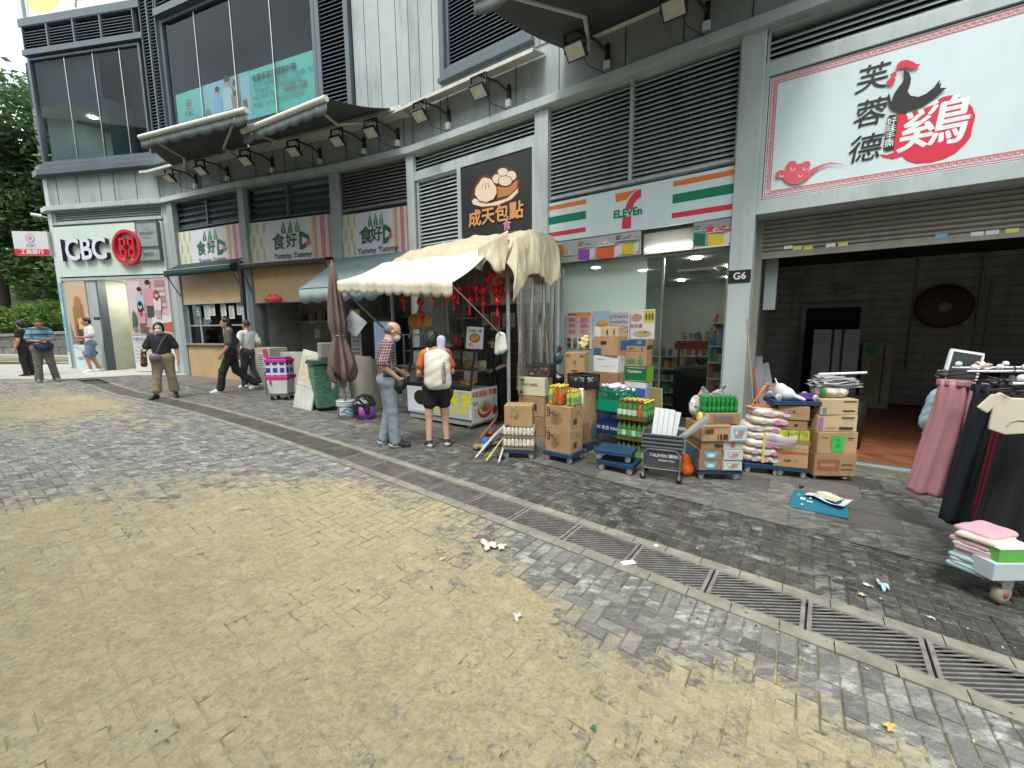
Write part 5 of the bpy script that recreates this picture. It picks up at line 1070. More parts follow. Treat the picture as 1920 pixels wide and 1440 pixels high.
# red festival ornaments
LRED=mat('lantern_red',(.55,.015,.02),.25,var=.1,bump=0)
orn=None
OR=[(915,522,'topmost'),(893,541,'next to the topmost'),(880,563,'above the diagonal brace'),(858,542,'beside the canopy corner'),(850,557,'low by the canopy corner'),(922,515,'under the orange board head'),(905,545,'among the dish pictures'),(930,545,'beside the right stall post, upper'),(938,528,'by the drape, tallest'),(932,566,'beside the right stall post, lower'),(905,570,'middle of the opening'),(835,552,'peeping below the scallops, right'),(815,556,'peeping below the scallops, middle'),(788,566,'above the spare wheel rack'),(790,590,'lower of a pair on one string'),(757,563,'far left below the scallops')]
for i,(px,py,lb) in enumerate(OR):
    p=at(px,py,6.55+(935-px)/160*.55)
    if orn is None:
        orn=thing('red_ornament','x','ornament',p); mb=MB(); mb.lathe([(.004,.05),(.022,.045),(.042,.02),(.045,0),(.04,-.025),(.02,-.045),(.004,-.05)],10); mb.build('lantern',LRED,orn); mb=MB(); mb.tube([(0,0,-.05),(0,0,-.16)],[.008,.02],6); mb.tube([(0,0,.05),(0,0,.35)],.003,4); mb.build('tassel',LRED,orn); o=orn
    else: o=dup(orn,p)
    s_=1+.5*rnd.random(); o.scale=(s_,s_,s_); tag(o,f'small red lantern ornament hanging in the food stall, {lb}','ornament','red ornaments hung in the food stall')
def bloom(px,py,Y,s_,lb):
    p=at(px,py,Y); mb=MB()
    for k in range(60):
        v=Vector((rnd.gauss(0,1),rnd.gauss(0,.4),rnd.gauss(0,1.3)))*s_*.5; mb.ell(v,(.022,.012,.022),6,4)
    tag(mb.build('plum_blossom',mat('blossom_red',(.5,.02,.03),.5),loc=p),lb,'ornament')
bloom(885,552,6.9,.10,'spray of red paper blossom across the menu board'); bloom(935,545,6.7,.09,'dense red paper blossom near the right stall post'); bloom(900,545,6.85,.06,'small red paper blossom in the middle of the menu board')
# glass food case
C0=Vector((-.66,6.6,gz(-.66))); MC=Matrix(((eb.x,nbv.x,0,C0.x),(eb.y,nbv.y,0,C0.y),(0,0,1,C0.z),(0,0,0,1)))
t=thing('food_case','white refrigerated food case with slanted black framed glass, food inside and printed front','food case',C0); Mc=T(*(-C0))@MC
CW=mat('case_white',(.62,.66,.68),.35,var=.05,stain=.2)
mb=MB(); mb.box(-1.5,0,0,.68,.16,.64,0,Mc); mb.build('cabinet',CW,t,bevel=.012)
mb=MB(); mb.box(-1.48,-.02,.03,.64,.06,.16,0,Mc); mb.build('plinth',GREY,t)
for u_ in (-1.4,-.1):
    for d_ in (.08,.55):
        mb=MB(); mb.lathe([(0,-.018),(.045,-.018),(.045,.018),(0,.018)],12,0,Mc@T(u_,d_,.045)@RX(R(90))); mb.build('wheel',RUBBER,t)
mb=MB()
for u_ in (-1.5,-.035):
    mb.prism([(0,.64),(.68,.64),(.68,1.3),(.16,1.3),(.13,1.3),(0,.66)],u_,u_+.035,0,Mc@Matrix(((0,1,0,0),(1,0,0,0),(0,0,1,0),(0,0,0,1)))) if False else None
    for a,b in (((.0,.66),(.14,1.28)),((.14,1.28),(.66,1.28)),((.66,1.28),(.66,.66))): mb.tube([Mc@Vector((u_+.018,a[0],a[1])),Mc@Vector((u_+.018,b[0],b[1]))],.022,4)
mb.box(-1.5,0,.0,.03,.64,.70,0,Mc); mb.box(-1.5,0,.1,.68,1.27,1.31,0,Mc); mb.box(-1.5,0,.65,.68,.64,.70,0,Mc); mb.build('frame',BLACK,t)
FG=glass('case_glass',(.97,.98,.98),.6,1.5)
mb=MB(); mb.quad((-1.46,.01,.68),(-.04,.01,.68),(-.04,.135,1.27),(-1.46,.135,1.27),0,Mc); mb.build('front_glass',FG,t)
mb=MB(); mb.add([(-.012,.02,.68),(-.012,.66,.68),(-.012,.66,1.27),(-.012,.14,1.27)],[(0,1,2,3)],0,Mc); mb.build('side_glass',FG,t)
mb=MB(); mb.box(-1.46,-.04,.2,.64,.93,.945,0,Mc); mb.build('shelf',STEEL,t)
FOOD=[mat('food_brown',(.28,.10,.03),.4,var=.4,vs=20),mat('food_gold',(.45,.24,.07),.4,var=.4,vs=20),mat('food_pale',(.5,.42,.28),.5,var=.3,vs=20)]
for i in range(4):
    u_=-1.3+i*.34; pr=[]
    for k in range(16): pr.append(('e',(u_+rnd.uniform(-.13,.13),.3+rnd.uniform(-.14,.14),.70+rnd.uniform(0,.05)),(.04,.03,.025),.01))
    V,fc=soft(pr,.012); mb=MB(); mb.add(V.tolist(),fc.tolist(),0,Mc,True); mb.build('food_tray',FOOD[i%2],t)
for i in range(5):
    mb=MB(); mb.lathe([(0,0),(.08,0),(.085,.12),(.07,.15),(0,.15)],12,0,Mc@T(-1.25+i*.28,.45,.95)); mb.build('tub',FOOD[(i+1)%3],t)
A=Art(Mc,-.004); A.rect(-1.46,-.04,.2,.62,(.40,.43,.45)); A.rect(-1.46,-1.0,.2,.62,(.62,.66,.7)); A.text('美食',-.24,.47,.27,(.72,.62,.02),bold=.03); A.text('煎釀三寶 叉燒飯',-.55,.29,.13,(.72,.62,.02),bold=.02); A.ell(-1.15,.45,.16,.13,(.02,.02,.02)); 
for q in range(9): A.rect(-1.4,-.1,.2+.0,.203,(.5,.55,.6),True)
A.build('front_print',t)
Ms=Mc@Matrix(((0,-1,0,.004),(1,0,0,0),(0,0,1,0),(0,0,0,1)))   # the right end: x runs inward
A=Art(Ms,0); A.rect(.0,.7,.10,.66,(.60,.60,.52)); A.text('串頭飯 煎釀',.38,.56,.115,(.5,.04,.05),bold=.025); A.text('$22',.1,.42,.085,(.05,.05,.06),bold=.02); A.text('8',.05,.57,.12,(.3,.15,.03),bold=.02)
A.ell(.34,.30,.19,.15,(.35,.03,.03)); A.ell(.34,.33,.165,.115,(.55,.5,.42)); A.ell(.36,.33,.12,.08,(.42,.06,.03)); A.ell(.42,.35,.05,.04,(.55,.2,.08)); A.line([(.22,.33),(.38,.42)],.05,(.2,.36,.06)); A.ell(.62,.25,.07,.08,(.3,.04,.03)); 
for q in range(4): A.text('燒臘',.58,.47-.05*q,.035,(.2,.25,.2))
for q in range(3): A.text('豬扒',.09,.32-.06*q,.04,(.2,.25,.2))
A.build('side_print',t)
# on top of the case
def bottle(p,r,h,body,cap,lab,cat='bottle',grp=None,name='sauce_bottle'):
    o=thing(name,lab,cat,p,0,grp); mb=MB(); mb.lathe([(0,0),(r,0),(r,h*.62),(r*.85,h*.72),(r*.4,h*.8),(0,h*.8)],14); mb.build('body',body,o); mb=MB(); mb.lathe([(0,h*.79),(r*.45,h*.79),(r*.12,h),(0,h)],10); mb.build('nozzle',cap,o); return o
SR=mat('sauce_red',(.5,.03,.03),.3,bump=0); SD_=mat('sauce_dark',(.1,.02,.04),.3,bump=0); SY=mat('sauce_cream',(.55,.42,.2),.3,bump=0)
bottle(MC@Vector((-.55,.3,1.31)),.035,.24,SR,SR,'red squeezy sauce bottle, leftmost of three on the food case',grp='sauce bottles on the food case'); bottle(MC@Vector((-.42,.3,1.31)),.035,.24,SD_,SR,'dark squeezy sauce bottle with red nozzle, between two others on the food case',grp='sauce bottles on the food case'); bottle(MC@Vector((-.29,.3,1.31)),.035,.2,SR,SY,'short red sauce bottle with cream nozzle beside the menu card',grp='sauce bottles on the food case')
t=thing('menu_card','white menu card with a food picture standing on the food case','menu card',MC@Vector((-.08,.2,1.31))); Mm=T(*(-t.location))@MC@T(-.08,.2,1.31)@RZ(R(28))@RX(R(-8))@RY(R(3)); mb=MB(); mb.box(-.14,.14,0,.01,0,.36,0,Mm); mb.build('card',pm(.66,.66,.64),t); A=Art(Mm,0); A.text('特價三寶',0,.29,.055,(.05,.05,.05),bold=.01); A.ell(0,.18,.09,.075,(.08,.05,.04)); A.ell(0,.18,.075,.06,(.55,.22,.03)); A.line([(-.05,.15),(.05,.21)],.02,(.6,.4,.08)); A.text('$22',-.06,.07,.05,(.5,.05,.04),bold=.02); A.build('print',t)
t,A=signboard('price_list','small white price list on the left end of the food case glass','price list',MC@T(0,.02,0)@RX(R(-11)),-1.42,-1.2,.8,1.2,-.035,.006,PAPER)
for q in range(7): A.rect(-1.39,-1.24,.85+.045*q,.865+.045*q,(.35,.3,.3))
A.build(parent=t)
# steel counter left of the case, steamer case on it
t=thing('steel_counter','steel counter with a glass food warmer left of the white food case','counter',sp(-2.1,.1,.07)); Mj=T(*(-t.location))@MS
mb=MB(); mb.box(-2.55,-1.55,.1,.75,.2,.95,0,Mj); mb.box(-2.6,-1.5,.05,.8,.95,.99,0,Mj); mb.build('cabinet',mat('brushed_steel',(.32,.32,.3),.35,metal=.5,var=.15),t,bevel=.006)
mb=MB()
for u_ in (-2.5,-2.0,-1.55):
    for d_ in (.15,.7): mb.box(u_-.012,u_+.012,d_-.012,d_+.012,.99,1.55,0,Mj)
mb.box(-2.52,-1.53,.13,.72,1.55,1.57,0,Mj); mb.box(-2.52,-1.53,.13,.72,1.25,1.262,0,Mj); mb.build('warmer_frame',STEEL,t)
mb=MB(); mb.quad((-2.5,.14,.99),(-1.55,.14,.99),(-1.55,.14,1.55),(-2.5,.14,1.55),0,Mj); mb.build('warmer_glass',FG,t)
V,fc=soft([('e',(-1.7,.4,1.34),(.14,.12,.09),.02),('e',(-1.72,.4,1.12),(.2,.14,.1),.02),('e',(-2.2,.4,1.1),(.2,.14,.09),.02)],.015); mb=MB(); mb.add(V.tolist(),fc.tolist(),0,Mj,True); mb.build('food_tray',FOOD[2],t)
# round trays hung on the post
mb=MB(); mb.lathe([(0,-.012),(.13,-.012),(.14,0),(.13,.012),(0,.012)],20,0,RX(R(90))); tag(mb.build('round_tray',mat('tray_lattice',(.42,.19,.03),.5,var=.6,vs=60),loc=at(780,603,7.3)),'round orange lattice tray hanging left of the stall opening','tray'); mb=MB(); mb.lathe([(0,-.012),(.09,-.012),(.095,0),(.09,.012),(0,.012)],20,0,RX(R(90))); tag(mb.build('round_tray',mat('tray_yellow',(.5,.29,.03),.5),loc=at(801,603,7.3)),'plain yellow round tray hanging beside the lattice tray','tray')
tag(softobj('white_cloth',[('c',(0,0,0),(.01,.02,-.22),.05,.07,.03),('c',(.05,0,0),(.07,0,-.2),.03,.04,.03),('c',(-.04,0,-.02),(-.05,.02,-.26),.03,.045,.02)],mat('cloth_white',(.62,.60,.55),.8),vox=.012,loc=at(938,628,6.3)),'white cloth hanging on the right stall post','cloth')
# ------------------------------------------------------------------ goods in front of the shops
KRAFT=mat('kraft_board',(.36,.225,.115),.75,var=.12,vs=4,bump=.12,bs=40,stain=.15,scol=(.16,.09,.04)); KRAFT2=mat('kraft_dark',(.27,.16,.08),.75,var=.14,vs=4,bump=.12,stain=.2,scol=(.12,.07,.03)); KRAFT3=mat('kraft_pale',(.47,.35,.20),.75,var=.1,vs=4,bump=.1,stain=.12)
CREAM=mat('cream_board',(.56,.52,.36),.7,var=.08,vs=4); WBOX=mat('white_board',(.60,.60,.58),.6,var=.08,vs=4,stain=.12); SILV=mat('silver_board',(.42,.40,.36),.45,var=.15,vs=6); GBOX=mat('green_board',(.015,.14,.045),.5,var=.1); TAPE=mat('tape',(.40,.28,.15),.25,var=.1,bump=0)
INKB=(.09,.05,.025); DKB=(.035,.03,.028); BLU=(.03,.11,.27)
def spot_at(px,py,w_,d_,ang):
    P=G(px,py); v=Vector((P.x,P.y,0)).normalized(); a=R(ang); ext=(w_*abs(math.sin(a))+d_*abs(math.cos(a)))/2
    c=Vector((P.x,P.y,0))+v*ext; return c,math.atan2(v.y,v.x)-math.pi/2+a
def face(k,w_,d_):
    # art frames on the faces of a box centred on its base: x runs to the right as seen from outside
    if k=='F': return T(-w_/2,-d_/2,0)
    if k=='L': return T(-w_/2,d_/2,0)@RZ(R(-90))
    if k=='R': return T(w_/2,-d_/2,0)@RZ(R(90))
def carton(lab,c,z,yaw,w_,d_,h,m=KRAFT,arts=(),group=None,tape=True,cat='box',name='carton',lean=0,opened=False):
    t=thing(name,lab,cat,(c.x,c.y,z),yaw,group)
    mb=MB(); j=lambda: rnd.uniform(-.004,.004)
    vs=[(-w_/2+j(),-d_/2+j(),0),(w_/2+j(),-d_/2+j(),0),(w_/2+j(),d_/2+j(),0),(-w_/2+j(),d_/2+j(),0)]; vs+=[(x+2*j(),y+2*j(),h+j()) for x,y,_ in vs]
    mb.add(vs,[(0,3,2,1),(4,5,6,7),(0,1,5,4),(1,2,6,5),(2,3,7,6),(3,0,4,7)]); mb.build('box',m,t,bevel=.005)
    if tape:
        mb=MB(); mb.box(-w_/2-.003,w_/2+.003,-.024,.024,h-.001,h+.003); mb.box(w_/2,w_/2+.004,-.024,.024,h*.6,h); mb.box(-w_/2-.004,-w_/2,-.024,.024,h*.6,h); mb.box(-.003,.003,-d_/2,-.026,h,h+.002); mb.build('tape',TAPE,t)
    mb=None; aa=None
    for a in arts:
        A=Art(face(a[0],w_,d_),-.0035)
        if aa: A.mb=aa.mb; A.mats=aa.mats
        L_=w_ if a[0]=='F' else d_
        for it in a[1:]:
            if it[0]=='r': A.rect(it[1]*L_,it[2]*L_,it[3]*h,it[4]*h,it[5])
            elif it[0]=='t': A.text(it[1],it[2]*L_,it[3]*h,it[4]*h,it[5],bold=.02)
            elif it[0]=='e': A.ell(it[1]*L_,it[2]*h,it[3]*L_,it[4]*h,it[5])
            elif it[0]=='l': A.line([(x*L_,y*h) for x,y in it[1]],it[2],it[3])
            elif it[0]=='p': A.poly([(x*L_,y*h) for x,y in it[1]],it[2])
        aa=A
    if aa: aa.build('print',t)
    return t
DOLB=mat('dolly_blue',(.012,.045,.10),.45,var=.2,vs=5,stain=.3,scol=(.05,.06,.06)); WHEELW=mat('caster_white',(.45,.44,.41),.5,stain=.3)
def dolly_mesh():
    t=thing('dolly','x','trolley'); mb=MB(); mb.box(-.26,.26,-.19,.19,.095,.125); mb.box(-.26,.26,-.19,-.16,.075,.095); mb.box(-.26,.26,.16,.19,.075,.095); mb.box(-.26,-.23,-.16,.16,.075,.095); mb.box(.23,.26,-.16,.16,.075,.095); mb.build('deck',DOLB,t,bevel=.008)
    for x in (-.2,.2):
        for y in (-.14,.14):
            mb=MB(); Mw=T(x,y,.04)@RZ(rnd.uniform(-1,1)); mb.lathe([(0,-.014),(.03,-.016),(.04,-.01),(.04,.01),(.03,.016),(0,.014)],14,0,Mw@RX(R(90))); o=mb.build('caster',[WHEELW,STEEL],t); mb=MB(); mb.box(-.02,.02,-.022,-.018,-.01,.04,0,Mw); mb.box(-.02,.02,.018,.022,-.01,.04,0,Mw); mb.box(-.022,.022,-.022,.022,.035,.04,0,Mw); mb.build('bracket',STEEL,o)
    return t
DOL=None
def dolly(lab,c,z,yaw,s=(1,1,1),flip=None):
    global DOL
    if DOL is None: DOL=dolly_mesh(); o=DOL; o.location=(c.x,c.y,z); o.rotation_euler=(0,0,yaw)
    else: o=dup(DOL,(c.x,c.y,z),yaw)
    o.scale=s
    if flip is not None: o.rotation_euler=(flip[0],flip[1],yaw)
    tag(o,lab,'trolley','low blue dollies'); return o
def vrot(c,yaw,x,y): return Vector((c.x+x*math.cos(yaw)-y*math.sin(yaw),c.y+x*math.sin(yaw)+y*math.cos(yaw),0))
# bottles
def bottle_mesh(name,body,cap,label,r=.031,h=.215):
    mb=MB(); mb.lathe([(0,0),(r*.9,0),(r,.01),(r,h*.22)],12,0); mb.lathe([(r*1.01,h*.22),(r*1.01,h*.52)],12,2); mb.lathe([(r,h*.52),(r,h*.58),(r*.8,h*.7),(r*.42,h*.82),(r*.4,h*.9)],12,0); mb.lathe([(0,h*.89),(r*.5,h*.89),(r*.5,h),(0,h)],10,1)
    o=mb.build('drink_bottle',[body,cap,label]); return o
TEA=mat('tea_green_bottle',(.05,.15,.03),.15,spec=.6,var=.15,bump=0); TEAB=mat('tea_amber_bottle',(.28,.11,.02),.15,spec=.6,bump=0); YEL=mat('bottle_yellow',(.38,.36,.05),.15,spec=.6,bump=0); CAPY=mat('cap_yellow',(.62,.48,.03),.4,bump=0); CAPB=mat('cap_brown',(.20,.06,.02),.4,bump=0); LABG=mat('label_green',(.12,.32,.14),.35,var=.5,vs=40,bump=0); LABR=mat('label_orange_red',(.52,.10,.03),.35,var=.4,vs=40,bump=0); LABW=mat('label_white',(.50,.56,.46),.35,var=.3,vs=40,bump=0)
BT={}
def bott(kind):
    k={'g':(TEA,CAPB,LABG),'gy':(TEA,CAPY,LABG),'gw':(TEA,CAPB,LABW),'r':(TEAB,CAPY,LABR),'y':(YEL,CAPY,LABG),'ob':(TEAB,CAPB,LABR)}[kind]
    if kind not in BT: BT[kind]=bottle_mesh(kind,*k); return BT[kind]
    o=BT[kind].copy(); COL.objects.link(o); return o
def bottles(c,z,yaw,nx,ny,pitch,kinds,lab,group,s=1):
    for i in range(nx):
        for j in range(ny):
            kd=kinds(i,j); o=bott(kd); p=vrot(c,yaw,(i-(nx-1)/2)*pitch+rnd.uniform(-.003,.003),(j-(ny-1)/2)*pitch); o.location=(p.x,p.y,z); o.rotation_euler=(0,0,rnd.uniform(0,6)); o.scale=(s,s,s)
            tag(o,lab(i,j,kd),'bottle',group)
# ---- left dolly: two shrink packs and a carton
c,y=spot_at(975,862,.40,.30,-8); z=gz(c.x); dolly('blue dolly under two shrink packs of cans, nearest the rubble',c,z,y,(.8,.8,1)); z+=.125
CANM=mat('shrink_pack',(.50,.47,.40),.25,var=.5,vs=22,bump=.3,bs=30,spec=.6)
for k in range(2):
    t=thing('shrink_pack',('lower','upper')[k]+' shrink wrapped pack of pale cans under the small carton','pack',(c.x,c.y,z),y,'packs of cans'); mb=MB(); mb.box(-.2,.2,-.15,.15,0,.02); mb.build('tray',KRAFT2,t)
    mb=MB()
    for i in range(8):
        for j in range(6): mb.lathe([(.0,.02),(.024,.02),(.0255,.03),(.0255,.05)],10,1,T(-.175+i*.05,-.125+j*.05,0)); mb.lathe([(.0257,.05),(.0257,.12),(.02,.138),(0,.14)],10,0,T(-.175+i*.05,-.125+j*.05,0))
    mb.build('cans',[CANM,mat('can_dark',(.2,.17,.13),.3,var=.3)],t); z+=.147
carton('small plain brown carton with a faint green recycling mark, on two packs of cans',c,z,y,.36,.28,.27,KRAFT,[('F',('t','♻',.35,.6,.45,(.22,.22,.08)),('r',.05,.2,.06,.1,INKB))])
# ---- two line drawn cartons on a dolly with bottles
c,y=spot_at(1057,871,.36,.33,-30); z=gz(c.x); dolly('blue dolly under the two cartons printed with line drawings',c,z,y,(.8,1,1)); z+=.125
LD=lambda: [('F',('r',.08,.2,.55,.9,INKB),('r',.1,.18,.58,.64,(.36,.225,.115)),('r',.1,.18,.7,.76,(.36,.225,.115)),('r',.1,.18,.82,.86,(.36,.225,.115)),('t','出前',.26,.7,.12,INKB),*[('l',[(.35+.25*rnd.random()+.08*math.cos(a*.7)*(1+q*.3),.3+.5*((q*37)%10)/10+.10*math.sin(a*.7)) for a in range(8)],.004,INKB) for q in range(7)]),('R',('r',.25,.5,.2,.45,INKB),*[('l',[(.3+.3*rnd.random(),.6),(.5,.8),(.8,.5+.3*rnd.random())],.004,INKB) for q in range(3)])]
carton('lower of two brown cartons with line drawings, standing on a dolly',c,z,y,.36,.33,.30,KRAFT,LD(),'cartons with line drawings'); z+=.303
carton('upper of two brown cartons with line drawings, carrying bottles',c,z,y,.36,.33,.29,KRAFT,LD(),'cartons with line drawings'); z+=.296
cl=vrot(c,y,-.06,-.02); bottles(cl,z,y,3,4,.064,lambda i,j:'y' if i==0 else 'r',lambda i,j,k:'yellow bottle with yellow cap, left end of the bottles on the line drawn cartons' if k=='y' else 'orange red drink bottle with yellow cap on the line drawn cartons','bottles on the line drawn cartons',1.12)
cr=vrot(c,y,.13,.02); bottles(cr,z,y,2,4,.062,lambda i,j:'y',lambda i,j,k:'pale yellow bottle in the shrink pack right of the orange ones','shrink packed pale bottles',.85)
# ---- tall cartons right behind
c2,y2=spot_at(1092,850,.26,.34,-35); z=gz(c2.x); dolly('blue dolly under the tall plain carton beside the blue crate',c2,z,y2,(.6,.9,1)); z+=.125
carton('brown carton with a blue patch under the tall plain carton',c2,z,y2,.27,.34,.30,KRAFT2,[('R',('r',.5,.95,.2,.8,(.05,.13,.25)))]); z+=.303
carton('tall plain brown carton carrying the black basket',c2,z,y2,.26,.33,.44,KRAFT); zt=z+.445
def crate(lab,c,z,yaw,w_,d_,h,m,txt=None,name='crate',open_=True,lat=.5,basket=False,tc=(.6,.6,.6)):
    t=thing(name,lab,'crate' if not basket else 'basket',(c.x,c.y,z),yaw); mb=MB(); th=.012
    mb.box(-w_/2,w_/2,-d_/2,d_/2,0,th)
    def side(M,L_):
        mb.box(-L_/2,L_/2,0,th,th,h*(1-lat),0,M); mb.box(-L_/2,L_/2,-.004,th,h-.03,h,0,M); mb.box(-L_/2,-L_/2+.03,-.003,th,h*(1-lat),h-.03,0,M); mb.box(L_/2-.03,L_/2,-.003,th,h*(1-lat),h-.03,0,M); mb.box(-L_/2,L_/2,-.006,th,h*.04,h*.07,0,M)
        z0,z1=h*(1-lat),h-.03; n=int((L_-.06)/.035); H_=z1-z0
        for i in range(n+1):
            x=-L_/2+.03+(L_-.06)*i/n
            for s_ in (1,-1):
                q=clipseg(x,z0,x+s_*H_*.7,z1,-L_/2+.03,L_/2-.03,z0,z1)
                if q: mb.tube([M@Vector((q[0],th/2,q[1])),M@Vector((q[2],th/2,q[3]))],.005,4)
    side(T(0,-d_/2,0),w_); side(T(0,d_/2,0)@RZ(math.pi),w_); side(T(-w_/2,0,0)@RZ(R(-90)),d_); side(T(w_/2,0,0)@RZ(R(90)),d_)
    mb.build('body',m,t)
    if txt: A=Art(T(0,-d_/2,0),-.007); A.text(txt,0,h*.25,h*.2,tc,bold=.03); A.build('print',t)
    return t
CRG=mat('crate_green',(.0,.24,.13),.4,var=.1); CRB=mat('crate_blue',(.012,.03,.13),.4,var=.1); CRK=mat('crate_grey',(.045,.05,.055),.45,var=.15)
crate('black plastic basket on the tall brown carton',c2,zt,y2-.2,.36,.26,.19,BLACK,name='basket',basket=True)
softobj('packing_film',[('e',(0,0,.06),(.14,.1,.05),.03),('e',(.08,.02,.1),(.07,.06,.05),.02),('e',(-.07,-.03,.1),(.06,.05,.04),.02)],mat('crumpled_film',(.28,.29,.3),.2,var=.4,vs=20,bump=.8,bs=30),vox=.01,loc=(c2.x,c2.y,zt+.02)); tag(bpy.data.objects['packing_film'],'crumpled grey film inside the black basket','film')
mb=MB(); mb.grid(lambda a,b:(-.03+.06*a,.006*math.sin(b*9),-.26*b),3,8); p=vrot(c2,y2,.10,-.19); tag(mb.build('paper_tag',W,loc=(p.x,p.y,zt+.02),solid=.002),'torn white paper tag hanging on the tall brown carton','tag')
# ---- back row against the shop window
def stack(px,py,ang,w_,d_,items,z0=0):
    c,y=spot_at(px,py,w_,d_,ang); z=gz(c.x)+z0
    for it in items:
        ww,dd,h,m,lab,arts=it[:6]; jj=rnd.uniform(-.06,.06); carton(lab,c,z,y+jj,ww,dd,h,m,arts); z+=h+.004
    return c,y,z
c5,y5,z5=stack(1005,818,-25,.44,.34,[(.46,.34,.30,KRAFT2,'dark brown carton at the bottom behind the black bag',[]),(.44,.34,.32,KRAFT,'brown carton with a small dark label, second from the ground behind the black bag',[('F',('r',.35,.7,.3,.6,DKB))]),(.46,.36,.28,CREAM,'cream carton with dark lettering, top of the stack by the stall post',[('F',('t','SAN YANG',.4,.62,.2,(.1,.1,.06)),('r',.04,.25,.8,.9,(.1,.1,.06)),('r',.05,.2,.1,.25,(.12,.12,.08))),('T0',)] if False else [('F',('t','SAN YANG',.45,.62,.2,(.1,.1,.06)),('r',.04,.25,.8,.9,(.1,.1,.06)),('r',.05,.2,.1,.25,(.12,.12,.08)))])])
cb=vrot(c5,y5,.05,.06); crate('dark mesh basket of red odds and ends on the cream carton',cb,z5,y5,.42,.26,.20,CRK,name='basket',basket=True,lat=.8)
tag(softobj('red_scraps',[('e',(rnd.uniform(-.15,.15),rnd.uniform(-.08,.08),rnd.uniform(.03,.10)),(.04,.03,.025),.01) for k in range(18)],mat('scrap_red',(.28,.09,.06),.4,var=.6,vs=25),vox=.01,loc=(cb.x,cb.y,z5+.01)),'red wrapped odds and ends inside the dark mesh basket','goods')
# black plastic over a carton
cg,yg=spot_at(1025,812,.36,.3,-20); zg=gz(cg.x)
carton('brown carton with a dark label peeping out of the black plastic sheet',cg,zg+.62,yg,.26,.2,.3,KRAFT,[('F',('r',.3,.7,.4,.65,INKB))])
BAG=mat('black_bin_bag',(.012,.012,.014),.22,var=.3,bump=.9,bs=16,spec=.6)
def crinkle(a): return lambda X,Y,Z: a*(np.sin(X*38+Z*13)+np.sin(Y*45-Z*21)+np.sin((X+Y+Z)*61))/3
tag(softobj('plastic_sheet',[('e',(0,.03,.30),(.26,.2,.34),.06),('c',(-.18,-.1,.5),(-.26,-.2,.1),.06,.1,.06),('c',(.2,-.05,.65),(.12,.0,.98),.07,.05,.08),('c',(-.1,.05,.6),(-.13,.02,.95),.06,.05,.06),('c',(.0,.13,.6),(.02,.14,.98),.08,.06,.08),('e',(.2,0,.85),(.12,.1,.1),.06)],BAG,vox=.014,disp=crinkle(.012),loc=(cg.x,cg.y,zg),rz=yg),'black plastic sheet heaped around a brown carton behind the bottles','sheet')
tag(softobj('tied_bag',[('e',(0,0,.0),(.07,.07,.09),.03),('c',(0,0,.08),(.02,0,.16),.02,.04,.03)],mat('blue_black_bag',(.03,.04,.06),.2,bump=.9,bs=30),vox=.01,disp=crinkle(.008),loc=at(1047,672,6.25)),'small dark tied bag beside the dark mesh basket','bag')
c7,y7,z7=stack(1080,822,-12,.30,.28,[(.32,.3,.5,KRAFT2,'plain carton hidden low behind the tall brown carton',[]),(.32,.3,.48,KRAFT2,'plain carton in the middle of the stack under the leaf printed one',[]),(.31,.28,.33,KRAFT,'brown carton with small green leaf marks, below the pink offer poster',[('F',('t','✿',.5,.5,.4,(.2,.16,.06)),('r',.35,.65,.15,.2,INKB),('r',.05,.25,.85,.93,(.1,.2,.08)),('r',.75,.95,.85,.93,(.1,.2,.08)))])])
c8,y8,z8=stack(1140,818,-25,.40,.32,[(.42,.34,.5,KRAFT2,'plain carton at the bottom behind the green crate',[]),(.42,.34,.5,KRAFT2,'plain carton second from the bottom behind the green crate',[]),(.40,.32,.26,WBOX,'white carton between the leaf printed and the green cartons',[('F',('l',[(.3,.4),(.6,.38),(.9,.42)],.004,(.3,.3,.32)),('r',.1,.5,.8,.83,(.3,.3,.3)))]),(.42,.34,.29,KRAFT,'brown lidded carton with blue end patches on the white carton',[('F',('r',.02,.35,.05,.4,BLU),('r',.32,.55,.62,.78,DKB)),('R',('r',.3,.9,.3,.8,BLU))]),(.38,.3,.15,KRAFT3,'flat brown carton topmost left of the blue topped one',[('F',('r',.0,.25,.0,.95,(.55,.53,.48)),('r',.5,.56,.2,.7,DKB),('r',.8,.85,.2,.7,DKB))])])
tag(softobj('yellow_paper',[('e',(rnd.uniform(-.06,.06),0,rnd.uniform(-.12,.03)),(.035,.012,.03),.006) for q in range(9)],mat('yellow_paper',(.6,.52,.18),.7,bump=.6,bs=30),vox=.01,disp=crinkle(.008),loc=at(1094,634,5.75)),'crumpled yellow paper on the left edge of the flat carton','paper')
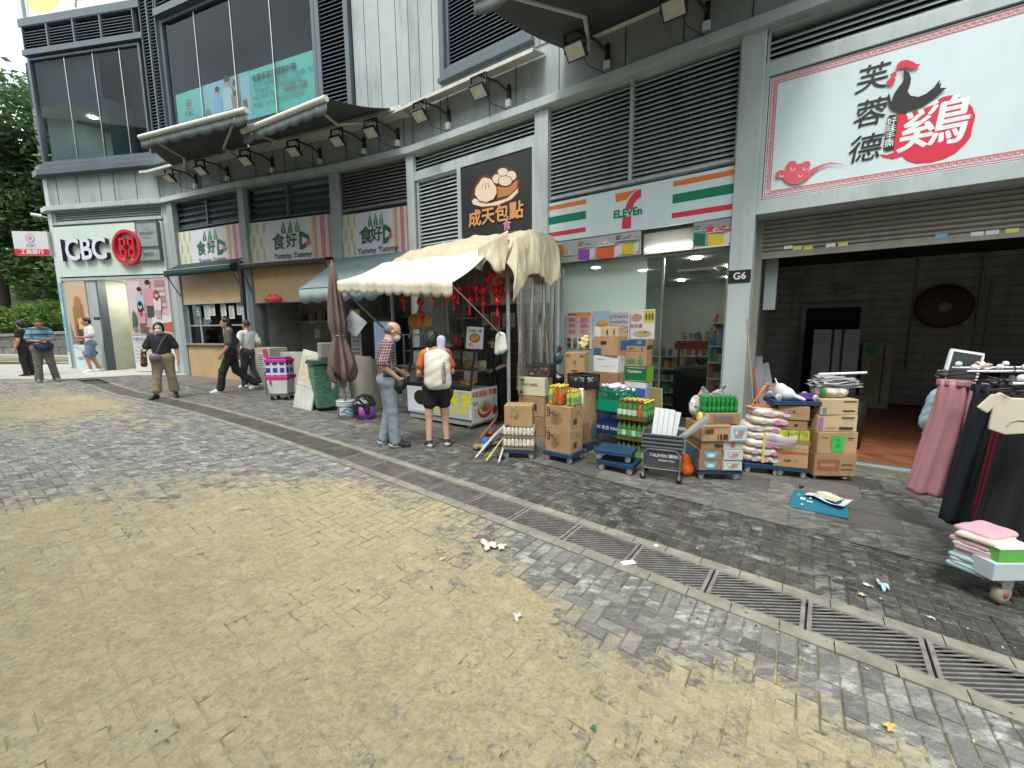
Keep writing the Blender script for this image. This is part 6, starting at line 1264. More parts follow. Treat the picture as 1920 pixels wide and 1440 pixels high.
c9,y9,z9=stack(1193,818,-18,.34,.30,[(.36,.32,.5,KRAFT3,'pale carton at the bottom behind the tiered bottles',[]),(.36,.32,.36,WBOX,'white and blue carton under the dark green carton',[('F',('r',.0,1,.35,.75,(.04,.1,.4)),('r',.05,.6,.1,.25,(.4,.42,.5))),('R',('r',.1,.9,.2,.8,(.35,.33,.42)))]),(.37,.31,.24,GBOX,'dark green beer carton with white script',[('F',('r',.03,.97,.06,.09,(.5,.6,.5)),('r',.03,.97,.91,.94,(.5,.6,.5)),('t','Carlsberg',.5,.68,.24,(.65,.68,.62))),('R',('r',.0,1,0,1,(.2,.4,.03)))]),(.35,.3,.225,KRAFT,'brown carton with a green drop printed on it',[('F',('r',.08,.48,.2,.52,(.09,.2,.07)),('e',.72,.35,.12,.2,(.05,.25,.10)),('p',[(.62,.42),(.72,.82),(.82,.42)],(.05,.25,.10)))]),(.34,.29,.20,KRAFT,'brown carton with a dark blue top half, highest beside the shop door',[('F',('r',.03,.97,.48,.96,(.03,.09,.2)),('t','20',.66,.72,.36,(.25,.38,.5)),('t','LETS',.3,.22,.22,DKB),('e',.8,.22,.03,.1,DKB)),('R',('r',.1,.9,.2,.5,INKB))])])
t=thing('leaning_plank','tan board leaning beside the tiered bottles at the shop window','board',G(1222,815)); mb=MB(); mb.box(-.02,.02,-.18,.18,0,.78,0,RZ(R(35))@RY(R(-4))); mb.build('board',mat('tan_board',(.33,.26,.13),.6),t); mb=MB(); mb.box(.02,.03,-.18,-.16,0,.78,0,RZ(R(35))@RY(R(-4))); mb.build('edge_strip',W,t)
# ---- three crates
c,y=spot_at(1152,853,.36,.34,-30); z=gz(c.x); crate('dark grey crate with white lettering, lowest of the three stacked crates',c,z,y,.35,.33,.27,CRK,'7-ELEVEN'); z+=.272
crate('navy blue crate in the middle of the three stacked crates',c,z,y+.03,.36,.34,.30,CRB,'24 太古 MADE'); z+=.302
crate('bright green crate filled with white bags, top of the three stacked crates',c,z,y-.04,.40,.37,.30,CRG,lat=.45); 
WB=mat('milk_bag',(.58,.56,.60),.35,var=.3,vs=18,bump=.6,bs=25)
for k in range(9):
    p=vrot(c,y,rnd.uniform(-.13,.13),rnd.uniform(-.12,.12)); tag(softobj('white_bag',[('e',(0,0,0),(.09,.055,.035),.02),('e',(.04,.02,.015),(.05,.04,.03),.02),('c',(-.09,0,0),(-.12,0,.01),.02,.03,.02)],WB,vox=.01,disp=crinkle(.006),loc=(p.x,p.y,z+.23+.014*k),rz=k*.8),'small white plastic food bag heaped in the bright green crate','bag','white bags in the green crate')
# ---- tiers of green bottles
c,y=spot_at(1190,868,.40,.34,-22); z=gz(c.x)
TRAY=mat('tray_olive',(.09,.085,.03),.5)
for k in range(3):
    n=('lowest','middle','top')[k]; t=thing('bottle_tray',f'{n} shallow tray under a tier of green bottles','tray',(c.x,c.y,z),y,'bottle trays'); mb=MB(); mb.box(-.19,.19,-.16,.16,0,.012); mb.box(-.19,.19,-.165,-.16,0,.04); mb.box(-.19,.19,.16,.165,0,.04); mb.box(-.195,-.19,-.16,.16,0,.04); mb.box(.19,.195,-.16,.16,0,.04); mb.build('base',TRAY if k else KRAFT2,t)
    bottles(c,z+.013,y,6,5,.066,lambda i,j:(('ob' if (i==4 and j==0) else ('gy' if (j>1 or i>4) else 'gw')) if k==2 else ('gw' if (i+j)%2 else 'g')),lambda i,j,kd:{'ob':'amber bottle with orange label in the front row of the top bottle tier','gy':'green bottle with yellow cap in the back rows of the top bottle tier','gw':'green bottle with white label and brown cap in the %s bottle tier'%n,'g':'green bottle with green label and brown cap in the %s bottle tier'%n}[kd],'green bottles in three tiers',1.1); z+=.265
# ---- two empty dollies on each other
c,y=spot_at(1160,893,.5,.36,-20); z=gz(c.x); dolly('empty blue dolly standing on the ground in front of the grey crate',c,z,y,(.85,.85,1)); dolly('empty blue dolly lying across another one in front of the grey crate',vrot(c,y,-.04,.0),z+.135,y+.1,(.85,.9,1))
# ---- basket trolley with white boards
c,y=spot_at(1240,905,.40,.36,-4); z=gz(c.x); t=thing('basket_trolley','grey wheeled frame holding nested shopping baskets','trolley',(c.x,c.y,z),y)
FRM=mat('trolley_grey',(.13,.14,.15),.4,metal=.3); mb=MB()
for s_ in (-1,1):
    mb.tube([(-.19,s_*.15,.08),(-.19,s_*.15,.3),(-.15,s_*.15,.36),(.15,s_*.15,.36),(.19,s_*.15,.3),(.19,s_*.15,.08)],.011,8); mb.tube([(-.19,s_*.15,.14),(.19,s_*.15,.14)],.008,6)
for x in (-.19,.19): mb.tube([(x,-.15,.14),(x,.15,.14)],.009,6)
mb.build('frame',FRM,t)
for x in (-.19,.19):
    for s_ in (-1,1):
        mb=MB(); mb.lathe([(0,-.01),(.032,-.012),(.036,0),(.032,.012),(0,.01)],12,0,T(x,s_*.15,.036)@RX(R(90))); mb.build('caster',BLACK,t)
        mb=MB(); mb.box(x-.012,x+.012,s_*.15-.016,s_*.15+.016,.04,.09); mb.build('caster_fork',CHROME,t)
BSK=mat('basket_grey',(.075,.08,.085),.4)
for k in range(4):
    b=thing('shopping_basket',f'grey shopping basket, {("outermost with white lettering","second","third","topmost")[k]} in the nested pile on the wheeled frame','basket',(c.x,c.y,z+.17+k*.045),y,'nested shopping baskets'); mb=MB(); w1,w0,d1,d0,h=.21,.17,.15,.12,.23
    vs=[(-w0,-d0,0),(w0,-d0,0),(w0,d0,0),(-w0,d0,0),(-w1,-d1,h),(w1,-d1,h),(w1,d1,h),(-w1,d1,h)]; mb.add(vs,[(0,3,2,1),(0,1,5,4),(1,2,6,5),(2,3,7,6),(3,0,4,7)]); mb.build('body',BSK,b,solid=.004)
    mb=MB(); mb.box(-w1-.01,w1+.01,-d1-.012,-d1+.004,h-.02,h); mb.box(-w1-.01,w1+.01,d1-.004,d1+.012,h-.02,h); mb.box(-w1-.012,-w1+.004,-d1,d1,h-.02,h); mb.box(w1-.004,w1+.012,-d1,d1,h-.02,h); mb.build('rim',FRM,b,bevel=.003)
    if k==0: A=Art(T(0,-.138,.1)@RX(R(-7.4)),-.006); A.text('7-ELEVEN 購物籃',.04,.02,.045,(.5,.5,.5),bold=.02); A.text('THANK YOU',.05,-.03,.03,(.42,.42,.42),bold=.02); A.build('print',b)
PB=mat('white_plastic_board',(.68,.70,.70),.35,var=.05)
for k,(x,yy,w_,h,lean,tilt) in enumerate(((-.04,.02,.22,.52,14,5),(.0,.05,.22,.5,12,8))):
    p=vrot(c,y,x,yy); o=MB(); 
    for q in range(4): o.box(-w_/2+q*w_/4,-w_/2+(q+1)*w_/4-.004,-.008,.008,0,h,0,RY(R(tilt))@RX(R(-lean*.5)))
    tag(o.build('white_board',PB,loc=(p.x,p.y,z+.27),rz=y),('front white ribbed board standing in the grey baskets','rear white ribbed board standing in the grey baskets')[k],'board')
for k in range(3):
    p=vrot(c,y,.02+.02*k,-.05+.03*k); mb=MB(); mb.box(-.02,.02,-.006,.006,0,.62-.05*k,0,RY(R(44+2*k))); tag(mb.build('shelf_strip',PB if k else SILV,loc=(p.x,p.y,z+.33+.01*k),rz=y),('grey edged strip leaning furthest out of the grey baskets','middle white strip leaning out of the grey baskets','rear white strip leaning out of the grey baskets')[k],'strip')
p=G(1287,893); tag(softobj('orange_bag',[('e',(0,.05,.12),(.07,.05,.13),.03),('e',(.02,.04,.06),(.08,.06,.07),.03)],mat('orange_plastic',(.6,.10,.01),.35,bump=.4,bs=20),vox=.01,disp=crinkle(.006),loc=p),'bright orange plastic bag on the ground beside the basket trolley','bag')
# ---- stack with blue sided trays and small green bottles
c,y=spot_at(1335,905,.52,.40,24); z=gz(c.x); dolly('dolly under the silver and blue fruit trays',c,z,y,(.95,1.,1)); z+=.125
BLT=mat('tray_side_blue',(.07,.14,.22),.6,var=.2)
PIC=lambda a,b: ('F',('r',.06,.94,.1,.9,(.5,.52,.5)),('p',[(.15,.85),(.85,.85),(.7,.2),(.3,.2)],a),('e',.5,.5,.14,.22,b),('e',.35,.6,.08,.14,(.55,.56,.5)),('e',.66,.62,.07,.12,b))
for k in range(2):
    carton(('lowest','second lowest')[k]+' brown fruit tray with blue side and blue picture, left column',vrot(c,y,-.12,0),z,y,.25,.40,.115,KRAFT2,[('F',('p',[(.2,.85),(.8,.85),(.7,.2),(.3,.2)],(.1,.36,.5)),('e',.5,.5,.16,.18,(.5,.6,.62))),('L',('r',0,1,0,.95,(.07,.14,.21)))],tape=False)
    carton(('lowest','second lowest')[k]+' silver printed carton beside the blue sided trays',vrot(c,y,.12,-.02),z,y,.22,.38,.115,SILV,[PIC((.3,.4,.45),(.5,.2,.12))],tape=False); z+=.118
carton('brown tray with a dark print, above the blue sided trays',vrot(c,y,-.11,0),z,y,.25,.4,.10,KRAFT2,[('F',('r',.6,.95,.3,.7,DKB))],tape=False); carton('grey brown tray with a small red print above the silver cartons',vrot(c,y,.12,0),z,y,.22,.38,.10,SILV,[('F',('r',.4,.6,.3,.8,(.45,.1,.05)))],tape=False); z+=.103
carton('wide brown carton with barcode under the bottle tray',vrot(c,y,-.09,-.01),z,y+.04,.32,.42,.18,KRAFT,[('F',('r',.15,.4,.5,.8,INKB),('r',.55,.9,.12,.45,DKB),('r',.58,.62,.1,.48,(.36,.225,.115)),('r',.7,.73,.1,.48,(.36,.225,.115)),('r',.1,.9,.88,.91,INKB)),('L',('r',.3,.6,.3,.6,INKB))]); carton('silver printed carton with a blue fan picture, right of the barcode carton',vrot(c,y,.16,-.03),z,y,.19,.38,.165,SILV,[PIC((.1,.35,.5),(.45,.2,.1))],tape=False); z+=.185
carton('low brown tray carrying the small green bottles',vrot(c,y,0,0),z,y+.02,.40,.32,.12,KRAFT2,[('F',('r',.25,.8,.2,.7,(.14,.13,.1)))],tape=False); ct=vrot(c,y,0,0); z+=.125
GB=mat('small_green_bottle',(.01,.19,.035),.15,spec=.6,var=.2,vs=30,bump=0); GLB=mat('small_green_label',(.03,.28,.07),.3,var=.8,vs=60,bump=0); o0=None
for i in range(8):
    for j in range(4):
        if o0 is None: mb=MB(); mb.lathe([(0,0),(.02,0),(.023,.01),(.023,.06),(.020,.075),(.023,.09),(.022,.13),(.009,.165),(.009,.18),(0,.18)],10,0); mb.lathe([(.0235,.03),(.0235,.055)],10,1); o0=mb.build('drink_bottle',[GB,GLB]); o=o0
        else: o=o0.copy(); COL.objects.link(o)
        p=vrot(ct,y,-.17+i*.049,-.09+j*.05); o.location=(p.x,p.y,z); tag(o,'small bright green bottle in the pack on top of the fruit trays','bottle','small green bottles on the fruit trays')
p=vrot(ct,y,-.24,.02); PBW=mat('printed_bag',(.45,.45,.42),.4,var=.9,vs=22,bump=.5,bs=25)
tag(softobj('snack_bag',[('e',(0,0,.09),(.06,.045,.11),.03),('e',(.03,.05,.12),(.06,.05,.09),.03)],PBW,vox=.01,disp=crinkle(.006),loc=(p.x,p.y,z-.05),rz=y),'black and white printed snack bag left of the small green bottles','bag')
p=vrot(ct,y,.02,.16); tag(softobj('snack_bag',[('e',(-.1,0,.1),(.09,.04,.12),.03),('e',(.06,.0,.1),(.1,.04,.12),.03),('c',(-.1,0,.2),(-.12,0,.24),.03,.02,.02),('c',(.1,0,.2),(.12,0,.25),.02,.03,.02)],mat('dark_printed_bag',(.2,.19,.17),.35,var=.9,vs=22,bump=.6,bs=25),vox=.01,disp=crinkle(.008),loc=(p.x,p.y,z),rz=y),'dark crumpled bags behind the small green bottles','bag')
p=vrot(ct,y,-.22,-.1); tag(softobj('fruit_print_pack',[('e',(0,0,.06),(.04,.05,.07),.02)],mat('yellow_pack',(.55,.42,.06),.4,var=.6,vs=20),vox=.01,loc=(p.x,p.y,z-.13),rz=y),'yellow pack at the left edge of the low brown tray','pack')
# ---- rice bags
c,y=spot_at(1425,892,.50,.36,14); z=gz(c.x); dolly('blue dolly under the pile of rice bags',c,z,y,(.85,.9,1)); z+=.127
RICE=mat('rice_bag',(.55,.47,.38),.4,var=.15,vs=5,bump=.4,bs=18); RLAB=[(.55,.3,.42),(.5,.5,.58),(.45,.18,.35)]
def pillow(w_,d_,h): return [('e',(0,0,h/2),(w_/2,d_/2,h/2),.02),('c',(-w_*.33,-d_*.28,h*.5),(w_*.33,-d_*.28,h*.5),h*.42,h*.42,.05),('c',(-w_*.33,d_*.28,h*.5),(w_*.33,d_*.28,h*.5),h*.42,h*.42,.05),('c',(-w_*.36,-d_*.2,h*.5),(-w_*.36,d_*.2,h*.5),h*.4,h*.4,.05),('c',(w_*.36,-d_*.2,h*.5),(w_*.36,d_*.2,h*.5),h*.4,h*.4,.05)]
RN=['lowest','second lowest','third from the bottom','middle','third from the top','second from the top','topmost']
for k in range(7):
    h=.105; xo=rnd.uniform(-.025,.025)+(.04 if k>4 else 0); p=vrot(c,y,xo,rnd.uniform(-.02,.02)); t=thing('rice_bag',f'{RN[k]} pale plastic rice bag in the pile on the dolly','bag',(p.x,p.y,z),y+rnd.uniform(-.1,.1),'pile of rice bags')
    softobj('sack',pillow(.46,.34,h*1.06),RICE,t,vox=.012,disp=crinkle(.005))
    A=Art(T(0,-.158,h*.5)@RX(R(0)),-.012); A.ell(.02+rnd.uniform(-.08,.08),0,.05,h*.26,RLAB[k%3]); A.ell(.12,-.005,.04,h*.2,RLAB[(k+1)%3]); A.rect(-.12,-.06,-.02,.02,(.45,.35,.4)); A.build('print',t); z+=.092
zr=z
p=vrot(c,y,-.03,0); mb=MB(); mb.box(-.16,.16,-.1,.1,0,.004); mb.box(-.13,.13,-.075,.075,.004,.006,1); tag(mb.build('paper_sheet',[pm(.6,.2,.08),pm(.6,.5,.38)],loc=(p.x,p.y,zr+.012),rz=y+.2),'orange edged paper lying on the topmost rice bag','paper')
OT=mat('orange_tube',(.55,.16,.04),.4); a0=vrot(c,y,-.16,-.06); a1=vrot(c,y,.0,.05); a2=vrot(c,y,.14,-.04); mb=MB(); mb.tube([(a1.x,a1.y,zr+.27),(a0.x,a0.y,zr+.05),(a2.x,a2.y,zr+.03)],.02,8); mb.tube([(a1.x,a1.y,zr+.27),(a1.x+.05,a1.y+.03,zr+.28)],.024,8); tag(mb.build('trolley_handle',OT),'bent orange tube handle lying on the rice bags','handle')
mb=MB(); p=vrot(c,y,.12,-.16); mb.grid(lambda a,b:(-.14+.3*a,-.05*a-.03*math.sin(b*3),-.16*b+.03*a*b+.02*math.sin(a*7)),14,8); tag(mb.build('loose_film',glass('film_white',(.85,.85,.88),1,1.4,rough=.15,haze=.35,hcol=(.6,.58,.6)),loc=(p.x,p.y,zr-.27),rz=y),'loose sheet of whitish film over the rice bags','film')
mb=MB(); p=vrot(c,y,-.03,-.19); mb.box(-.012,.012,0,.003,0,.36); tag(mb.build('yellow_strap',pm(.55,.48,.06),loc=(p.x,p.y,zr-.62),rz=y),'yellow strap down the front of the rice bags','strap')
# ---- cartons behind the rice
c,y=spot_at(1472,896,.34,.34,14); z=gz(c.x); dolly('blue dolly under the carton with a red stripe',c,z,y,(.7,.9,1)); z+=.127
carton('brown carton with a red stripe, right of the rice bags',c,z,y,.34,.33,.26,KRAFT,[('F',('r',.05,.95,.62,.72,(.5,.08,.03)),('t','出前一丁',.5,.3,.14,INKB))]); z+=.263
carton('shrink wrapped yellow green cans above the red striped carton',vrot(c,y,.02,0),z,y,.32,.3,.17,mat('yellow_green_pack',(.33,.36,.05),.35,var=.5,vs=14),[('F',('r',0,1,0,.35,(.22,.17,.1)),('r',.3,.32,.35,1,DKB),('r',.64,.66,.35,1,DKB))],tape=False); z+=.173
carton('small brown carton above the yellow green cans',c,z,y,.30,.28,.12,KRAFT2,[('F',('e',.6,.5,.06,.14,DKB))]); z+=.123
carton('brown carton with three dark characters under the upturned dolly',c,z,y,.31,.3,.16,KRAFT,[('F',('t','三養麵',.5,.55,.28,INKB))]); z+=.165
o=dolly('blue dolly upturned on the three character carton, wheels in the air',c,z+.13,y+.15,(.95,.9,1),flip=(math.pi,0))
p=vrot(c,y,-.08,-.02); tag(softobj('white_scoop',[('e',(0,0,.07),(.10,.08,.08),.02),('e',(-.04,0,.12),(.06,.07,.07),.03),('c',(-.06,.02,.14),(-.10,.03,.24),.012,.008,.02),('c',(.03,0,.07),(.19,-.03,.01),.035,.02,.03)],mat('white_plastic',(.62,.63,.68),.3,bump=0),vox=.008,loc=(p.x,p.y,z+.05),rz=y),'white plastic scoop seat lying among the upturned wheels','scoop')
p=vrot(c,y,.13,.0); tag(softobj('purple_cloth',[('e',(0,0,.04),(.09,.06,.035),.02),('e',(.01,.01,.08),(.08,.05,.02),.01)],mat('purple_cloth',(.06,.02,.16),.7,bump=.5,bs=30),vox=.01,disp=crinkle(.006),loc=(p.x,p.y,z+.03),rz=y),'folded purple cloth between the upturned wheels','cloth')
# ---- four cartons with plastic wrap on top
c,y=spot_at(1540,903,.44,.40,33); z=gz(c.x)+.06; t=dolly('dark low dolly under the four kraft cartons by the shop opening',c,gz(c.x),y,(.8,.9,.5))
carton('big brown carton with a red brown printed box, lowest of four by the shop opening',c,z,y,.45,.40,.26,KRAFT2,[('F',('r',.08,.6,.25,.75,(.24,.09,.04)),('r',.14,.5,.42,.58,(.33,.17,.09)),('r',.65,.92,.5,.56,INKB),('r',.65,.92,.3,.34,INKB)),('L',('r',.1,.6,.62,.7,INKB),('r',.2,.7,.25,.4,DKB))]); z+=.263
carton('brown carton with a bright green label, second of four by the shop opening',c,z,y+.02,.43,.39,.25,KRAFT,[('F',('r',.36,.66,.1,.85,(.03,.38,.07)),('t','十',.51,.62,.2,(.02,.05,.03)),('t','三',.51,.36,.2,(.02,.05,.03)),('r',.08,.25,.75,.82,(.2,.22,.06)),('r',.75,.9,.7,.76,DKB)),('L',('r',.1,.75,.6,.85,(.25,.24,.09)),('r',.0,1,.49,.505,(.2,.12,.06)))]); z+=.253
carton('pale carton with a purple edge print, third of four by the shop opening',c,z,y-.03,.41,.36,.19,KRAFT3,[('F',('r',.02,.14,.1,.85,(.33,.12,.3)),('r',.6,.92,.82,.9,DKB),('r',.55,.9,.15,.3,DKB),('r',.2,.45,.2,.24,INKB)),('L',('r',.3,.7,.2,.45,DKB),('r',.34,.66,.26,.39,(.47,.35,.2)),('r',.5,.85,.75,.82,DKB))]); z+=.193
carton('pale carton with an open flap, uppermost of four by the shop opening',c,z,y+.02,.40,.35,.18,KRAFT3,[('F',('r',.05,.16,.1,.85,(.12,.16,.3)),('r',.6,.92,.2,.3,DKB),('r',.6,.95,.8,.88,DKB)),('L',('p',[(.05,1),(1,1),(.9,.5),(.2,.45)],(.5,.38,.22)),('r',.3,.7,.2,.4,DKB))],tape=False); z+=.183
PW=mat('silver_wrap',(.62,.63,.65),.15,metal=.6,var=.2,vs=8,bump=.7,bs=14); FILM=bpy.data.materials['film_white']
tag(softobj('wrapped_goods',[('e',(0,0,.06),(.19,.14,.08),.03),('e',(-.12,-.05,.08),(.08,.07,.08),.03),('e',(.1,.02,.1),(.1,.1,.06),.03)],mat('goods_mixed',(.4,.36,.3),.35,var=.9,vs=9,bump=.6,bs=20),vox=.012,disp=crinkle(.008),loc=(c.x,c.y,z),rz=y),'bag of mixed goods in clear wrap on the uppermost carton','goods')
for k in range(7):
    p=vrot(c,y,.02+.03*rnd.random(),0); w_=.5-.03*k; mb=MB(); mb.grid(lambda a,b:(-w_/2+w_*a,-.12+.24*b,.012*math.sin(a*6+k)+.01*math.sin(b*9+k*2)),16,8); tag(mb.build('silver_bag',PW if k%2 else FILM,loc=(p.x,p.y,z+.13+.016*k),rz=y+rnd.uniform(-.2,.2),solid=.006),f'flat shiny plastic bag, {ORD[k]} from below on the wrapped goods','bag','flat shiny plastic bags')
mb=MB(); p=vrot(c,y,.06,0); mb.tube([(-.2,0,0),(.34,.03,.015)],.014,8); tag(mb.build('plastic_roll',W,loc=(p.x,p.y,z+.26),rz=y),'long white rolled edge of plastic sticking out over the top carton','roll')
for lab,bx,by in (('green',-.14,-.1),):
    p=vrot(c,y,bx,by); mb=MB(); mb.lathe([(0,0),(.03,0),(.03,.09),(.02,.11),(0,.11)],12); tag(mb.build('small_jar',mat('jar_green',(.05,.25,.06),.3),loc=(p.x,p.y,z+.01)),'small green jar at the front edge of the uppermost carton','jar')
# ---- teal board with a wrapped card on the pavement
p=G(1535,952); t=thing('teal_board','teal printed board lying tilted on the slate pavement in front of the cartons','board',p,R(-38)); mb=MB(); Mb=RX(R(15)); mb.box(-.22,.22,-.15,.15,.045,.053,0,Mb); mb.build('sheet',mat('teal_card',(.015,.13,.19),.45,var=.1),t); A=Art(Mb@Matrix(((1,0,0,0),(0,0,1,0),(0,-1,0,.0535),(0,0,0,1))),0)
A.rect(-.15,-.11,.0,.04,(.5,.55,.55)); A.rect(-.10,-.05,-.02,.0,(.5,.55,.55)); A.rect(-.14,-.12,-.09,-.07,(.45,.5,.5)); A.text('7',-.17,.06,.05,(.4,.5,.5)); A.rect(-.08,-.06,.03,.08,(.4,.5,.5)); A.build('print',t)
p2=G(1552,950); mb=MB(); mb.grid(lambda a,b:(-.16+.32*a,-.12+.24*b,.012*math.sin(a*7)+.014*math.sin(b*6+a*3)),14,12); mb.box(-.09,.09,-.02,.05,.012,.014,1); mb.box(-.09,.09,-.07,-.03,.012,.014,2); tag(mb.build('wrapped_card',[mat('pink_white_wrap',(.55,.52,.54),.15,var=.6,vs=14,bump=.6,bs=14),pm(.55,.52,.25),pm(.4,.5,.55)],loc=(p2.x,p2.y,p2.z+.085),rz=R(-62),solid=.004),'clear wrapped pink and yellow card lying on the teal board','card')
p=G(1503,915); mb=MB(); mb.box(-.035,.035,-.008,.008,0,.02); mb.tube([(-.03,0,.02),(-.06,0,.05),(-.02,0,.05)],.004,5); tag(mb.build('binder_clip',BLACK,loc=p,rz=.5),'black clip at the far corner of the teal board','clip')
# ------------------------------------------------------------------ rubble beside the food case
RB=[(905,848,965,800,.03,(.45,.43,.40),'grey plastic pipe end pointing left in the rubble heap'),(892,862,935,830,.012,(.6,.6,.58),'thin white batten lying in the rubble heap'),(912,868,950,835,.012,(.6,.5,.08),'yellow stick lying in the rubble heap'),(935,872,948,850,.014,(.5,.45,.35),'short pale stick at the right of the rubble heap'),(900,828,930,805,.018,(.35,.12,.08),'red brown stick across the rubble heap')]
for a,b,c_,d_,r_,col,lab in RB:
    p,q=G(a,b,0),G(c_,d_,0); mb=MB(); mb.tube([p+Vector((0,0,r_+.02)),q+Vector((0,0,r_+.16))],r_,8); tag(mb.build('discarded_pole',pm(*col)),lab,'pole')
p,q=G(905,842),G(930,822); mb=MB(); mb.tube([p+Vector((0,0,.07)),p.lerp(q,.25)+Vector((0,0,.09))],.05,12); tag(mb.build('pipe_cap',mat('cap_blue',(.02,.16,.5),.4)),'bright blue round cap in the rubble heap','cap')
for px,py,r_,c,lab in ((897,845,.09,(.22,.15,.08),'brown card scrap at the left of the rubble heap'),(938,862,.06,(.03,.03,.03),'black crushed container in the rubble heap'),(930,838,.08,(.10,.11,.12),'dark crushed box in the rubble heap'),(945,815,.08,(.5,.5,.5),'crumpled clear plastic at the top of the rubble heap'),(915,818,.07,(.32,.06,.03),'red brown tray scrap in the rubble heap')):
    p=G(px,py); tag(softobj('scrap',[('e',(0,.05,r_*.5),(r_,r_*.7,r_*.5),.02),('e',(r_*.5,.03,r_*.5),(r_*.5,r_*.5,r_*.5),.02)],pm(*c),vox=.012,disp=crinkle(.015),loc=p),lab,'scrap')
# ------------------------------------------------------------------ things in front of the snack bars
c,y=spot_at(530,752,.42,.36,-28); z=gz(c.x); t=thing('box_trolley','small grey folding trolley under the two cool boxes','trolley',(c.x,c.y,z),y); mb=MB(); mb.box(-.2,.2,-.16,.16,.10,.13); mb.tube([(-.24,-.16,.12),(-.24,-.16,.62)],.012,6); mb.tube([(-.24,.1,.12),(-.24,.1,.62)],.012,6); mb.tube([(-.24,-.16,.62),(-.24,.1,.62)],.012,6); mb.build('frame',FRM,t)
for x in (-.15,.15):
    for yy in (-.12,.12):
        mb=MB(); mb.lathe([(0,-.014),(.04,-.014),(.04,.014),(0,.014)],10,0,T(x,yy,.04)@RX(R(90))); mb.build('wheel',BLACK,t)
z+=.132; CBW=mat('cool_box_white',(.60,.59,.58),.4,stain=.15)
t=thing('cool_box','white cool box with pink lid band, under the tartan one','cool box',(c.x,c.y,z),y); mb=MB(); vs=[(-.19,-.15,0),(.19,-.15,0),(.19,.15,0),(-.19,.15,0),(-.23,-.18,.33),(.23,-.18,.33),(.23,.18,.33),(-.23,.18,.33)]; mb.add(vs,[(0,3,2,1),(4,5,6,7),(0,1,5,4),(1,2,6,5),(2,3,7,6),(3,0,4,7)]); mb.build('body',CBW,t,bevel=.02); PNKM=mat('hot_pink',(.55,.03,.17),.5); mb=MB(); mb.box(-.245,.245,-.195,.195,.33,.40); mb.box(-.15,-.11,-.20,-.18,.22,.33); mb.build('lid',PNKM,t,bevel=.015); z+=.405
t=thing('cool_box','blue tartan cool box with pink and violet lid, on the white one','cool box',(c.x,c.y,z),y); mb=MB(); mb.box(-.22,.22,-.17,.17,0,.28)
TART=bpy.data.materials.new('tartan_blue'); TART.use_nodes=True; nt=TART.node_tree; n_=nt.nodes; b_=n_['Principled BSDF']; tcn=n_.new('ShaderNodeTexCoord'); sx=n_.new('ShaderNodeSeparateXYZ'); nt.links.new(tcn.outputs['Object'],sx.inputs[0])
def wv(o,f,th):
    a=n_.new('ShaderNodeMath'); a.operation='MULTIPLY'; a.inputs[1].default_value=f; nt.links.new(o,a.inputs[0]); s_=n_.new('ShaderNodeMath'); s_.operation='SINE'; nt.links.new(a.outputs[0],s_.inputs[0]); g_=n_.new('ShaderNodeMath'); g_.operation='GREATER_THAN'; g_.inputs[1].default_value=th; nt.links.new(s_.outputs[0],g_.inputs[0]); return g_.outputs[0]
ad=n_.new('ShaderNodeMath'); ad.operation='ADD'; nt.links.new(sx.outputs[0],ad.inputs[0]); nt.links.new(sx.outputs[1],ad.inputs[1])
m1=n_.new('ShaderNodeMath'); m1.operation='MAXIMUM'; nt.links.new(wv(ad.outputs[0],42,.45),m1.inputs[0]); nt.links.new(wv(sx.outputs[2],40,.5),m1.inputs[1]); mm=n_.new('ShaderNodeMixRGB'); mm.inputs['Color1'].default_value=(.02,.04,.28,1); mm.inputs['Color2'].default_value=(.55,.55,.62,1); nt.links.new(m1.outputs[0],mm.inputs['Fac']); nt.links.new(mm.outputs[0],b_.inputs['Base Color'])
mb.build('body',TART,t,bevel=.015); mb=MB(); mb.box(-.235,.235,-.185,.185,.28,.36); mb.build('lid',PNKM,t,bevel=.015); mb=MB(); mb.box(-.2,.2,-.15,.15,.36,.40); mb.build('top_flap',mat('violet_fabric',(.16,.05,.38),.6,var=.4,vs=12),t,bevel=.015)
# leaning dirty board
pa,pb=G(549,762),G(583,770); e=(pb-pa); e.z=0; w_=e.length; ang=math.atan2(e.y,e.x); t=thing('leaning_board','dirty white folding board leaning in front of the green wheeled bin','board',pa,ang); Mb=RX(R(-11))@RY(R(7)); mb=MB(); mb.box(0,w_,0,.035,0,.46,0,Mb); mb.box(0,w_,.0,.035,.47,1.18,0,Mb); mb.build('panel',mat('dirty_white_board',(.52,.52,.47),.6,var=.2,vs=3,stain=.4,scol=(.4,.36,.25)),t,bevel=.005); mb=MB(); mb.box(.04,w_-.09,-.003,0,.55,1.1,0,Mb); mb.build('faded_print',mat('faded_paper',(.50,.47,.33),.6,var=.3,vs=14),t)
for x in (.04,):
    mb=MB(); mb.box(.1,w_-.02,.3,.32,0,.9); mb.build('rear_leg',DARK,t)
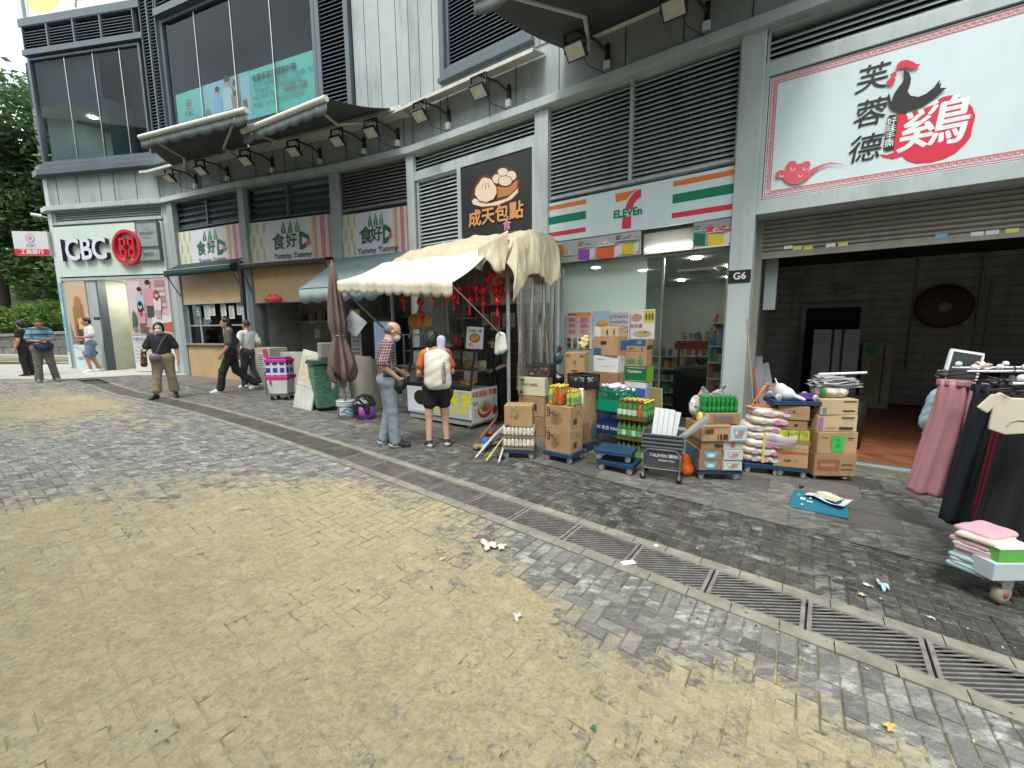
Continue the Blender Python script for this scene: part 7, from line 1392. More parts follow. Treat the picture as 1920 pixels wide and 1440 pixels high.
# wheeled bin
c,y=spot_at(612,773,.46,.5,12); z=gz(c.x); t=thing('wheeled_bin','green wheeled rubbish bin patched with pale flaking marks','bin',(c.x,c.y,z),y)
BINM=mat('bin_green',(.02,.10,.055),.5,var=.3,vs=4,bump=.1)
nt=BINM.node_tree; n_=nt.nodes; b_=n_['Principled BSDF']; lk=b_.inputs['Base Color'].links[0].from_socket; bt=n_.new('ShaderNodeTexBrick'); bt.inputs['Scale'].default_value=9; bt.inputs['Color1'].default_value=(.22,.36,.28,1); bt.inputs['Color2'].default_value=(.06,.2,.13,1); bt.inputs['Mortar'].default_value=(.02,.09,.05,1); bt.inputs['Mortar Size'].default_value=.03; tcn=n_.new('ShaderNodeTexCoord'); mp=n_.new('ShaderNodeMapping'); mp.inputs['Rotation'].default_value=(R(90),0,0); nt.links.new(tcn.outputs['Object'],mp.inputs[0]); nzz=n_.new('ShaderNodeTexNoise'); nzz.inputs['Scale'].default_value=3; nt.links.new(tcn.outputs['Object'],nzz.inputs[0]); va=n_.new('ShaderNodeMixRGB'); va.inputs[0].default_value=.15; nt.links.new(mp.outputs[0],va.inputs[1]); nt.links.new(nzz.outputs['Color'],va.inputs[2]); nt.links.new(va.outputs[0],bt.inputs['Vector']); mm=n_.new('ShaderNodeMixRGB'); mm.inputs[0].default_value=.7; nt.links.new(lk,mm.inputs[1]); nt.links.new(bt.outputs[0],mm.inputs[2]); nt.links.new(mm.outputs[0],b_.inputs['Base Color'])
mb=MB(); vs=[(-.19,-.2,.06),(.19,-.2,.06),(.19,.2,.06),(-.19,.2,.06),(-.24,-.26,.9),(.24,-.26,.9),(.24,.26,.9),(-.24,.26,.9)]; mb.add(vs,[(0,3,2,1),(4,5,6,7),(0,1,5,4),(1,2,6,5),(2,3,7,6),(3,0,4,7)]); mb.build('body',BINM,t,bevel=.03)
GP=mat('bin_lid_green',(.02,.09,.04),.4,var=.2); mb=MB(); mb.box(-.27,.27,-.3,.27,.9,.95); mb.box(-.25,.25,-.27,.27,.95,.98); mb.build('lid',GP,t,bevel=.012); mb=MB(); mb.tube([(-.2,.28,.93),(.2,.28,.93)],.02,8); mb.build('handle',GP,t)
for x in (-.2,.2): mb=MB(); mb.lathe([(0,-.025),(.09,-.025),(.09,.025),(0,.025)],14,0,T(x,.2,.09)@RY(R(90))); mb.build('wheel',BLACK,t)
t=thing('clear_tub','cloudy clear plastic tub with violet rim standing on the green bin','tub',(c.x+.12,c.y,z+.985),y); mb=MB(); mb.box(-.17,.17,-.14,.14,.03,.32); mb.build('body',glass('cloudy_plastic',(.75,.75,.72),1,1.45,rough=.2,haze=.55,hcol=(.4,.38,.33)),t,bevel=.02); mb=MB(); mb.box(-.18,.18,-.15,.15,0,.03); mb.build('rim',mat('violet_rim',(.2,.05,.25),.5),t)
# folded parasol in a bucket
pb=G(650,783); top=at(622,492,(pb.y)+.05); ax=(top-pb); L_=ax.length; q=ax.to_track_quat('Z','Y').to_matrix().to_4x4()
t=thing('folded_parasol','folded dusty brown parasol tied in the middle, standing in a white bucket','parasol',pb); UMB=mat('parasol_brown',(.15,.10,.085),.75,var=.18,vs=4,bump=.2,stain=.3,scol=(.3,.25,.22)); UIN=mat('parasol_lining',(.36,.37,.33),.8,var=.15)
def um(a,b):
    th=a*2*math.pi; z_=L_*(1-.74*b); 
    r=np.interp(b,[0,.05,.3,.52,.60,.64,.80,.93,1],[.02,.045,.10,.125,.10,.085,.16,.19,.15]); f=1+.36*math.sin(th*8)*min(1,b*4)*(.5+.5*b)+.10*math.sin(th*5+2)*b; rag=.10*math.sin(th*4+.5)+.06*math.sin(th*8)
    zz=z_+ (rag*L_*.28 if b>.9 else rag*L_*.28*max(0,(b-.62))/.28)
    return (r*f*math.cos(th)*1.05,r*f*math.sin(th),zz)
mb=MB(); mb.grid(um,96,40,0,q); mb.build('canopy',UMB,t,solid=.006)
mb=MB(); mb.tube([q@Vector((0,0,.05)),q@Vector((0,0,L_+.04))],.022,8); mb.build('pole',mat('parasol_pole',(.16,.14,.13),.5),t)
mb=MB(); mb.tube([q@Vector((.098*math.cos(k*.4),.098*math.sin(k*.4),L_*(1-.74*.625))) for k in range(17)],.01,5); mb.build('tie',mat('tie_grey',(.35,.35,.32),.7),t)
mb=MB(); mb.grid(lambda a,b:(lambda th,rr_:(rr_*math.cos(th),rr_*math.sin(th),L_*(.30-.10*b)+.04*math.sin(th*6)))( -2.6+1.2*a,.20+.03*b+.03*math.sin(a*20)),20,6,0,q); mb.build('lining_flap',UIN,t,solid=.004)
t=thing('bucket','white paint bucket with blue swirl print weighing down the parasol','bucket',(pb.x,pb.y,gz(pb.x))); mb=MB(); mb.lathe([(0,0),(.14,0),(.155,.3),(.165,.3),(.165,.32),(.15,.32),(.15,.30),(0,.29)],24); mb.build('pail',mat('bucket_white',(.58,.58,.55),.4,stain=.25),t); mb=MB()
for r_,z_ in ((.167,.24),(.168,.27)): mb.lathe([(r_-.006,z_-.008),(r_,z_),(r_-.006,z_+.008)],24)
mb.build('rim',bpy.data.materials['bucket_white'],t)
v=-Vector((pb.x,pb.y,0)).normalized(); yb=math.atan2(v.y,v.x)
mb=MB()
for (z0,z1,a0,a1,mi) in ((.06,.2,-.8,.8,0),(.10,.13,-.6,.3,1),(.14,.17,-.3,.7,1),(.07,.09,0,.6,2)):
    mb.grid(lambda a,b:((.1475+.012*((z0+(z1-z0)*b)/.3)+.001*(1+mi))*math.cos(yb+a0+(a1-a0)*a),(.1475+.012*((z0+(z1-z0)*b)/.3)+.001*(1+mi))*math.sin(yb+a0+(a1-a0)*a),z0+(z1-z0)*b+.02*math.sin(a*5)),12,2,mi)
mb.build('print',[pm(.45,.55,.6),pm(.03,.2,.4),pm(.1,.3,.25)],t)
p=G(686,788); v=Vector((p.x,p.y,0)).normalized(); c=p+v*.17; t=thing('purple_tub','purple tub lined with a black bin bag beside the white bucket','tub',c); mb=MB(); mb.lathe([(0,0),(.15,0),(.18,.24),(.17,.24),(.14,.02),(0,.02)],22); mb.build('tub',mat('tub_purple',(.26,.07,.36),.4),t); V,fc=soft([('e',(0,0,.27),(.19,.19,.07),.02),('c',(-.1,-.12,.28),(-.12,-.15,.14),.06,.05,.04),('c',(.08,-.14,.28),(.09,-.16,.15),.06,.05,.04),('e',(0,0,.35),(.15,.15,.09),.05)],.014,disp=crinkle(.012)); mb=MB(); mb.add(V.tolist(),fc.tolist(),0,I4,True); mb.build('bin_bag',BAG,t)
c,y=spot_at(684,760,.42,.3,-10); t=thing('wooden_crate','honey coloured wooden crate behind the purple tub','crate',(c.x,c.y,gz(c.x)),y); mb=MB()
for k in range(5): mb.box(-.23+k*.092,-.23+k*.092+.088,-.15,-.135,.12,.46)
mb.box(-.23,.23,-.155,.15,.08,.12); mb.box(-.23,.23,-.155,.15,.46,.49); mb.box(-.235,-.21,-.15,.15,.0,.46); mb.box(.21,.235,-.15,.15,0,.46); mb.build('planks',mat('honey_wood',(.38,.19,.045),.5,var=.3,vs=6,bump=.1),t)
t=thing('grey_cabinet','plain beige panel standing behind the folded parasol','panel',at(678,745,8.2)); t.location.z=gz(-3); mb=MB(); mb.box(-.32,.3,0,.04,0,1.05,0,RZ(R(-30))); mb.box(.3,.34,0,.4,0,1.0,0,RZ(R(-30))); mb.build('board',mat('beige_panel',(.30,.29,.24),.6,stain=.2),t)
p=at(664,607,7.6); t=thing('diamond_sign','white square notice hung on its corner beside the folded parasol','sign',p); mb=MB(); mb.box(-.17,.17,-.004,.004,-.17,.17,0,RY(R(40))); mb.build('sheet',mat('notice_paleblue',(.52,.57,.62),.5,stain=.1),t); A=Art(I4,-.005); A.line([(-.09,.08),(-.05,.0),(-.08,-.1)],.015,(.2,.25,.4)); A.line([(.05,.05),(.08,-.04)],.012,(.25,.3,.4)); A.build('print',t)
mb=MB(); mb.tube([(0,0,.23),(-.25,.05,.45)],.008,5); mb.build('string',BLACK,t)
# ------------------------------------------------------------------ inside the dark shop
M=FM['chk']
def inside(name,lab,cat,u_,d_,z_=None): return thing(name,lab,cat,M@Vector((u_,d_,-.16 if z_ is None else z_)),math.atan2(M[1][0],M[0][0]))
t=inside('display_stand','tall white panel with two dark strips leaning inside the dark shop','display board',1.55,5.3); mb=MB(); Mb=RX(R(-6)); mb.box(-.42,.42,0,.03,0,1.75,0,Mb); mb.build('sheet',mat('panel_white_dull',(.45,.45,.46),.6),t); mb=MB()
for x in (-.06,.12): mb.box(x-.02,x+.02,-.02,0,0,1.75,0,Mb)
for z_ in (.3,.6): mb.box(-.06,.12,-.021,0,z_,z_+.03,0,Mb)
mb.build('strip',BLACK,t)
t=inside('picture_panel','narrow panel with a green and brown picture beside the white panel in the dark shop','panel',2.3,5.4); Mb=RX(R(-6)); mb=MB(); mb.box(-.25,.25,0,.03,0,1.45,0,Mb); mb.build('sheet',pm(.22,.22,.18),t); A=Art(Mb,0); A.ell(-.08,1.3,.12,.13,(.02,.2,.06)); A.ell(.05,.9,.15,.3,(.2,.14,.05)); A.ell(-.05,.5,.14,.25,(.18,.2,.08)); A.line([(.1,.1),(.12,1.4)],.03,BLK); A.build('print',t)
for k,(u_,d_,h,lean,x) in enumerate(((.52,1.0,1.35,8,'leftmost'),(.68,1.15,1.25,12,'middle'),(.84,1.0,.95,16,'rightmost'))):
    t=inside('leaning_strip',f'{x} grey metal channel leaning inside the left edge of the dark shop','channel',u_,d_); Mb=RY(R(-lean)); mb=MB(); mb.box(-.07,.07,0,.09,0,h,0,Mb); mb.build('channel',mat('channel_grey',(.32,.32,.33),.5),t)
t=inside('wall_fan','big round dark fan on the back wall of the dark shop','fan',3.35,6.0,2.05); mb=MB(); mb.lathe([(.0,-.05),(.4,-.05),(.46,0),(.4,.06),(0,.08)],32,0,RX(R(90))); mb.build('guard',mat('fan_dark',(.09,.05,.045),.5),t); mb=MB(); mb.lathe([(0,0),(.11,0),(.1,.12),(0,.12)],18,0,RX(R(90))); mb.build('hub',mat('fan_hub',(.3,.3,.28),.5),t)
t=inside('exit_lamp','small dim exit lamp box on the back wall over the dark doorway','lamp',1.7,6.1,2.45); mb=MB(); mb.box(-.18,.18,-.03,.03,-.07,.07); mb.build('case',mat('exit_case',(.2,.22,.2),.5),t); A=Art(I4,-.032); A.text('EXIT',0,0,.09,(.35,.4,.36),bold=.02); A.build('print',t)
t=inside('black_drum','black plastic drum standing behind the four cartons','drum',1.5,1.3); mb=MB(); mb.lathe([(0,0),(.24,0),(.28,.7),(.26,.72),(0,.72)],24); mb.build('body',BLACK,t); mb=MB(); mb.box(-.2,.2,-.05,.05,.72,.78); mb.build('lid',BLACK,t)
for k,(px,py0,py1,c,lab) in enumerate(((1400,598,755,(.3,.28,.22),'pale broom stick leaning on the grey unit pillar'),(1412,690,765,(.45,.08,.04),'orange red hooked stick beside the unit pillar'))):
    a=at(px+12,py1,5.6); b=at(px,py0,5.65); mb=MB(); mb.tube([a,b],.012,6); tag(mb.build('broom_stick',pm(*c)),lab,'stick')
# ------------------------------------------------------------------ goods inside the convenience shop
M=FM['sev']; GOODS=[mat('goods_%d'%k,c,.45,var=.2,vs=8,bump=0) for k,c in enumerate(((.42,.40,.35),(.30,.08,.05),(.08,.22,.12),(.42,.33,.08),(.06,.12,.26),(.36,.22,.12),(.22,.28,.30)))]
def shelf(u_,d_,w_,h,lab,n=5,yaw=0):
    t=thing('display_shelf',lab,'shelf',M@Vector((u_,d_,-.06)),math.atan2(M[1][0],M[0][0])+yaw); mb=MB(); mb.box(-w_/2,w_/2,.18,.2,0,h)
    for k in range(n): mb.box(-w_/2,w_/2,-.18,.18,.12+k*(h-.2)/(n-1)-.02,.12+k*(h-.2)/(n-1))
    mb.build('rack',mat('shelf_white',(.45,.47,.45),.5),t); mb=MB()
    for k in range(n):
        x=-w_/2+.01; z0=.12+k*(h-.2)/(n-1)
        while x<w_/2-.08:
            q=rnd.uniform(.05,.1); hh=rnd.uniform(.10,.22); mb.box(x,x+q-.008,-.15+rnd.uniform(0,.04),.12,z0+.001,z0+hh,rnd.randrange(7)); x+=q
    o=mb.build('goods',GOODS,t); o['kind']='stuff'; return t
shelf(2.78,.75,.34,1.5,'narrow white shelf of small packs just inside the right shop window',6,.2); shelf(2.2,3.2,1.2,1.5,'low shelf of groceries in the middle of the convenience shop'); shelf(1.1,2.4,1.3,1.2,'shelf of groceries behind the pale shop window'); shelf(2.4,5.5,1.2,1.9,'tall shelf of goods along the back of the convenience shop',6)
t=thing('shop_counter','dark red fronted counter inside the convenience shop','counter',M@Vector((2.35,1.9,-.06)),math.atan2(M[1][0],M[0][0])); mb=MB(); mb.box(-.5,.6,-.25,.25,0,.95); mb.build('body',VOID,t); mb=MB(); mb.box(-.5,.6,-.26,-.25,1.3,1.42); mb.box(-.5,.6,-.22,.25,1.43,1.46); mb.tube([(-.48,0,.95),(-.48,0,1.43)],.02,6); mb.tube([(.58,0,.95),(.58,0,1.43)],.02,6); mb.build('canopy_board',mat('counter_red',(.2,.02,.03),.5),t)
# ------------------------------------------------------------------ clothes rail at the right
RY0=2.3; zr=1.31; BX_=3.02
t=thing('clothes_rail','wheeled chrome clothes rail with white base cut by the right edge','clothes rail',(3.6,2.75,gz(3.6)))
Mr=T(*(-t.location))
for k,(yy,x0) in enumerate(((3.35,3.55),(3.08,3.38),(2.42,2.93))):
    mb=MB(); mb.tube([Mr@Vector((x0,yy,zr)),Mr@Vector((5.2,yy,zr))],.012,8); 
    mb.build('rail',CHROME,t)
    x=x0+.06
    while x<4.6: mb=MB(); mb.ell(Mr@Vector((x,yy,zr+.03)),(.022,.022,.022),10,6); mb.build('rail_knob',W,t); x+=.19
mb=MB(); mb.tube([Mr@Vector((4.9,3.0,.1)),Mr@Vector((4.9,3.0,zr))],.02,8); mb.box(4.88,4.92,2.7,3.4,zr-.02,zr,0,Mr); mb.build('upright',CHROME,t)
WBASE=mat('painted_base',(.42,.48,.50),.45,var=.12,stain=.35); p=G(1885,1140); bx,by=p.x,p.y
mb=MB(); mb.box(bx-.13,bx+1.9,by-.02,by+.11,.10,.215,0,Mr); mb.build('base',WBASE,t,bevel=.006)
for x,yy in ((bx+.02,by+.05),(bx+.9,by+.05)):
    mb=MB(); mb.lathe([(0,-.022),(.03,-.024),(.06,-.02),(.066,0),(.06,.02),(.03,.024),(0,.022)],20,0,Mr@T(x,yy,gz(x)+.066)@RZ(R(12))@RX(R(90))); o=mb.build('caster',mat('caster_wheel',(.28,.24,.19),.5,stain=.5),t); mb=MB(); mb.lathe([(0,-.028),(.02,-.028),(.02,.028),(0,.028)],12,0,Mr@T(x,yy,gz(x)+.066)@RZ(R(12))@RX(R(90))); mb.build('hub',mat('hub_red',(.3,.06,.04),.5),o); mb=MB(); mb.box(x-.04,x+.03,yy-.035,yy-.028,.03,.11,0,Mr); mb.box(x-.04,x+.03,yy+.028,yy+.035,.03,.11,0,Mr); mb.build('fork',STEEL,o)
GRB=mat('lime_box',(.10,.38,.06),.5); t2=thing('lime_box','small lime green box on the white base under the folded clothes','box',(bx-.04,by+.09,.215)); mb=MB(); mb.box(-.06,.16,-.10,.10,0,.085); mb.build('box',GRB,t2,bevel=.004); mb=MB(); mb.box(-.065,.165,-.105,.105,.085,.092); mb.build('lid',W,t2)
def hanger(parent,x,y_,zt,ang,w_=.36,mat_=BLACK):
    mb=MB(); Mh=T(x,y_,zt)@RZ(ang); mb.tube([Mh@Vector(q) for q in ((0,0,.05),(.02,0,.035),(.018,0,.01),(0,0,-.01),(0,0,-.05))],.004,6); mb.tube([Mh@Vector((-w_/2,0,-.085)),Mh@Vector((0,0,-.05)),Mh@Vector((w_/2,0,-.085))],.007,6); mb.tube([Mh@Vector((-w_/2,0,-.085)),Mh@Vector((w_/2,0,-.085))],.006,6)
    for s_ in (-1,1): mb.box(s_*w_*.42-.012,s_*w_*.42+.012,-.012,.012,-.14,-.08,0,Mh)
    return mb.build('hanger',mat_,parent)
def trousers(lab,x,y_,ang,m,w_=.33,h=.98,hem=.46,zt=1.19,gap=.03,group=None):
    t=thing('trousers',lab,'trousers',(x,y_,zt),ang,group)
    def leg(s_):
        mb=MB()
        def fn(a,b):
            th=a*2*math.pi; half=np.interp(b,[0,.05,.25,1],[w_/4,w_/4,w_/3.6,hem/4]); cx=s_*np.interp(b,[0,.25,1],[w_/4,w_/4*1.05,hem/4+gap]); f=1+.16*math.sin(th*5+b*2+s_)*min(1,b*3)+.10*math.sin(th*9+1)*b; dp=np.interp(b,[0,.05,1],[.022,.03,.055])
            return (cx+half*math.cos(th)*f,dp*math.sin(th)*(1+.35*math.sin(th*7+3*b)),-h*b+.006*math.sin(th*4)*(b>.95))
        mb.grid(fn,48,26); o=mb.build('trouser_leg',m,t,solid=.003); return o
    leg(-1); leg(1); mb=MB()
    def wb(a,b):
        th=a*2*math.pi; return ((w_/2+.012)*math.cos(th)*(1+.02*math.sin(th*20)),.03*math.sin(th)*(1+.2*math.sin(th*16)),.015-.055*b)
    mb.grid(wb,80,3); mb.build('waistband',m,t,solid=.004); hanger(t,0,0,.12,0,w_*1.05); return t
FP=mat('pink_fabric',(.42,.20,.22),.85,var=.08,vs=8,bump=.15,bs=120); FB=mat('black_fabric',(.010,.010,.012),.85,var=.3,bump=.2,bs=120); FR_=mat('dark_red_fabric',(.14,.008,.018),.8,bump=.2); FT=mat('taupe_fabric',(.12,.09,.08),.85); FBL=mat('blueblack_fabric',(.012,.016,.024),.85)
trousers('dusty pink wide leg trousers hanging at the left end of the rail',3.64,3.28,R(-52),FP,.34,.98,.50,1.2)
trousers('black trousers with a tiny pale logo, next right of the pink ones',3.62,3.0,R(-60),FBL,.34,1.10,.46,1.19)
trousers('plain black trousers in the middle of the rail behind the cream top',3.62,2.86,R(-66),FB,.34,1.13,.46,1.19)
trousers('dark red trousers hanging between the black pairs',3.40,2.76,R(-60),FR_,.16,1.10,.20,1.19)
trousers('taupe trousers just right of the dark red ones',3.46,2.74,R(-60),FT,.14,1.04,.18,1.19)
trousers('wide black trousers hanging nearest the camera at the right edge',3.36,2.52,R(-44),FB,.36,1.13,.48,1.19)
# cream cropped top
t=thing('cream_top','cream cropped short sleeved top with a violet diamond tag on the rail','top',tuple(at(1912,742,2.44)),R(-34)); t.scale=(.72,.72,.72); FC=mat('cream_fabric',(.60,.55,.43),.85,var=.06,bump=.15,bs=90)
mb=MB(); tp=[(-.11,.02),(-.05,-.02),(.05,-.02),(.11,.02),(.16,-.0),(.235,-.12),(.17,-.165),(.145,-.12),(.155,-.27),(.06,-.31),(-.05,-.335),(-.15,-.30),(-.145,-.12),(-.17,-.165),(-.235,-.12),(-.16,.0)]
mb.prism(tp,-.018,.018); mb.build('body',FC,t,bevel=.012)
mb=MB(); mb.tube([(.02+.07*math.cos(a),-.021,-.27+.07*math.sin(a)) for a in np.linspace(.2,3.0,12)],.005,5); mb.build('hem_curve',mat('cream_dark_trim',(.42,.36,.26),.8),t)  # hem arc in a darker cream
A=Art(I4,-.022); A.poly([(.07,-.02),(.10,-.075),(.07,-.13),(.04,-.075)],(.55,.5,.6)); A.rect(.055,.085,-.11,-.04,(.35,.05,.25)); A.build('hang_tag',t); hanger(t,0,0,.12,0,.34)
# white framed mirror board
t=thing('framed_board','black board in a slanted white frame clipped behind the rail','board',at(1806,690,3.5)); Mb=RY(R(9)); mb=MB(); mb.box(-.13,.13,0,.012,-.13,.13,0,Mb); mb.build('panel',mat('board_dark',(.03,.035,.04),.3),t); mb=MB(); 
for a in ((-.14,.14,.125,.145),(-.14,.14,-.145,-.125)): mb.box(a[0],a[1],-.006,.014,a[2],a[3],0,Mb)
for a in ((-.145,-.125),(.125,.145)): mb.box(a[0],a[1],-.0055,.0135,-.125,.125,0,Mb)
mb.build('frame',W,t)
for k,(px,py,Y,c,lab) in enumerate(((1842,686,3.2,(.5,.45,.42),'crumpled pale tag bag between the rails'),(1836,690,3.25,(.5,.05,.12),'small red tag between the rails'),(1770,700,3.4,(.10,.10,.11),'black hanger hooks bunched at the left of the rails'),(1870,720,2.9,(.02,.02,.02),'bunched black hangers over the cream top'),(1900,715,2.75,(.03,.03,.03),'bunched black hangers at the right edge'))):
    tag(softobj('hanger_bundle' if k>1 else 'tag_bag',[('c',(rnd.uniform(-.07,.07),rnd.uniform(-.03,.03),rnd.uniform(-.03,.04)),(rnd.uniform(-.07,.07),rnd.uniform(-.03,.03),rnd.uniform(-.05,.03)),.008,.008,.008) for q in range(10)]+[('e',(0,0,0),(.03,.02,.02),.02)],pm(*c),vox=.007,loc=at(px,py,Y)),lab,'tag' if k<2 else 'hangers')
p=at(1757,770,3.75); tag(softobj('blue_bag',[('e',(0,0,0),(.10,.08,.17),.04),('e',(-.04,0,-.08),(.1,.07,.12),.04),('e',(.02,0,.12),(.08,.07,.1),.04)],mat('pale_blue_plastic',(.32,.45,.52),.35,bump=.5,bs=20),vox=.012,disp=crinkle(.01),loc=p),'pale blue plastic bag behind the pink trousers','bag')
mb=MB(); mb.tube([p+Vector(q) for q in ((-.1,-.05,-.1),(-.16,-.05,-.2),(-.1,-.05,-.3),(-.15,-.05,-.42),(-.08,-.04,-.55),(-.1,-.04,-.7))],.01,6); tag(mb.build('dangling_cord',mat('cord_grey',(.2,.22,.2),.5)),'dangling pale cord below the blue plastic bag','cord')
# folded clothes
p0=at(1838,1062,by+.16); z=p0.z; FOLD=[(.30,.44,.5),(.42,.52,.54),(.50,.52,.52),(.34,.46,.52),(.45,.52,.55),(.52,.4,.42),(.52,.33,.37),(.55,.46,.46),(.53,.30,.35),(.54,.36,.40),(.56,.5,.42),(.55,.32,.37)]
for k,cc in enumerate(FOLD):
    w_=.27; d_=.21; o=softobj('folded_shirt',[('c',(-w_*.4,-d_*.4,0),(w_*.4,-d_*.4,0),.016,.016,.02),('c',(-w_*.4,d_*.4,0),(w_*.4,d_*.4,0),.016,.016,.02)]+[('c',(-w_*.4,d_*q,0),(w_*.4,d_*q,0),.014,.014,.03) for q in (-.3,-.2,-.1,0,.1,.2,.3)],mat('folded_%d'%k,cc,.85,var=.08,bump=.15),vox=.009,disp=crinkle(.003),loc=(p0.x+rnd.uniform(-.02,.02),p0.y+rnd.uniform(-.02,.02),z),rz=R(20)+rnd.uniform(-.12,.12)); z+=.022
    tag(o,f'folded {"pale blue" if k<5 else "pink or cream"} shirt, {ORD[k]} from the bottom of the folded pile','shirt','folded shirts under the rail')
# ------------------------------------------------------------------ litter on the ground
def litter(px,py,w_,d_,c,lab,name='paper_scrap',cat='litter',k=1):
    p=G(px,py); mb=MB(); ph=rnd.random()*6
    def f(a,b):
        th=a*6.283; r=(.5+.18*math.sin(th*3+ph)+.12*math.sin(th*5+ph*2))*b; return (w_*r*math.cos(th),d_*r*math.sin(th),.008+.012*abs(math.sin(th*2+b*4+ph))*k)
    mb.grid(f,22,4); tag(mb.build(name,pm(*c),loc=p,rz=rnd.random()*3,solid=.0015),lab,cat)
litter(915,1027,.13,.09,(.60,.57,.47),'crumpled whitish tissue on the sandy bricks, largest scrap','tissue',k=2.5); litter(940,1030,.08,.07,(.6,.58,.5),'smaller torn tissue right beside the largest tissue','tissue',k=2); litter(890,1008,.04,.03,(.55,.25,.32),'pink petal like scrap left of the tissues')
litter(830,1051,.05,.012,(.6,.58,.5),'thin white sliver on the sand left of the tissues'); litter(970,1160,.07,.04,(.55,.53,.45),'broken pale plastic fork on the sandy bricks','plastic_fork'); litter(1625,1100,.05,.03,(.6,.62,.6),'white paper scrap on the dark walkway, left of the blue one'); litter(1655,1104,.09,.05,(.38,.55,.58),'pale blue torn wrapper on the dark walkway','wrapper',k=2.2); litter(1615,1118,.04,.03,(.55,.48,.38),'cream paper bit below the pale blue wrapper'); litter(1667,1370,.05,.035,(.6,.45,.12),'yellow brown leaf shaped scrap on the near bricks','leaf_scrap',k=1.5); litter(1113,1370,.025,.02,(.02,.2,.08),'tiny green scrap on the sand at the bottom','green_scrap'); litter(1745,1162,.03,.015,(.6,.6,.58),'tiny white flake on the walkway near the wheel')
mb=MB(); mb.box(-.05,.05,-.025,.025,0,.003); tag(mb.build('white_card',W,loc=G(1178,1056)+Vector((0,0,.004)),rz=.2),'small white card lying on the drain grates','card')
mb=MB(); mb.lathe([(0,0),(.02,0),(.02,.004),(0,.004)],14); tag(mb.build('white_disc',W,loc=G(1230,1024)+Vector((0,0,.005))),'round white disc on the kerb strip behind the grates','disc')

# small flakes and leaf bits blown along the gutter and the joints
mb=MB()
for k in range(420):
    s_=rnd.uniform(-7,2.4); dd=rnd.choice([rnd.gauss(-.33,.08),rnd.gauss(.34,.1),rnd.uniform(-3.5,1.6)]); q=SD(s_,dd,.006+.003*rnd.random()); r_=rnd.uniform(.004,.013); a=rnd.random()*6; e=Vector((math.cos(a),math.sin(a),rnd.uniform(-.2,.3)))*r_; f=Vector((-math.sin(a),math.cos(a),rnd.uniform(-.2,.3)))*r_*rnd.uniform(.3,.9)
    mb.add([q-e,q+f,q+e,q-f],[(0,1,2,3)],rnd.choice([0,0,1,2,2]))
tag(mb.build('debris',[pm(.12,.08,.04),pm(.5,.48,.42),pm(.06,.05,.035)]),kind='stuff')
# ------------------------------------------------------------------ people
def v3(*a): return np.array(a,float)
def fabric(name,kind,cols):
    m=bpy.data.materials.new(name); m.use_nodes=True; nt=m.node_tree; n=nt.nodes; l=nt.links; b=n['Principled BSDF']; b.inputs['Roughness'].default_value=.85
    tc=n.new('ShaderNodeTexCoord'); sx=n.new('ShaderNodeSeparateXYZ'); l.new(tc.outputs['Object'],sx.inputs[0])
    def ma(op,a,c):
        x=n.new('ShaderNodeMath'); x.operation=op
        for i,q in enumerate((a,c)):
            if isinstance(q,(int,float)): x.inputs[i].default_value=q
            elif q is not None: l.new(q,x.inputs[i])
        return x.outputs[0]
    def mix(f,a,c):
        x=n.new('ShaderNodeMixRGB')
        for k,q in (('Fac',f),('Color1',a),('Color2',c)):
            if isinstance(q,tuple): x.inputs[k].default_value=(*q,1)
            else: l.new(q,x.inputs[k])
        return x.outputs[0]
    def line(o,per,wd,ph=0): return ma('LESS_THAN',ma('FRACT',ma('ADD',ma('MULTIPLY',o,1/per),ph),None),wd)
    if kind=='plaid':
        h=ma('ADD',sx.outputs[0],ma('MULTIPLY',sx.outputs[1],1.0))
        c=mix(line(sx.outputs[2],.07,.45),cols[0],cols[1]); c=mix(ma('MULTIPLY',line(h,.07,.45),.5),c,cols[1]); c=mix(line(sx.outputs[2],.035,.16,.3),c,cols[2]); c=mix(line(h,.035,.16,.3),c,cols[2]); c=mix(line(h,.07,.10,.6),c,cols[3])
    elif kind=='stripe':
        c=mix(line(sx.outputs[2],.075,.5),cols[0],cols[1]); c=mix(line(sx.outputs[2],.15,.14,.2),c,cols[2])
    else:
        nz=n.new('ShaderNodeTexNoise'); nz.inputs['Scale'].default_value=16; l.new(tc.outputs['Object'],nz.inputs[0]); rp=n.new('ShaderNodeValToRGB'); rp.color_ramp.interpolation='CONSTANT'; e=rp.color_ramp.elements; e[0].color=(*cols[0],1); e[1].position=.47; e[1].color=(*cols[1],1); q=e.new(.55); q.color=(*cols[2],1); l.new(nz.outputs['Fac'],rp.inputs[0]); c=rp.outputs[0]
    l.new(c,b.inputs['Base Color']); nb_=n.new('ShaderNodeTexNoise'); nb_.inputs['Scale'].default_value=14; l.new(tc.outputs['Object'],nb_.inputs[0]); bp=n.new('ShaderNodeBump'); bp.inputs['Strength'].default_value=.4; bp.inputs['Distance'].default_value=.02; l.new(nb_.outputs[0],bp.inputs['Height']); l.new(bp.outputs[0],b.inputs['Normal']); return m
def cloth(name,c): return mat(name,c,.85,var=.1,vs=9,bump=.35,bs=16)
EYE_=mat('eye_dark',(.02,.015,.012),.3,bump=0); LIP=mat('lip',(.34,.13,.11),.5,bump=0); MASK=mat('face_mask',(.60,.62,.60),.8,bump=.1)
def rotm(a): return np.array(a.to_3x3())
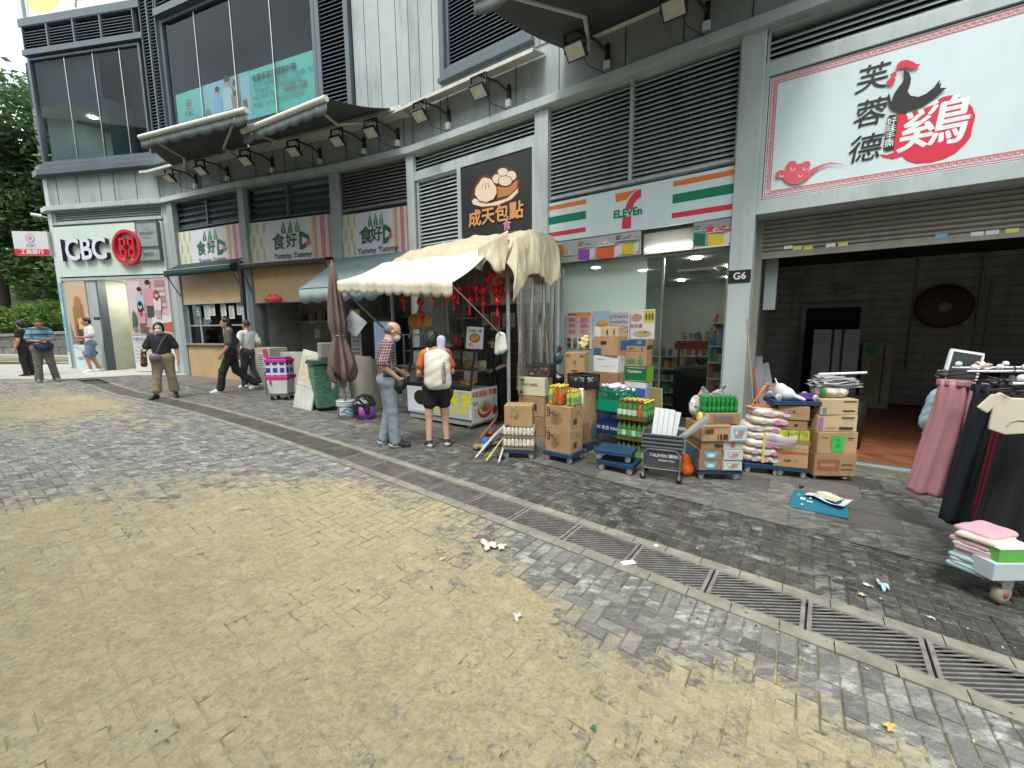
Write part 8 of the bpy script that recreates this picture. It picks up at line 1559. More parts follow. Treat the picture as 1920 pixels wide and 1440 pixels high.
BASE=dict(pel=v3(0,0,.93),che=v3(0,.0,1.27),nk=v3(0,.015,1.42),hd=v3(0,-.015,1.575),sl=v3(.155,.01,1.37),sr=v3(-.155,.01,1.37),el=v3(.205,.03,1.10),er=v3(-.205,.03,1.10),wl=v3(.235,-.05,.87),wr=v3(-.235,-.05,.87),hl=v3(.085,0,.90),hr=v3(-.085,0,.90),kl=v3(.095,-.02,.49),kr=v3(-.095,-.02,.49),al=v3(.10,.03,.085),ar=v3(-.10,.03,.085))
def person(lab,loc,rz,s=1.,pose={},skin=SKIN,shirt=None,sleeve=.55,pants=None,leg=1.0,shoe=(BLACK,W),hair='short',hyaw=0,hpitch=0,mask=False,glasses=False,vox=.011,girth=1.,loose=.02,toe={},skirt=False,hairm=None,untuck=.0,group='people on the street'):
    t=thing('person',lab,'person',loc,rz,group); t.scale=(s,s,s); J={k:v.copy() for k,v in BASE.items()}
    for k,v in pose.items(): J[k]=v3(*v)
    HM=RZ(R(hyaw))@RX(R(hpitch)); HR=rotm(HM); hd=J['hd']
    def hp(x,y,z): return hd+HR@v3(x,y,z)
    FL=((0,1,0),1.4); g=girth; pr=[]
    E=lambda c,r,k=.02: ('e',hp(*c),r,k,HR)
    pr+=[E((0,.012,.035),(.077,.098,.092),.02),E((0,-.02,-.035),(.063,.075,.075),.03),E((0,-.045,-.075),(.036,.035,.032),.03),('c',hp(0,-.094,.015),hp(0,-.110,-.022),.009,.015,.012),E((.078,.015,-.005),(.014,.024,.032),.008),E((-.078,.015,-.005),(.014,.024,.032),.008),E((0,-.085,.03),(.05,.015,.012),.02),E((0,-.088,-.06),(.024,.012,.011),.012)]
    pr+=[('c',J['nk']-v3(0,-.01,.03),hp(0,.02,-.07),.058*g**.5,.052,.03)]
    pr+=[('c',J['pel'],J['che'],.125*g,.14*g,.05,FL),('c',J['sl']*.8+J['sr']*.2,J['sr']*.8+J['sl']*.2,.068,.068,.05),('c',J['che'],J['nk'],.11,.055,.05,FL),('c',J['hl'],J['hr'],.105*g,.105*g,.05)]
    def arm(a,b,c,i=0.,k=.02): return [('c',J[a],J[b],.047+i,.040+i,k),('c',J[b],J[c],.040+i,.028+i,k)]
    pr+=arm('sl','el','wl')+arm('sr','er','wr')
    def hand(b,c,sd):
        d=J[c]-J[b]; d/=np.linalg.norm(d); out=v3(sd,0,0)-d*d[0]*sd; out/=max(np.linalg.norm(out),1e-6); fwd_=np.cross(d,out)*-sd; 
        if fwd_[1]>0: fwd_=-fwd_
        w0=J[c]; pm_=w0+d*.05; q=[('c',w0,pm_+d*.02,.026,.030,.015,(tuple(out),1.9))]
        for i in range(4):
            o=w0+d*.085+fwd_*(.024-.016*i); ln=(.034,.040,.037,.028)[i]; m_=o+d*ln-out*.008; q+=[('c',o-d*.02,m_,.0095,.009,.004),('c',m_,m_+d*ln*.7-out*.022,.009,.0075,.004)]
        th=w0+d*.03+fwd_*.03; q+=[('c',w0+d*.02+fwd_*.015,th+d*.02+fwd_*.012,.012,.010,.008),('c',th+d*.02+fwd_*.012,th+d*.05+fwd_*.012-out*.012,.010,.008,.005)]
        return q
    pr+=hand('el','wl',1)+hand('er','wr',-1)
    def legp(h,k_,a,i=0.,j=0.): return [('c',J[h],J[k_],.088*g+i,.058+i*1.0,.03),('c',J[k_],J[a],.056+i,.040+i+j,.03)]
    pr+=legp('hl','kl','al')+legp('hr','kr','ar')
    for a,sd in (('al',1),('ar',-1)):
        tv=v3(*toe.get(a,(.02*sd,-.15,-.055))); pr+=[('c',J[a],J[a]+tv,.038,.03,.02)]
    eyes=[hp(.031,-.092,.012),hp(-.031,-.092,.012)]; lips=hp(0,-.097,-.06)
    def pick(cc):
        o=np.zeros(len(cc),int)
        for e in eyes: o[np.linalg.norm((cc-e)*v3(.8,.6,1.6),axis=1)<.013]=1
        o[np.linalg.norm((cc-lips)*v3(.5,.6,1.8),axis=1)<.012]=2
        return o
    softobj('body',pr,[skin,EYE_,LIP],t,vox=vox,pick=pick)
    fold=lambda a:(lambda X,Y,Z:a*(np.sin(X*44+Y*38+Z*9)+.7*np.sin(X*71-Y*60+Z*21)*np.sin(Z*17+1)+.5*np.sin(Z*55+X*25)*np.sin(X*30+Y*20)))
    if shirt:
        i=.009+loose*.22; q=[('c',J['pel']+v3(0,0,.03-untuck),J['che'],.13*g+i,.143*g+i,.05,FL),('c',J['sl']*.85+J['sr']*.15,J['sr']*.85+J['sl']*.15,.07+i*.6,.07+i*.6,.05),('c',J['che'],J['nk']-v3(0,0,.01),.115+i,.068,.05,FL)]
        for a,b,c in (('sl','el','wl'),('sr','er','wr')):
            if sleeve<=1: e=J[a]+(J[b]-J[a])*sleeve; q.append(('c',J[a],e,.051+i,.050+i+loose*.35,.015))
            else: q+=arm(a,b,c,i+.004)
        cuts=[(J['nk']+v3(0,-.0,.028),v3(0,-.25,1))]
        for a,b in (('sl','el'),('sr','er')):
            if sleeve<=1: pass
        softobj('shirt',q,shirt,t,vox=vox,disp=fold(.0035),cuts=cuts)
    if pants:
        i=.008+loose*.28; q=[('c',J['hl'],J['hr'],.104*g+i,.104*g+i,.05),('c',J['pel']+v3(0,0,.07),J['pel']-v3(0,0,.02),.122*g+i*.6,.112*g+i,.05,FL)]
        for h,k_,a in (('hl','kl','al'),('hr','kr','ar')):
            if leg>1-1e-3: q+=legp(h,k_,a,i,loose*.4)
            elif leg>.5: e=J[k_]+(J[a]-J[k_])*((leg-.5)*2); q+=[('c',J[h],J[k_],.09*g+i,.062+i,.03),('c',J[k_],e,.06+i,.05+i+loose*.6,.03)]
            else: e=J[h]+(J[k_]-J[h])*leg*2; q+=[('c',J[h],e,.088*g+i,.076*g+i+loose*.3,.04 if skirt else .008)]
        softobj('trousers' if not skirt else 'skirt',q,pants,t,vox=vox,disp=fold(.0038),cuts=[(v3(0,0,.035),v3(0,0,-1))] if leg>.9 else ())
    for a,sd in (('al',1),('ar',-1)):
        tv=v3(*toe.get(a,(.02*sd,-.15,-.055))); A_=J[a]; u_=tv/np.linalg.norm(tv); dn=v3(0,0,-1) if abs(u_[2])<.75 else v3(0,.6,-.8)
        he=A_+dn*.04-u_*.03; ml=A_[2]-.062
        q=[('c',he+v3(0,.02,0),A_+tv*1.05+dn*.004,.044,.040,.03),('c',A_,A_+tv*.5,.046,.042,.03),('c',he+dn*.022,A_+tv*1.08+dn*.022,.036,.036,.02)]
        lo_=min(he[2],(A_+tv)[2])-.025
        softobj('shoe',q,list(shoe),t,vox=vox*.85,pick=lambda cc:(((cc-he)@np.cross(np.cross(u_,v3(0,0,1)),u_))<-.008).astype(int),cuts=[(v3(0,0,.004),v3(0,0,-1))])
    hm=hairm or HAIR
    if hair:
        q=[E((0,.018,.045),(.086,.105,.096),.0)]; nf=HR@v3(0,-.80,-.42); nf/=np.linalg.norm(nf); cuts=[(hp(0,-.06,.07),nf)]
        if hair=='short': q.append(E((0,.05,.0),(.078,.075,.085),.02))
        if hair=='bob': q+=[E((0,.045,-.02),(.092,.085,.11),.03),E((.07,.0,-.01),(.025,.05,.08),.03),E((-.07,.0,-.01),(.025,.05,.08),.03)]
        if hair=='bald': q=[E((0,.03,.01),(.083,.098,.085),.0)]; cuts=[(hp(0,-.03,.04),nf),(hp(0,0,.075),HR@v3(0,-.5,.86))]
        if hair=='crop': q=[E((0,.016,.042),(.080,.100,.092),.0)]
        softobj('hair',q,hm,t,vox=vox*.8,cuts=cuts,disp=lambda X,Y,Z:.003*np.sin(X*90)*np.sin(Z*80+Y*60))
    if mask: softobj('face_mask',[E((0,-.055,-.052),(.066,.062,.055),.01),E((0,-.09,-.02),(.03,.03,.03),.03)],MASK,t,vox=vox*.8,cuts=[(hp(0,-.03,0),HR@v3(0,1,0)),(hp(0,-.1,-.002),HR@v3(0,-.2,1))])
    if glasses:
        mb=MB()
        for sx_ in (-1,1): mb.tube([hp(sx_*.033+.026*math.cos(a),-.108,.012+.019*math.sin(a)) for a in np.linspace(0,6.283,13)],.003,5); mb.tube([hp(sx_*.06,-.105,.016),hp(sx_*.079,.0,.012)],.003,5)
        mb.build('glasses',BLACK,t)
    return t,J
def facecam(p): v=-Vector((p.x,p.y,0)).normalized(); return math.atan2(v.x,-v.y)
def strap(t,pts,m,r=.014,name='strap'): mb=MB(); mb.tube(pts,r,6); return mb.build(name,m,t)
JEAN=cloth('washed_jeans',(.20,.235,.28)); DRK=cloth('dark_trousers',(.018,.018,.02)); KHAKI=cloth('khaki_cotton',(.26,.205,.125)); GRYT=cloth('grey_trousers',(.16,.15,.135))
# man in the plaid shirt
p=G(732,836); t,J=person('bald grey haired man in a plaid shirt and mask looking down at the food case',p,facecam(p)+R(100),1.02,dict(hd=(0,-.10,1.54),nk=(0,-.04,1.41),che=(0,-.0,1.27),sl=(.17,-.01,1.36),sr=(-.17,-.01,1.36),er=(-.24,.10,1.12),wr=(-.20,-.10,.94),el=(.22,-.02,1.1),wl=(.2,-.2,1.0),kl=(.10,-.03,.49),al=(.11,.06,.085),kr=(-.10,-.03,.49),ar=(-.11,-.05,.085)),SKIN,fabric('plaid_cloth','plaid',[(.10,.025,.04),(.03,.03,.06),(.42,.34,.33),(.35,.10,.10)]),.85,JEAN,1.,(mat('shoe_black',(.02,.02,.022),.5),W),'bald',0,28,True,True,.009,1.02,.035,hairm=mat('grey_hair',(.13,.12,.11),.6,var=.4,vs=30),untuck=.09)
softobj('waist_bag',[('e',(-.15,-.13,.86),(.07,.09,.10),.03),('e',(-.17,-.12,.84),(.06,.07,.07),.02)],BLACK,t,vox=.01,disp=crinkle(.004)); strap(t,[(.17,-.04,1.0),(.05,-.17,.98),(-.12,-.16,.95),(-.2,-.05,.96),(-.17,.08,.99)],BLACK,.014)
tt,A=None,None
# woman with the white backpack
p=G(822,836); t,J=person('woman in black shorts and orange shirt with a big white backpack',p,facecam(p)+R(186),.945,dict(el=(.23,-.02,1.1),wl=(.16,-.22,1.06),er=(-.23,-.02,1.1),wr=(-.16,-.22,1.06),hd=(.045,-.05,1.565),kl=(.12,-.02,.49),al=(.135,.03,.085),kr=(-.11,-.02,.49),ar=(-.125,.03,.085)),SKIN,mat('orange_shirt',(.55,.13,.04),.8,bump=.2),.6,cloth('black_shorts',(.012,.012,.014)),.30,(mat('shoe_black',(.02,.02,.022)),W),'bob',0,12,vox=.009,skirt=True,loose=.03,group='people on the street')
softobj('sleeve',[('c',J['sr'],J['sr']+(J['er']-J['sr'])*.64,.068,.068,.03)],mat('magenta_sleeve',(.34,.03,.11),.8),t,vox=.009)
BPK=mat('backpack_white',(.60,.57,.48),.7,var=.1,vs=6,bump=.5,bs=14,stain=.1)
softobj('backpack',[('c',(-.09,.20,1.33),(.09,.20,1.33),.085,.085,.05),('c',(-.10,.21,1.0),(.10,.21,1.0),.095,.095,.06),('e',(0,.22,1.16),(.185,.13,.28),.05),('c',(-.10,.25,.95),(.10,.25,.95),.06,.06,.05),('c',(0,.28,1.2),(0,.29,.98),.07,.08,.06)],BPK,t,vox=.009,disp=lambda X,Y,Z:.005*np.sin(X*30+Z*20)*np.sin(Z*26))
for sx_ in (-1,1): strap(t,[(sx_*.10,.14,1.36),(sx_*.12,.05,1.44),(sx_*.14,-.10,1.36),(sx_*.14,-.13,1.2)],BPK,.022)
Mbk=T(-.01,.0,0)@RZ(math.pi); mb=MB(); A=Art(Matrix(((-1,0,0,0),(0,-1,0,.375),(0,0,1,0),(0,0,0,1))),0); A.text('VICTOR',.06,1.10,.075,(.05,.05,.05),bold=.02,rot=R(90)); A.text('〈',.06,1.27,.06,(.1,.1,.1),rot=R(90)); A.build('print',t); mb=MB(); mb.tube([(-.07,.355,1.28),(-.09,.365,1.1),(-.08,.36,.98)],.006,5); mb.build('zip',mat('zip_grey',(.25,.25,.22),.5),t)
softobj('racket_cover',[('c',(-.05,.19,1.40),(-.065,.19,1.57),.045,.062,.02,((0,1,0),2.2))],mat('lilac_cover',(.48,.47,.62),.5,bump=.2),t,vox=.009)
softobj('hip_bag',[('e',(-.19,-.04,.80),(.06,.12,.12),.04)],BLACK,t,vox=.01); strap(t,[(-.19,-.02,.9),(-.2,.0,1.1),(-.12,.06,1.4)],BLACK,.01)
# masked woman coming towards us
p=G(313,746); t,J=person('woman in a face mask, dark T-shirt and khaki cropped trousers walking towards us',p,facecam(p)+R(-8),.96,dict(er=(-.27,.03,1.10),wr=(-.27,-.13,1.02),el=(.26,.05,1.1),wl=(.28,-.02,.86),kl=(.13,-.02,.48),al=(.16,.06,.085),kr=(-.12,-.04,.49),ar=(-.17,-.06,.085),hd=(.0,-.03,1.555)),SKIN,cloth('charcoal_tee',(.025,.025,.032)),.75,KHAKI,.86,(BLACK,BLACK),'bob',0,8,True,False,.011,1.12,.04,toe={'ar':(-.07,-.14,-.055)},untuck=.06)
softobj('shoulder_bag',[('e',(-.08,-.2,.92),(.11,.06,.09),.03)],mat('bag_taupe',(.15,.12,.11),.6,var=.4,vs=12),t,vox=.011); strap(t,[(.14,-.04,1.43),(.04,-.2,1.25),(-.06,-.22,1.0)],mat('strap_brown',(.07,.055,.05),.7),.018)
softobj('brown_bag',[('c',(-.27,-.2,1.08),(-.30,-.12,.78),.045,.06,.03)],fabric('brown_print','camo',[(.10,.04,.02),(.25,.10,.04),(.03,.02,.02)]),t,vox=.011)
softobj('yellow_pack',[('e',(-.25,-.24,1.08),(.035,.03,.03),.01)],mat('pack_yellow',(.5,.4,.08),.5),t,vox=.01)
# man in the grey polo
STR=dict(kl=(.09,-.18,.50),al=(.09,-.26,.085),kr=(-.09,.06,.48),ar=(-.10,.42,.16),el=(.23,.0,1.11),wl=(.22,-.14,.90),er=(-.23,.10,1.12),wr=(-.22,.12,.88),hd=(0,-.05,1.58))
p=G(440,734); t,J=person('man in a dark grey polo shirt and black trousers striding to the left',p,facecam(p)+R(-96),1.03,STR,SKIN2,cloth('grey_polo',(.075,.068,.062)),.85,DRK,1.,(W,W),'short',0,0,vox=.011,loose=.045,toe={'ar':(-.01,-.10,-.10)},untuck=.08)
softobj('cuff',[('c',J['er']+(J['sr']-J['er'])*.2,J['er']+(J['sr']-J['er'])*.12,.077,.077,.01)],mat('cuff_red',(.4,.05,.06),.7),t,vox=.011)
softobj('collar',[('c',J['nk']+v3(-.03,0,.0),J['nk']+v3(.03,0,0),.062,.062,.02)],mat('collar_grey',(.20,.18,.17),.8),t,vox=.011,cuts=[(J['nk']+v3(0,0,.03),v3(0,-.2,1))])
# man in the white T-shirt beside him
p=G(472,727); t,J=person('man in a white T-shirt seen from behind, walking beside the grey polo man',p,facecam(p)+R(-150),1.01,dict(kl=(.09,-.1,.5),al=(.10,-.12,.085),kr=(-.09,.02,.48),ar=(-.11,.22,.12),er=(-.25,.08,1.1),wr=(-.26,.02,.86),el=(.24,.03,1.1),wl=(.25,-.06,.86)),SKIN2,cloth('white_tee',(.60,.60,.58)),.7,cloth('slate_trousers',(.045,.047,.055)),1.,(W,W),'crop',0,0,vox=.011,loose=.04,toe={'ar':(-.01,-.11,-.09)},hairm=mat('cropped_hair',(.05,.042,.036),.7),untuck=.07)
softobj('plastic_bag',[('e',(.27,-.08,.66),(.06,.08,.09),.03),('c',(.26,-.07,.72),(.255,-.07,.84),.03,.012,.03)],mat('bag_white',(.55,.54,.6),.4,bump=.5,bs=20),t,vox=.011,disp=crinkle(.006))
# far left man looking at his wrist, and the woman behind him
p=G(88,716); t,J=person('man in a blue striped shirt looking at his wrist, navy bag in front',p,facecam(p)+R(6),.98,dict(hd=(0,-.09,1.54),nk=(0,-.03,1.41),el=(.225,-.08,1.13),wl=(.05,-.29,1.12),er=(-.22,-.05,1.11),wr=(-.05,-.29,1.08),kl=(.13,-.02,.49),al=(.19,.05,.085),kr=(-.1,-.02,.49),ar=(-.13,.0,.085)),SKIN2,fabric('striped_cloth','stripe',[(.03,.06,.13),(.10,.28,.36),(.38,.48,.5)]),.75,GRYT,1.,(mat('shoe_grey',(.15,.16,.18),.6),mat('sole_grey',(.3,.3,.3),.6)),'crop',0,26,vox=.011,girth=1.08,loose=.045,hairm=mat('brown_grey_hair',(.06,.045,.038),.7),untuck=.05)
softobj('navy_bag',[('e',(.02,-.23,.97),(.19,.09,.12),.04),('e',(.02,-.25,.91),(.15,.08,.08),.04)],mat('bag_navy',(.012,.03,.075),.5,bump=.3),t,vox=.012); strap(t,[(.2,-.06,1.05),(.15,-.2,1.02),(-.12,-.2,1.0),(-.2,-.04,1.05)],mat('bag_navy',(0,0,0)),.016)
p=G(55,706); t,J=person('woman in black with a dark shoulder bag half hidden behind the striped man',p,facecam(p)+R(-130),.93,dict(er=(-.24,.02,1.1),wr=(-.2,-.12,.95)),SKIN,cloth('black_top',(.015,.015,.017)),.5,DRK,1.,(BLACK,BLACK),'bob',0,10,vox=.012,loose=.02)
softobj('shoulder_bag',[('e',(-.2,.02,.95),(.07,.18,.09),.03)],BLACK,t,vox=.012)
# man in the white T-shirt with a camouflage tote
p=G(178,698); t,J=person('man in a white T-shirt and denim shorts with a camouflage tote by the bank door',p,facecam(p)+R(-80),1.0,dict(kl=(.09,-.14,.50),al=(.10,-.1,.085),kr=(-.09,-.02,.48),ar=(-.10,.16,.085),el=(.22,.0,1.12),wl=(.16,-.22,1.10),er=(-.24,.06,1.12),wr=(-.22,-.15,1.02),hd=(0,-.05,1.57)),SKIN2,cloth('white_tee',(.6,.6,.58)),.75,cloth('denim_blue',(.13,.20,.27)),.42,(W,W),'short',0,6,vox=.011,loose=.045,untuck=.07)
softobj('tote_bag',[('c',(-.27,.0,.86),(-.27,.0,.66),.10,.12,.05,((1,0,0),1.6)),('e',(-.27,.0,.6),(.09,.18,.10),.04)],fabric('camouflage','camo',[(.05,.04,.025),(.17,.12,.075),(.10,.075,.045)]),t,vox=.012); strap(t,[(-.27,.1,.85),(-.24,.0,1.08),(-.25,-.1,.85)],BLACK,.012); strap(t,[(-.12,.06,1.42),(-.16,-.1,1.3),(-.12,-.15,1.1),(.0,-.18,.95)],BLACK,.014)
# the stall keeper
p=MC@Vector((-.22,.98,0)); t,J=person('stall keeper with tied black hair bending over behind the glass food case',p,facecam(p)+R(-20),.95,dict(hd=(0,-.20,1.46),nk=(0,-.10,1.36),che=(0,-.05,1.23),sl=(.17,-.08,1.31),sr=(-.17,-.08,1.31),el=(.22,-.12,1.05),wl=(.1,-.32,.98),er=(-.22,-.12,1.05),wr=(-.1,-.32,.98)),SKIN2,cloth('dark_grey_top',(.05,.055,.06)),.8,DRK,1.,(BLACK,BLACK),'short',10,30,vox=.011,group='people on the street')
# someone upstairs
p=FM['icbc']@Vector((1.75,.75,5.57)); t,J=person('person in pale green behind the upstairs corner window, seen from the chest up',p,facecam(p)+R(-50),.98,dict(er=(-.22,-.05,1.15),wr=(-.12,-.2,1.3)),SKIN,cloth('pale_green_top',(.35,.5,.45)),.8,DRK,1.,(BLACK,BLACK),'bob',0,5,vox=.013,hairm=mat('brown_hair',(.12,.06,.03),.6))
# ------------------------------------------------------------------ trees, hill and wall behind the bank corner
rg=np.random.default_rng(5)
BARK=mat('bark',(.07,.055,.04),.9,var=.3,vs=8,bump=.8,bs=20)
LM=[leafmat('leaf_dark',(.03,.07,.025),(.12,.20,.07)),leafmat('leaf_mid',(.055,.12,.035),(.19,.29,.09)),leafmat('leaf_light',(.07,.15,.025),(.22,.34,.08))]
def leaves(name,blobs,n,size,m,parent,shell=.55,clump=1.0):
    tot=sum(b[1][0]*b[1][1]*b[1][2] for b in blobs); V=[];F=[];C=[]; cnt=0
    for c,r in blobs:
        k=max(60,int(n*r[0]*r[1]*r[2]/tot)); nc=max(6,int(k/34))
        d=rg.normal(size=(nc,3)); d/=np.linalg.norm(d,axis=1)[:,None]; rad=shell+(1-shell)*rg.random(nc)**.6
        cc=np.array(c)+d*np.array(r)*rad[:,None]; ct=rg.random(nc)*.7+.3*(d[:,2]*.5+.5)  # clump tone: random, plus light from above put into upper clumps
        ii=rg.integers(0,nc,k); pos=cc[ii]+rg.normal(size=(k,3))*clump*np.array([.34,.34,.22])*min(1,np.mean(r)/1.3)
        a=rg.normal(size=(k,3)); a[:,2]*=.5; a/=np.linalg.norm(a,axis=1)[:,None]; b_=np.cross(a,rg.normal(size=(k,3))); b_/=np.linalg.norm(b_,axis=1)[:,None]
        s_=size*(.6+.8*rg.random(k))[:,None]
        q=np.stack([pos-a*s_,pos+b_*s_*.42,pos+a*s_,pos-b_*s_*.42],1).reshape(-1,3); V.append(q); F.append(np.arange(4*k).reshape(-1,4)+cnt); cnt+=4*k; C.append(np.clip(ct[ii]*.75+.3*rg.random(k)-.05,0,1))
    V=np.concatenate(V);F=np.concatenate(F);C=np.concatenate(C); me=bpy.data.meshes.new(name); me.from_pydata(V.tolist(),[],F.tolist()); at_=me.attributes.new('rndc','FLOAT','FACE'); at_.data.foreach_set('value',C.astype(np.float32)); me.materials.append(m); me.update(); o=bpy.data.objects.new(name,me); COL.objects.link(o); o.parent=parent; return o
def tree(lab,x,y,h,blobs,n,size,m,r=.22,cat='tree',name='leafy_tree',group='trees behind the stone wall'):
    t=thing(name,lab,cat,(x,y,gz(x)),0,group); mb=MB(); pts=[(0,0,-.2),(.1,.05,h*.25),(-.05,.1,h*.5),(.12,0,h*.75)]; mb.tube(pts,[r,r*.8,r*.6,r*.3],10)
    for c,rr_ in blobs:
        z0=min(h*.7,max(h*.2,c[2]-rr_[2]*1.2)); mb.tube([(0,0,z0),(c[0]*.5,c[1]*.5,(z0+c[2])/2+.2),(c[0],c[1],c[2])],[r*.45,r*.3,r*.1],7)
        for k in range(3): e=(c[0]+rg.normal()*rr_[0]*.6,c[1]+rg.normal()*rr_[1]*.6,c[2]+rg.normal()*rr_[2]*.5); mb.tube([(c[0]*.6,c[1]*.6,(z0+c[2])/2+.4),e],[r*.2,r*.04],5)
    mb.build('trunk',BARK,t); leaves('crown',blobs,n,size,m,t); return t
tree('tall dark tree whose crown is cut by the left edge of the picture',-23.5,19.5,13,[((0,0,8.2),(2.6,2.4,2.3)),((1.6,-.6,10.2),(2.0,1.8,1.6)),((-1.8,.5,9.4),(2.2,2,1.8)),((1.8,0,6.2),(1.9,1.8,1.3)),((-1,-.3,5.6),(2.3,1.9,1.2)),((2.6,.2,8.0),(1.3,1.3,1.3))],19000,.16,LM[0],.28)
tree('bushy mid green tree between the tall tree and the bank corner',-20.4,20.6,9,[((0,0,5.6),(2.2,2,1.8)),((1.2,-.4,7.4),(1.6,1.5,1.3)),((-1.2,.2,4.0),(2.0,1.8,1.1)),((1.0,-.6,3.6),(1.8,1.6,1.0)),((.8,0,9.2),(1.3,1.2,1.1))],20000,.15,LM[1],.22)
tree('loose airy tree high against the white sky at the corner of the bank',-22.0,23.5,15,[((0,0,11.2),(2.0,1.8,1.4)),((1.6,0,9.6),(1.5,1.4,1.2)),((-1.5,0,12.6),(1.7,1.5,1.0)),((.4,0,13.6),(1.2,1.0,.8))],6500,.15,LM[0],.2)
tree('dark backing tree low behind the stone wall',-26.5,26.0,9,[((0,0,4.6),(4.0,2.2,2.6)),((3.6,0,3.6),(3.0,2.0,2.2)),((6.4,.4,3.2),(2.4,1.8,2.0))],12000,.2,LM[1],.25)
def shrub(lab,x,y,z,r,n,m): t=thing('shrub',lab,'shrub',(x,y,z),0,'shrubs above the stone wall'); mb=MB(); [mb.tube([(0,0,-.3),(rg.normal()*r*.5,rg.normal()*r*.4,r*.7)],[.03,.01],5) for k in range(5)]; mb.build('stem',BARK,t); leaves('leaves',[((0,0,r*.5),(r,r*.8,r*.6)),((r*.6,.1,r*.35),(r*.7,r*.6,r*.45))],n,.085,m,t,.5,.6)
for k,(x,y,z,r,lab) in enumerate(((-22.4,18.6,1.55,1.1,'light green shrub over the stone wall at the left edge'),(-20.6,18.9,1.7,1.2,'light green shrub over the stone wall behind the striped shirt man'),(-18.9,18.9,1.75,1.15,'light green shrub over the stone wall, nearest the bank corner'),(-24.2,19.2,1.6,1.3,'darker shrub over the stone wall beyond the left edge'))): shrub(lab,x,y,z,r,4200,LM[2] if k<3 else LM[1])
STN=mat('granite_blocks',(.19,.19,.17),.85,var=.25,vs=5,bump=.5,bs=30,stain=.4)
nt=STN.node_tree; n_=nt.nodes; b_=n_['Principled BSDF']; lk=b_.inputs['Base Color'].links[0].from_socket; bt=n_.new('ShaderNodeTexBrick'); bt.inputs['Scale'].default_value=1.; bt.inputs['Brick Width'].default_value=.75; bt.inputs['Row Height'].default_value=.34; bt.inputs['Mortar Size'].default_value=.018; bt.inputs['Color1'].default_value=(1,1,1,1); bt.inputs['Color2'].default_value=(.72,.72,.72,1); bt.inputs['Mortar'].default_value=(.3,.3,.28,1); tcn=n_.new('ShaderNodeTexCoord'); mp=n_.new('ShaderNodeMapping'); mp.inputs['Rotation'].default_value=(R(90),0,0); nt.links.new(tcn.outputs['Object'],mp.inputs[0]); nt.links.new(mp.outputs[0],bt.inputs['Vector']); mm=n_.new('ShaderNodeMixRGB'); mm.blend_type='MULTIPLY'; mm.inputs[0].default_value=1; nt.links.new(lk,mm.inputs[1]); nt.links.new(bt.outputs[0],mm.inputs[2]); nt.links.new(mm.outputs[0],b_.inputs['Base Color'])
a=Vector((-27,17.6,0)); b=Vector((-15.5,18.2,0)); t=thing('stone_wall','grey stone block retaining wall under the shrubs at the left','wall',a,math.atan2(b.y-a.y,b.x-a.x)); L_=(b-a).length; mb=MB(); mb.add([(0,0,.2),(L_,0,.0),(L_,.4,.0),(0,.4,.2),(0,0,1.30),(L_,0,1.72),(L_,.4,1.72),(0,.4,1.30)],[(0,1,5,4),(4,5,6,7),(1,2,6,5),(2,3,7,6),(3,0,4,7)]); mb.build('masonry',STN,t); mb=MB(); mb.add([(-.02,-.05,1.30),(L_,-.05,1.72),(L_,.45,1.72),(-.02,.45,1.30),(-.02,-.05,1.42),(L_,-.05,1.84),(L_,.45,1.84),(-.02,.45,1.42)],[(0,1,5,4),(4,5,6,7),(0,3,2,1),(1,2,6,5),(3,0,4,7)]); mb.build('coping',mat('granite_coping',(.24,.24,.21),.85,var=.2,bump=.4),t)
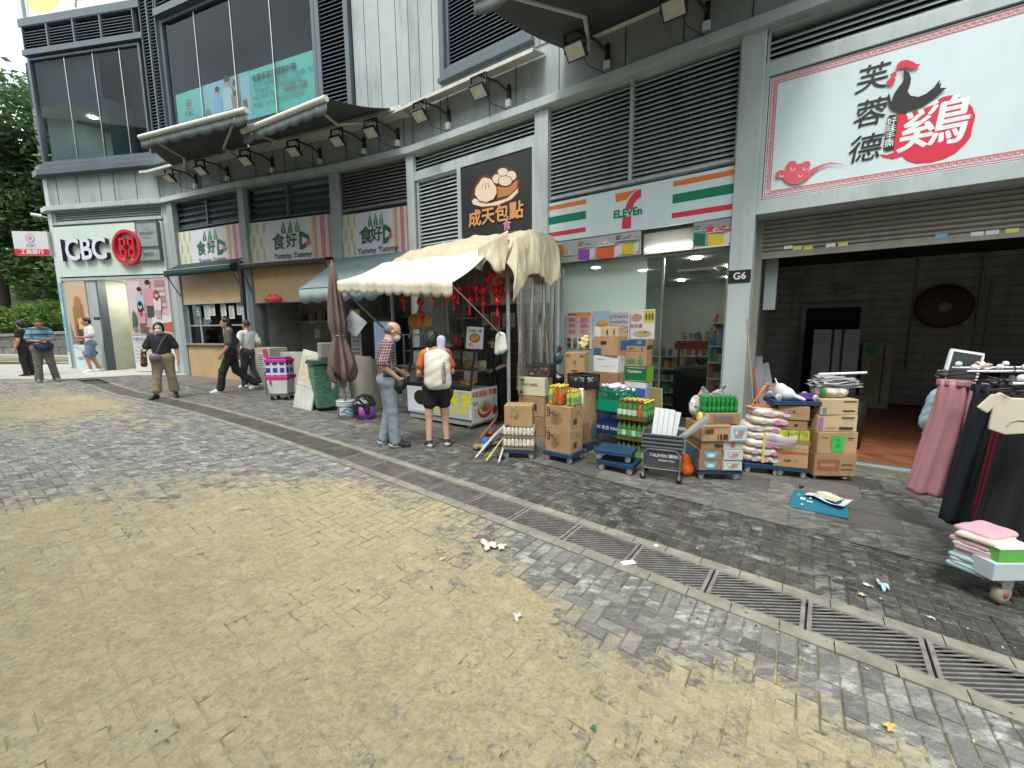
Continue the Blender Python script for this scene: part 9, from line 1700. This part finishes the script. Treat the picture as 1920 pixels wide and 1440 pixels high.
mb=MB(); mb.add([(-60,18.3,1.2),(-13,19,1.6),(-13,40,9),(-60,40,9)],[(0,1,2,3)]); tag(mb.build('hill',mat('hill_soil',(.025,.035,.015),.9,var=.5,vs=2,bump=.6,bs=8)),kind='structure')
# road edge, yellow lines, kerb
YL=mat('road_yellow',(.5,.42,.12),.7,var=.2,vs=6)
for k,yy in enumerate((16.2,16.75)): mb=MB(); mb.add([(-60,yy-.5,gz(-60)-.045),(-14.2,yy,gz(-14.2)-.045),(-14.2,yy+.22,gz(-14.2)-.045),(-60,yy-.28,gz(-60)-.045)],[(0,1,2,3)]); tag(mb.build('road_marking',YL),kind='structure')
mb=MB(); mb.add([(-60,16.9,gz(-60)-.06),(-14,17.4,gz(-14)-.06),(-14,18.2,gz(-14)-.06),(-60,17.7,gz(-60)-.06),(-60,16.9,gz(-60)+.1),(-14,17.4,gz(-14)+.1),(-14,18.2,gz(-14)+.1),(-60,17.7,gz(-60)+.1)],[(0,1,5,4),(4,5,6,7)]); tag(mb.build('kerb',PALE),kind='structure')
# ------------------------------------------------------------------ the old block across the street, seen in the glass
M=FM['sev']; D=-12.5; t=thing('apartment_block','plain old rendered apartment block across the street, mirrored in the glass','building',M@Vector((0,D,0))); Mo=T(*(-t.location))@M
mb=MB(); mb.box(-22,14,D-6,D,-.6,11.5,0,Mo); mb.build('wall',mat('old_render',(.30,.28,.25),.85,var=.2,vs=1,stain=.5),t)
WP=mat('old_window',(.10,.13,.15),.15,bump=0); WF=mat('old_window_frame',(.5,.5,.48),.6)
for fl in range(2):
    for k in range(7):
        u_=-20+k*4.6; z_=4.2+fl*2.9; mb=MB(); mb.box(u_,u_+2.4,D,D+.06,z_,z_+1.5,0,Mo); o=mb.build('window',WF,t); mb=MB()
        for q in range(3): mb.box(u_+.08+q*.77,u_+.78+q*.77,D+.05,D+.07,z_+.08,z_+1.42,0,Mo)
        mb.build('pane',WP,o)
        if (k+fl)%2==0: mb=MB(); mb.box(u_+2.6,u_+3.3,D,D+.45,z_-.1,z_+.45,0,Mo); mb.build('air_conditioner',WF,t)
mb=MB(); mb.box(-22,14,D,D+.5,3.2,3.5,0,Mo); mb.build('canopy',GREY,t)
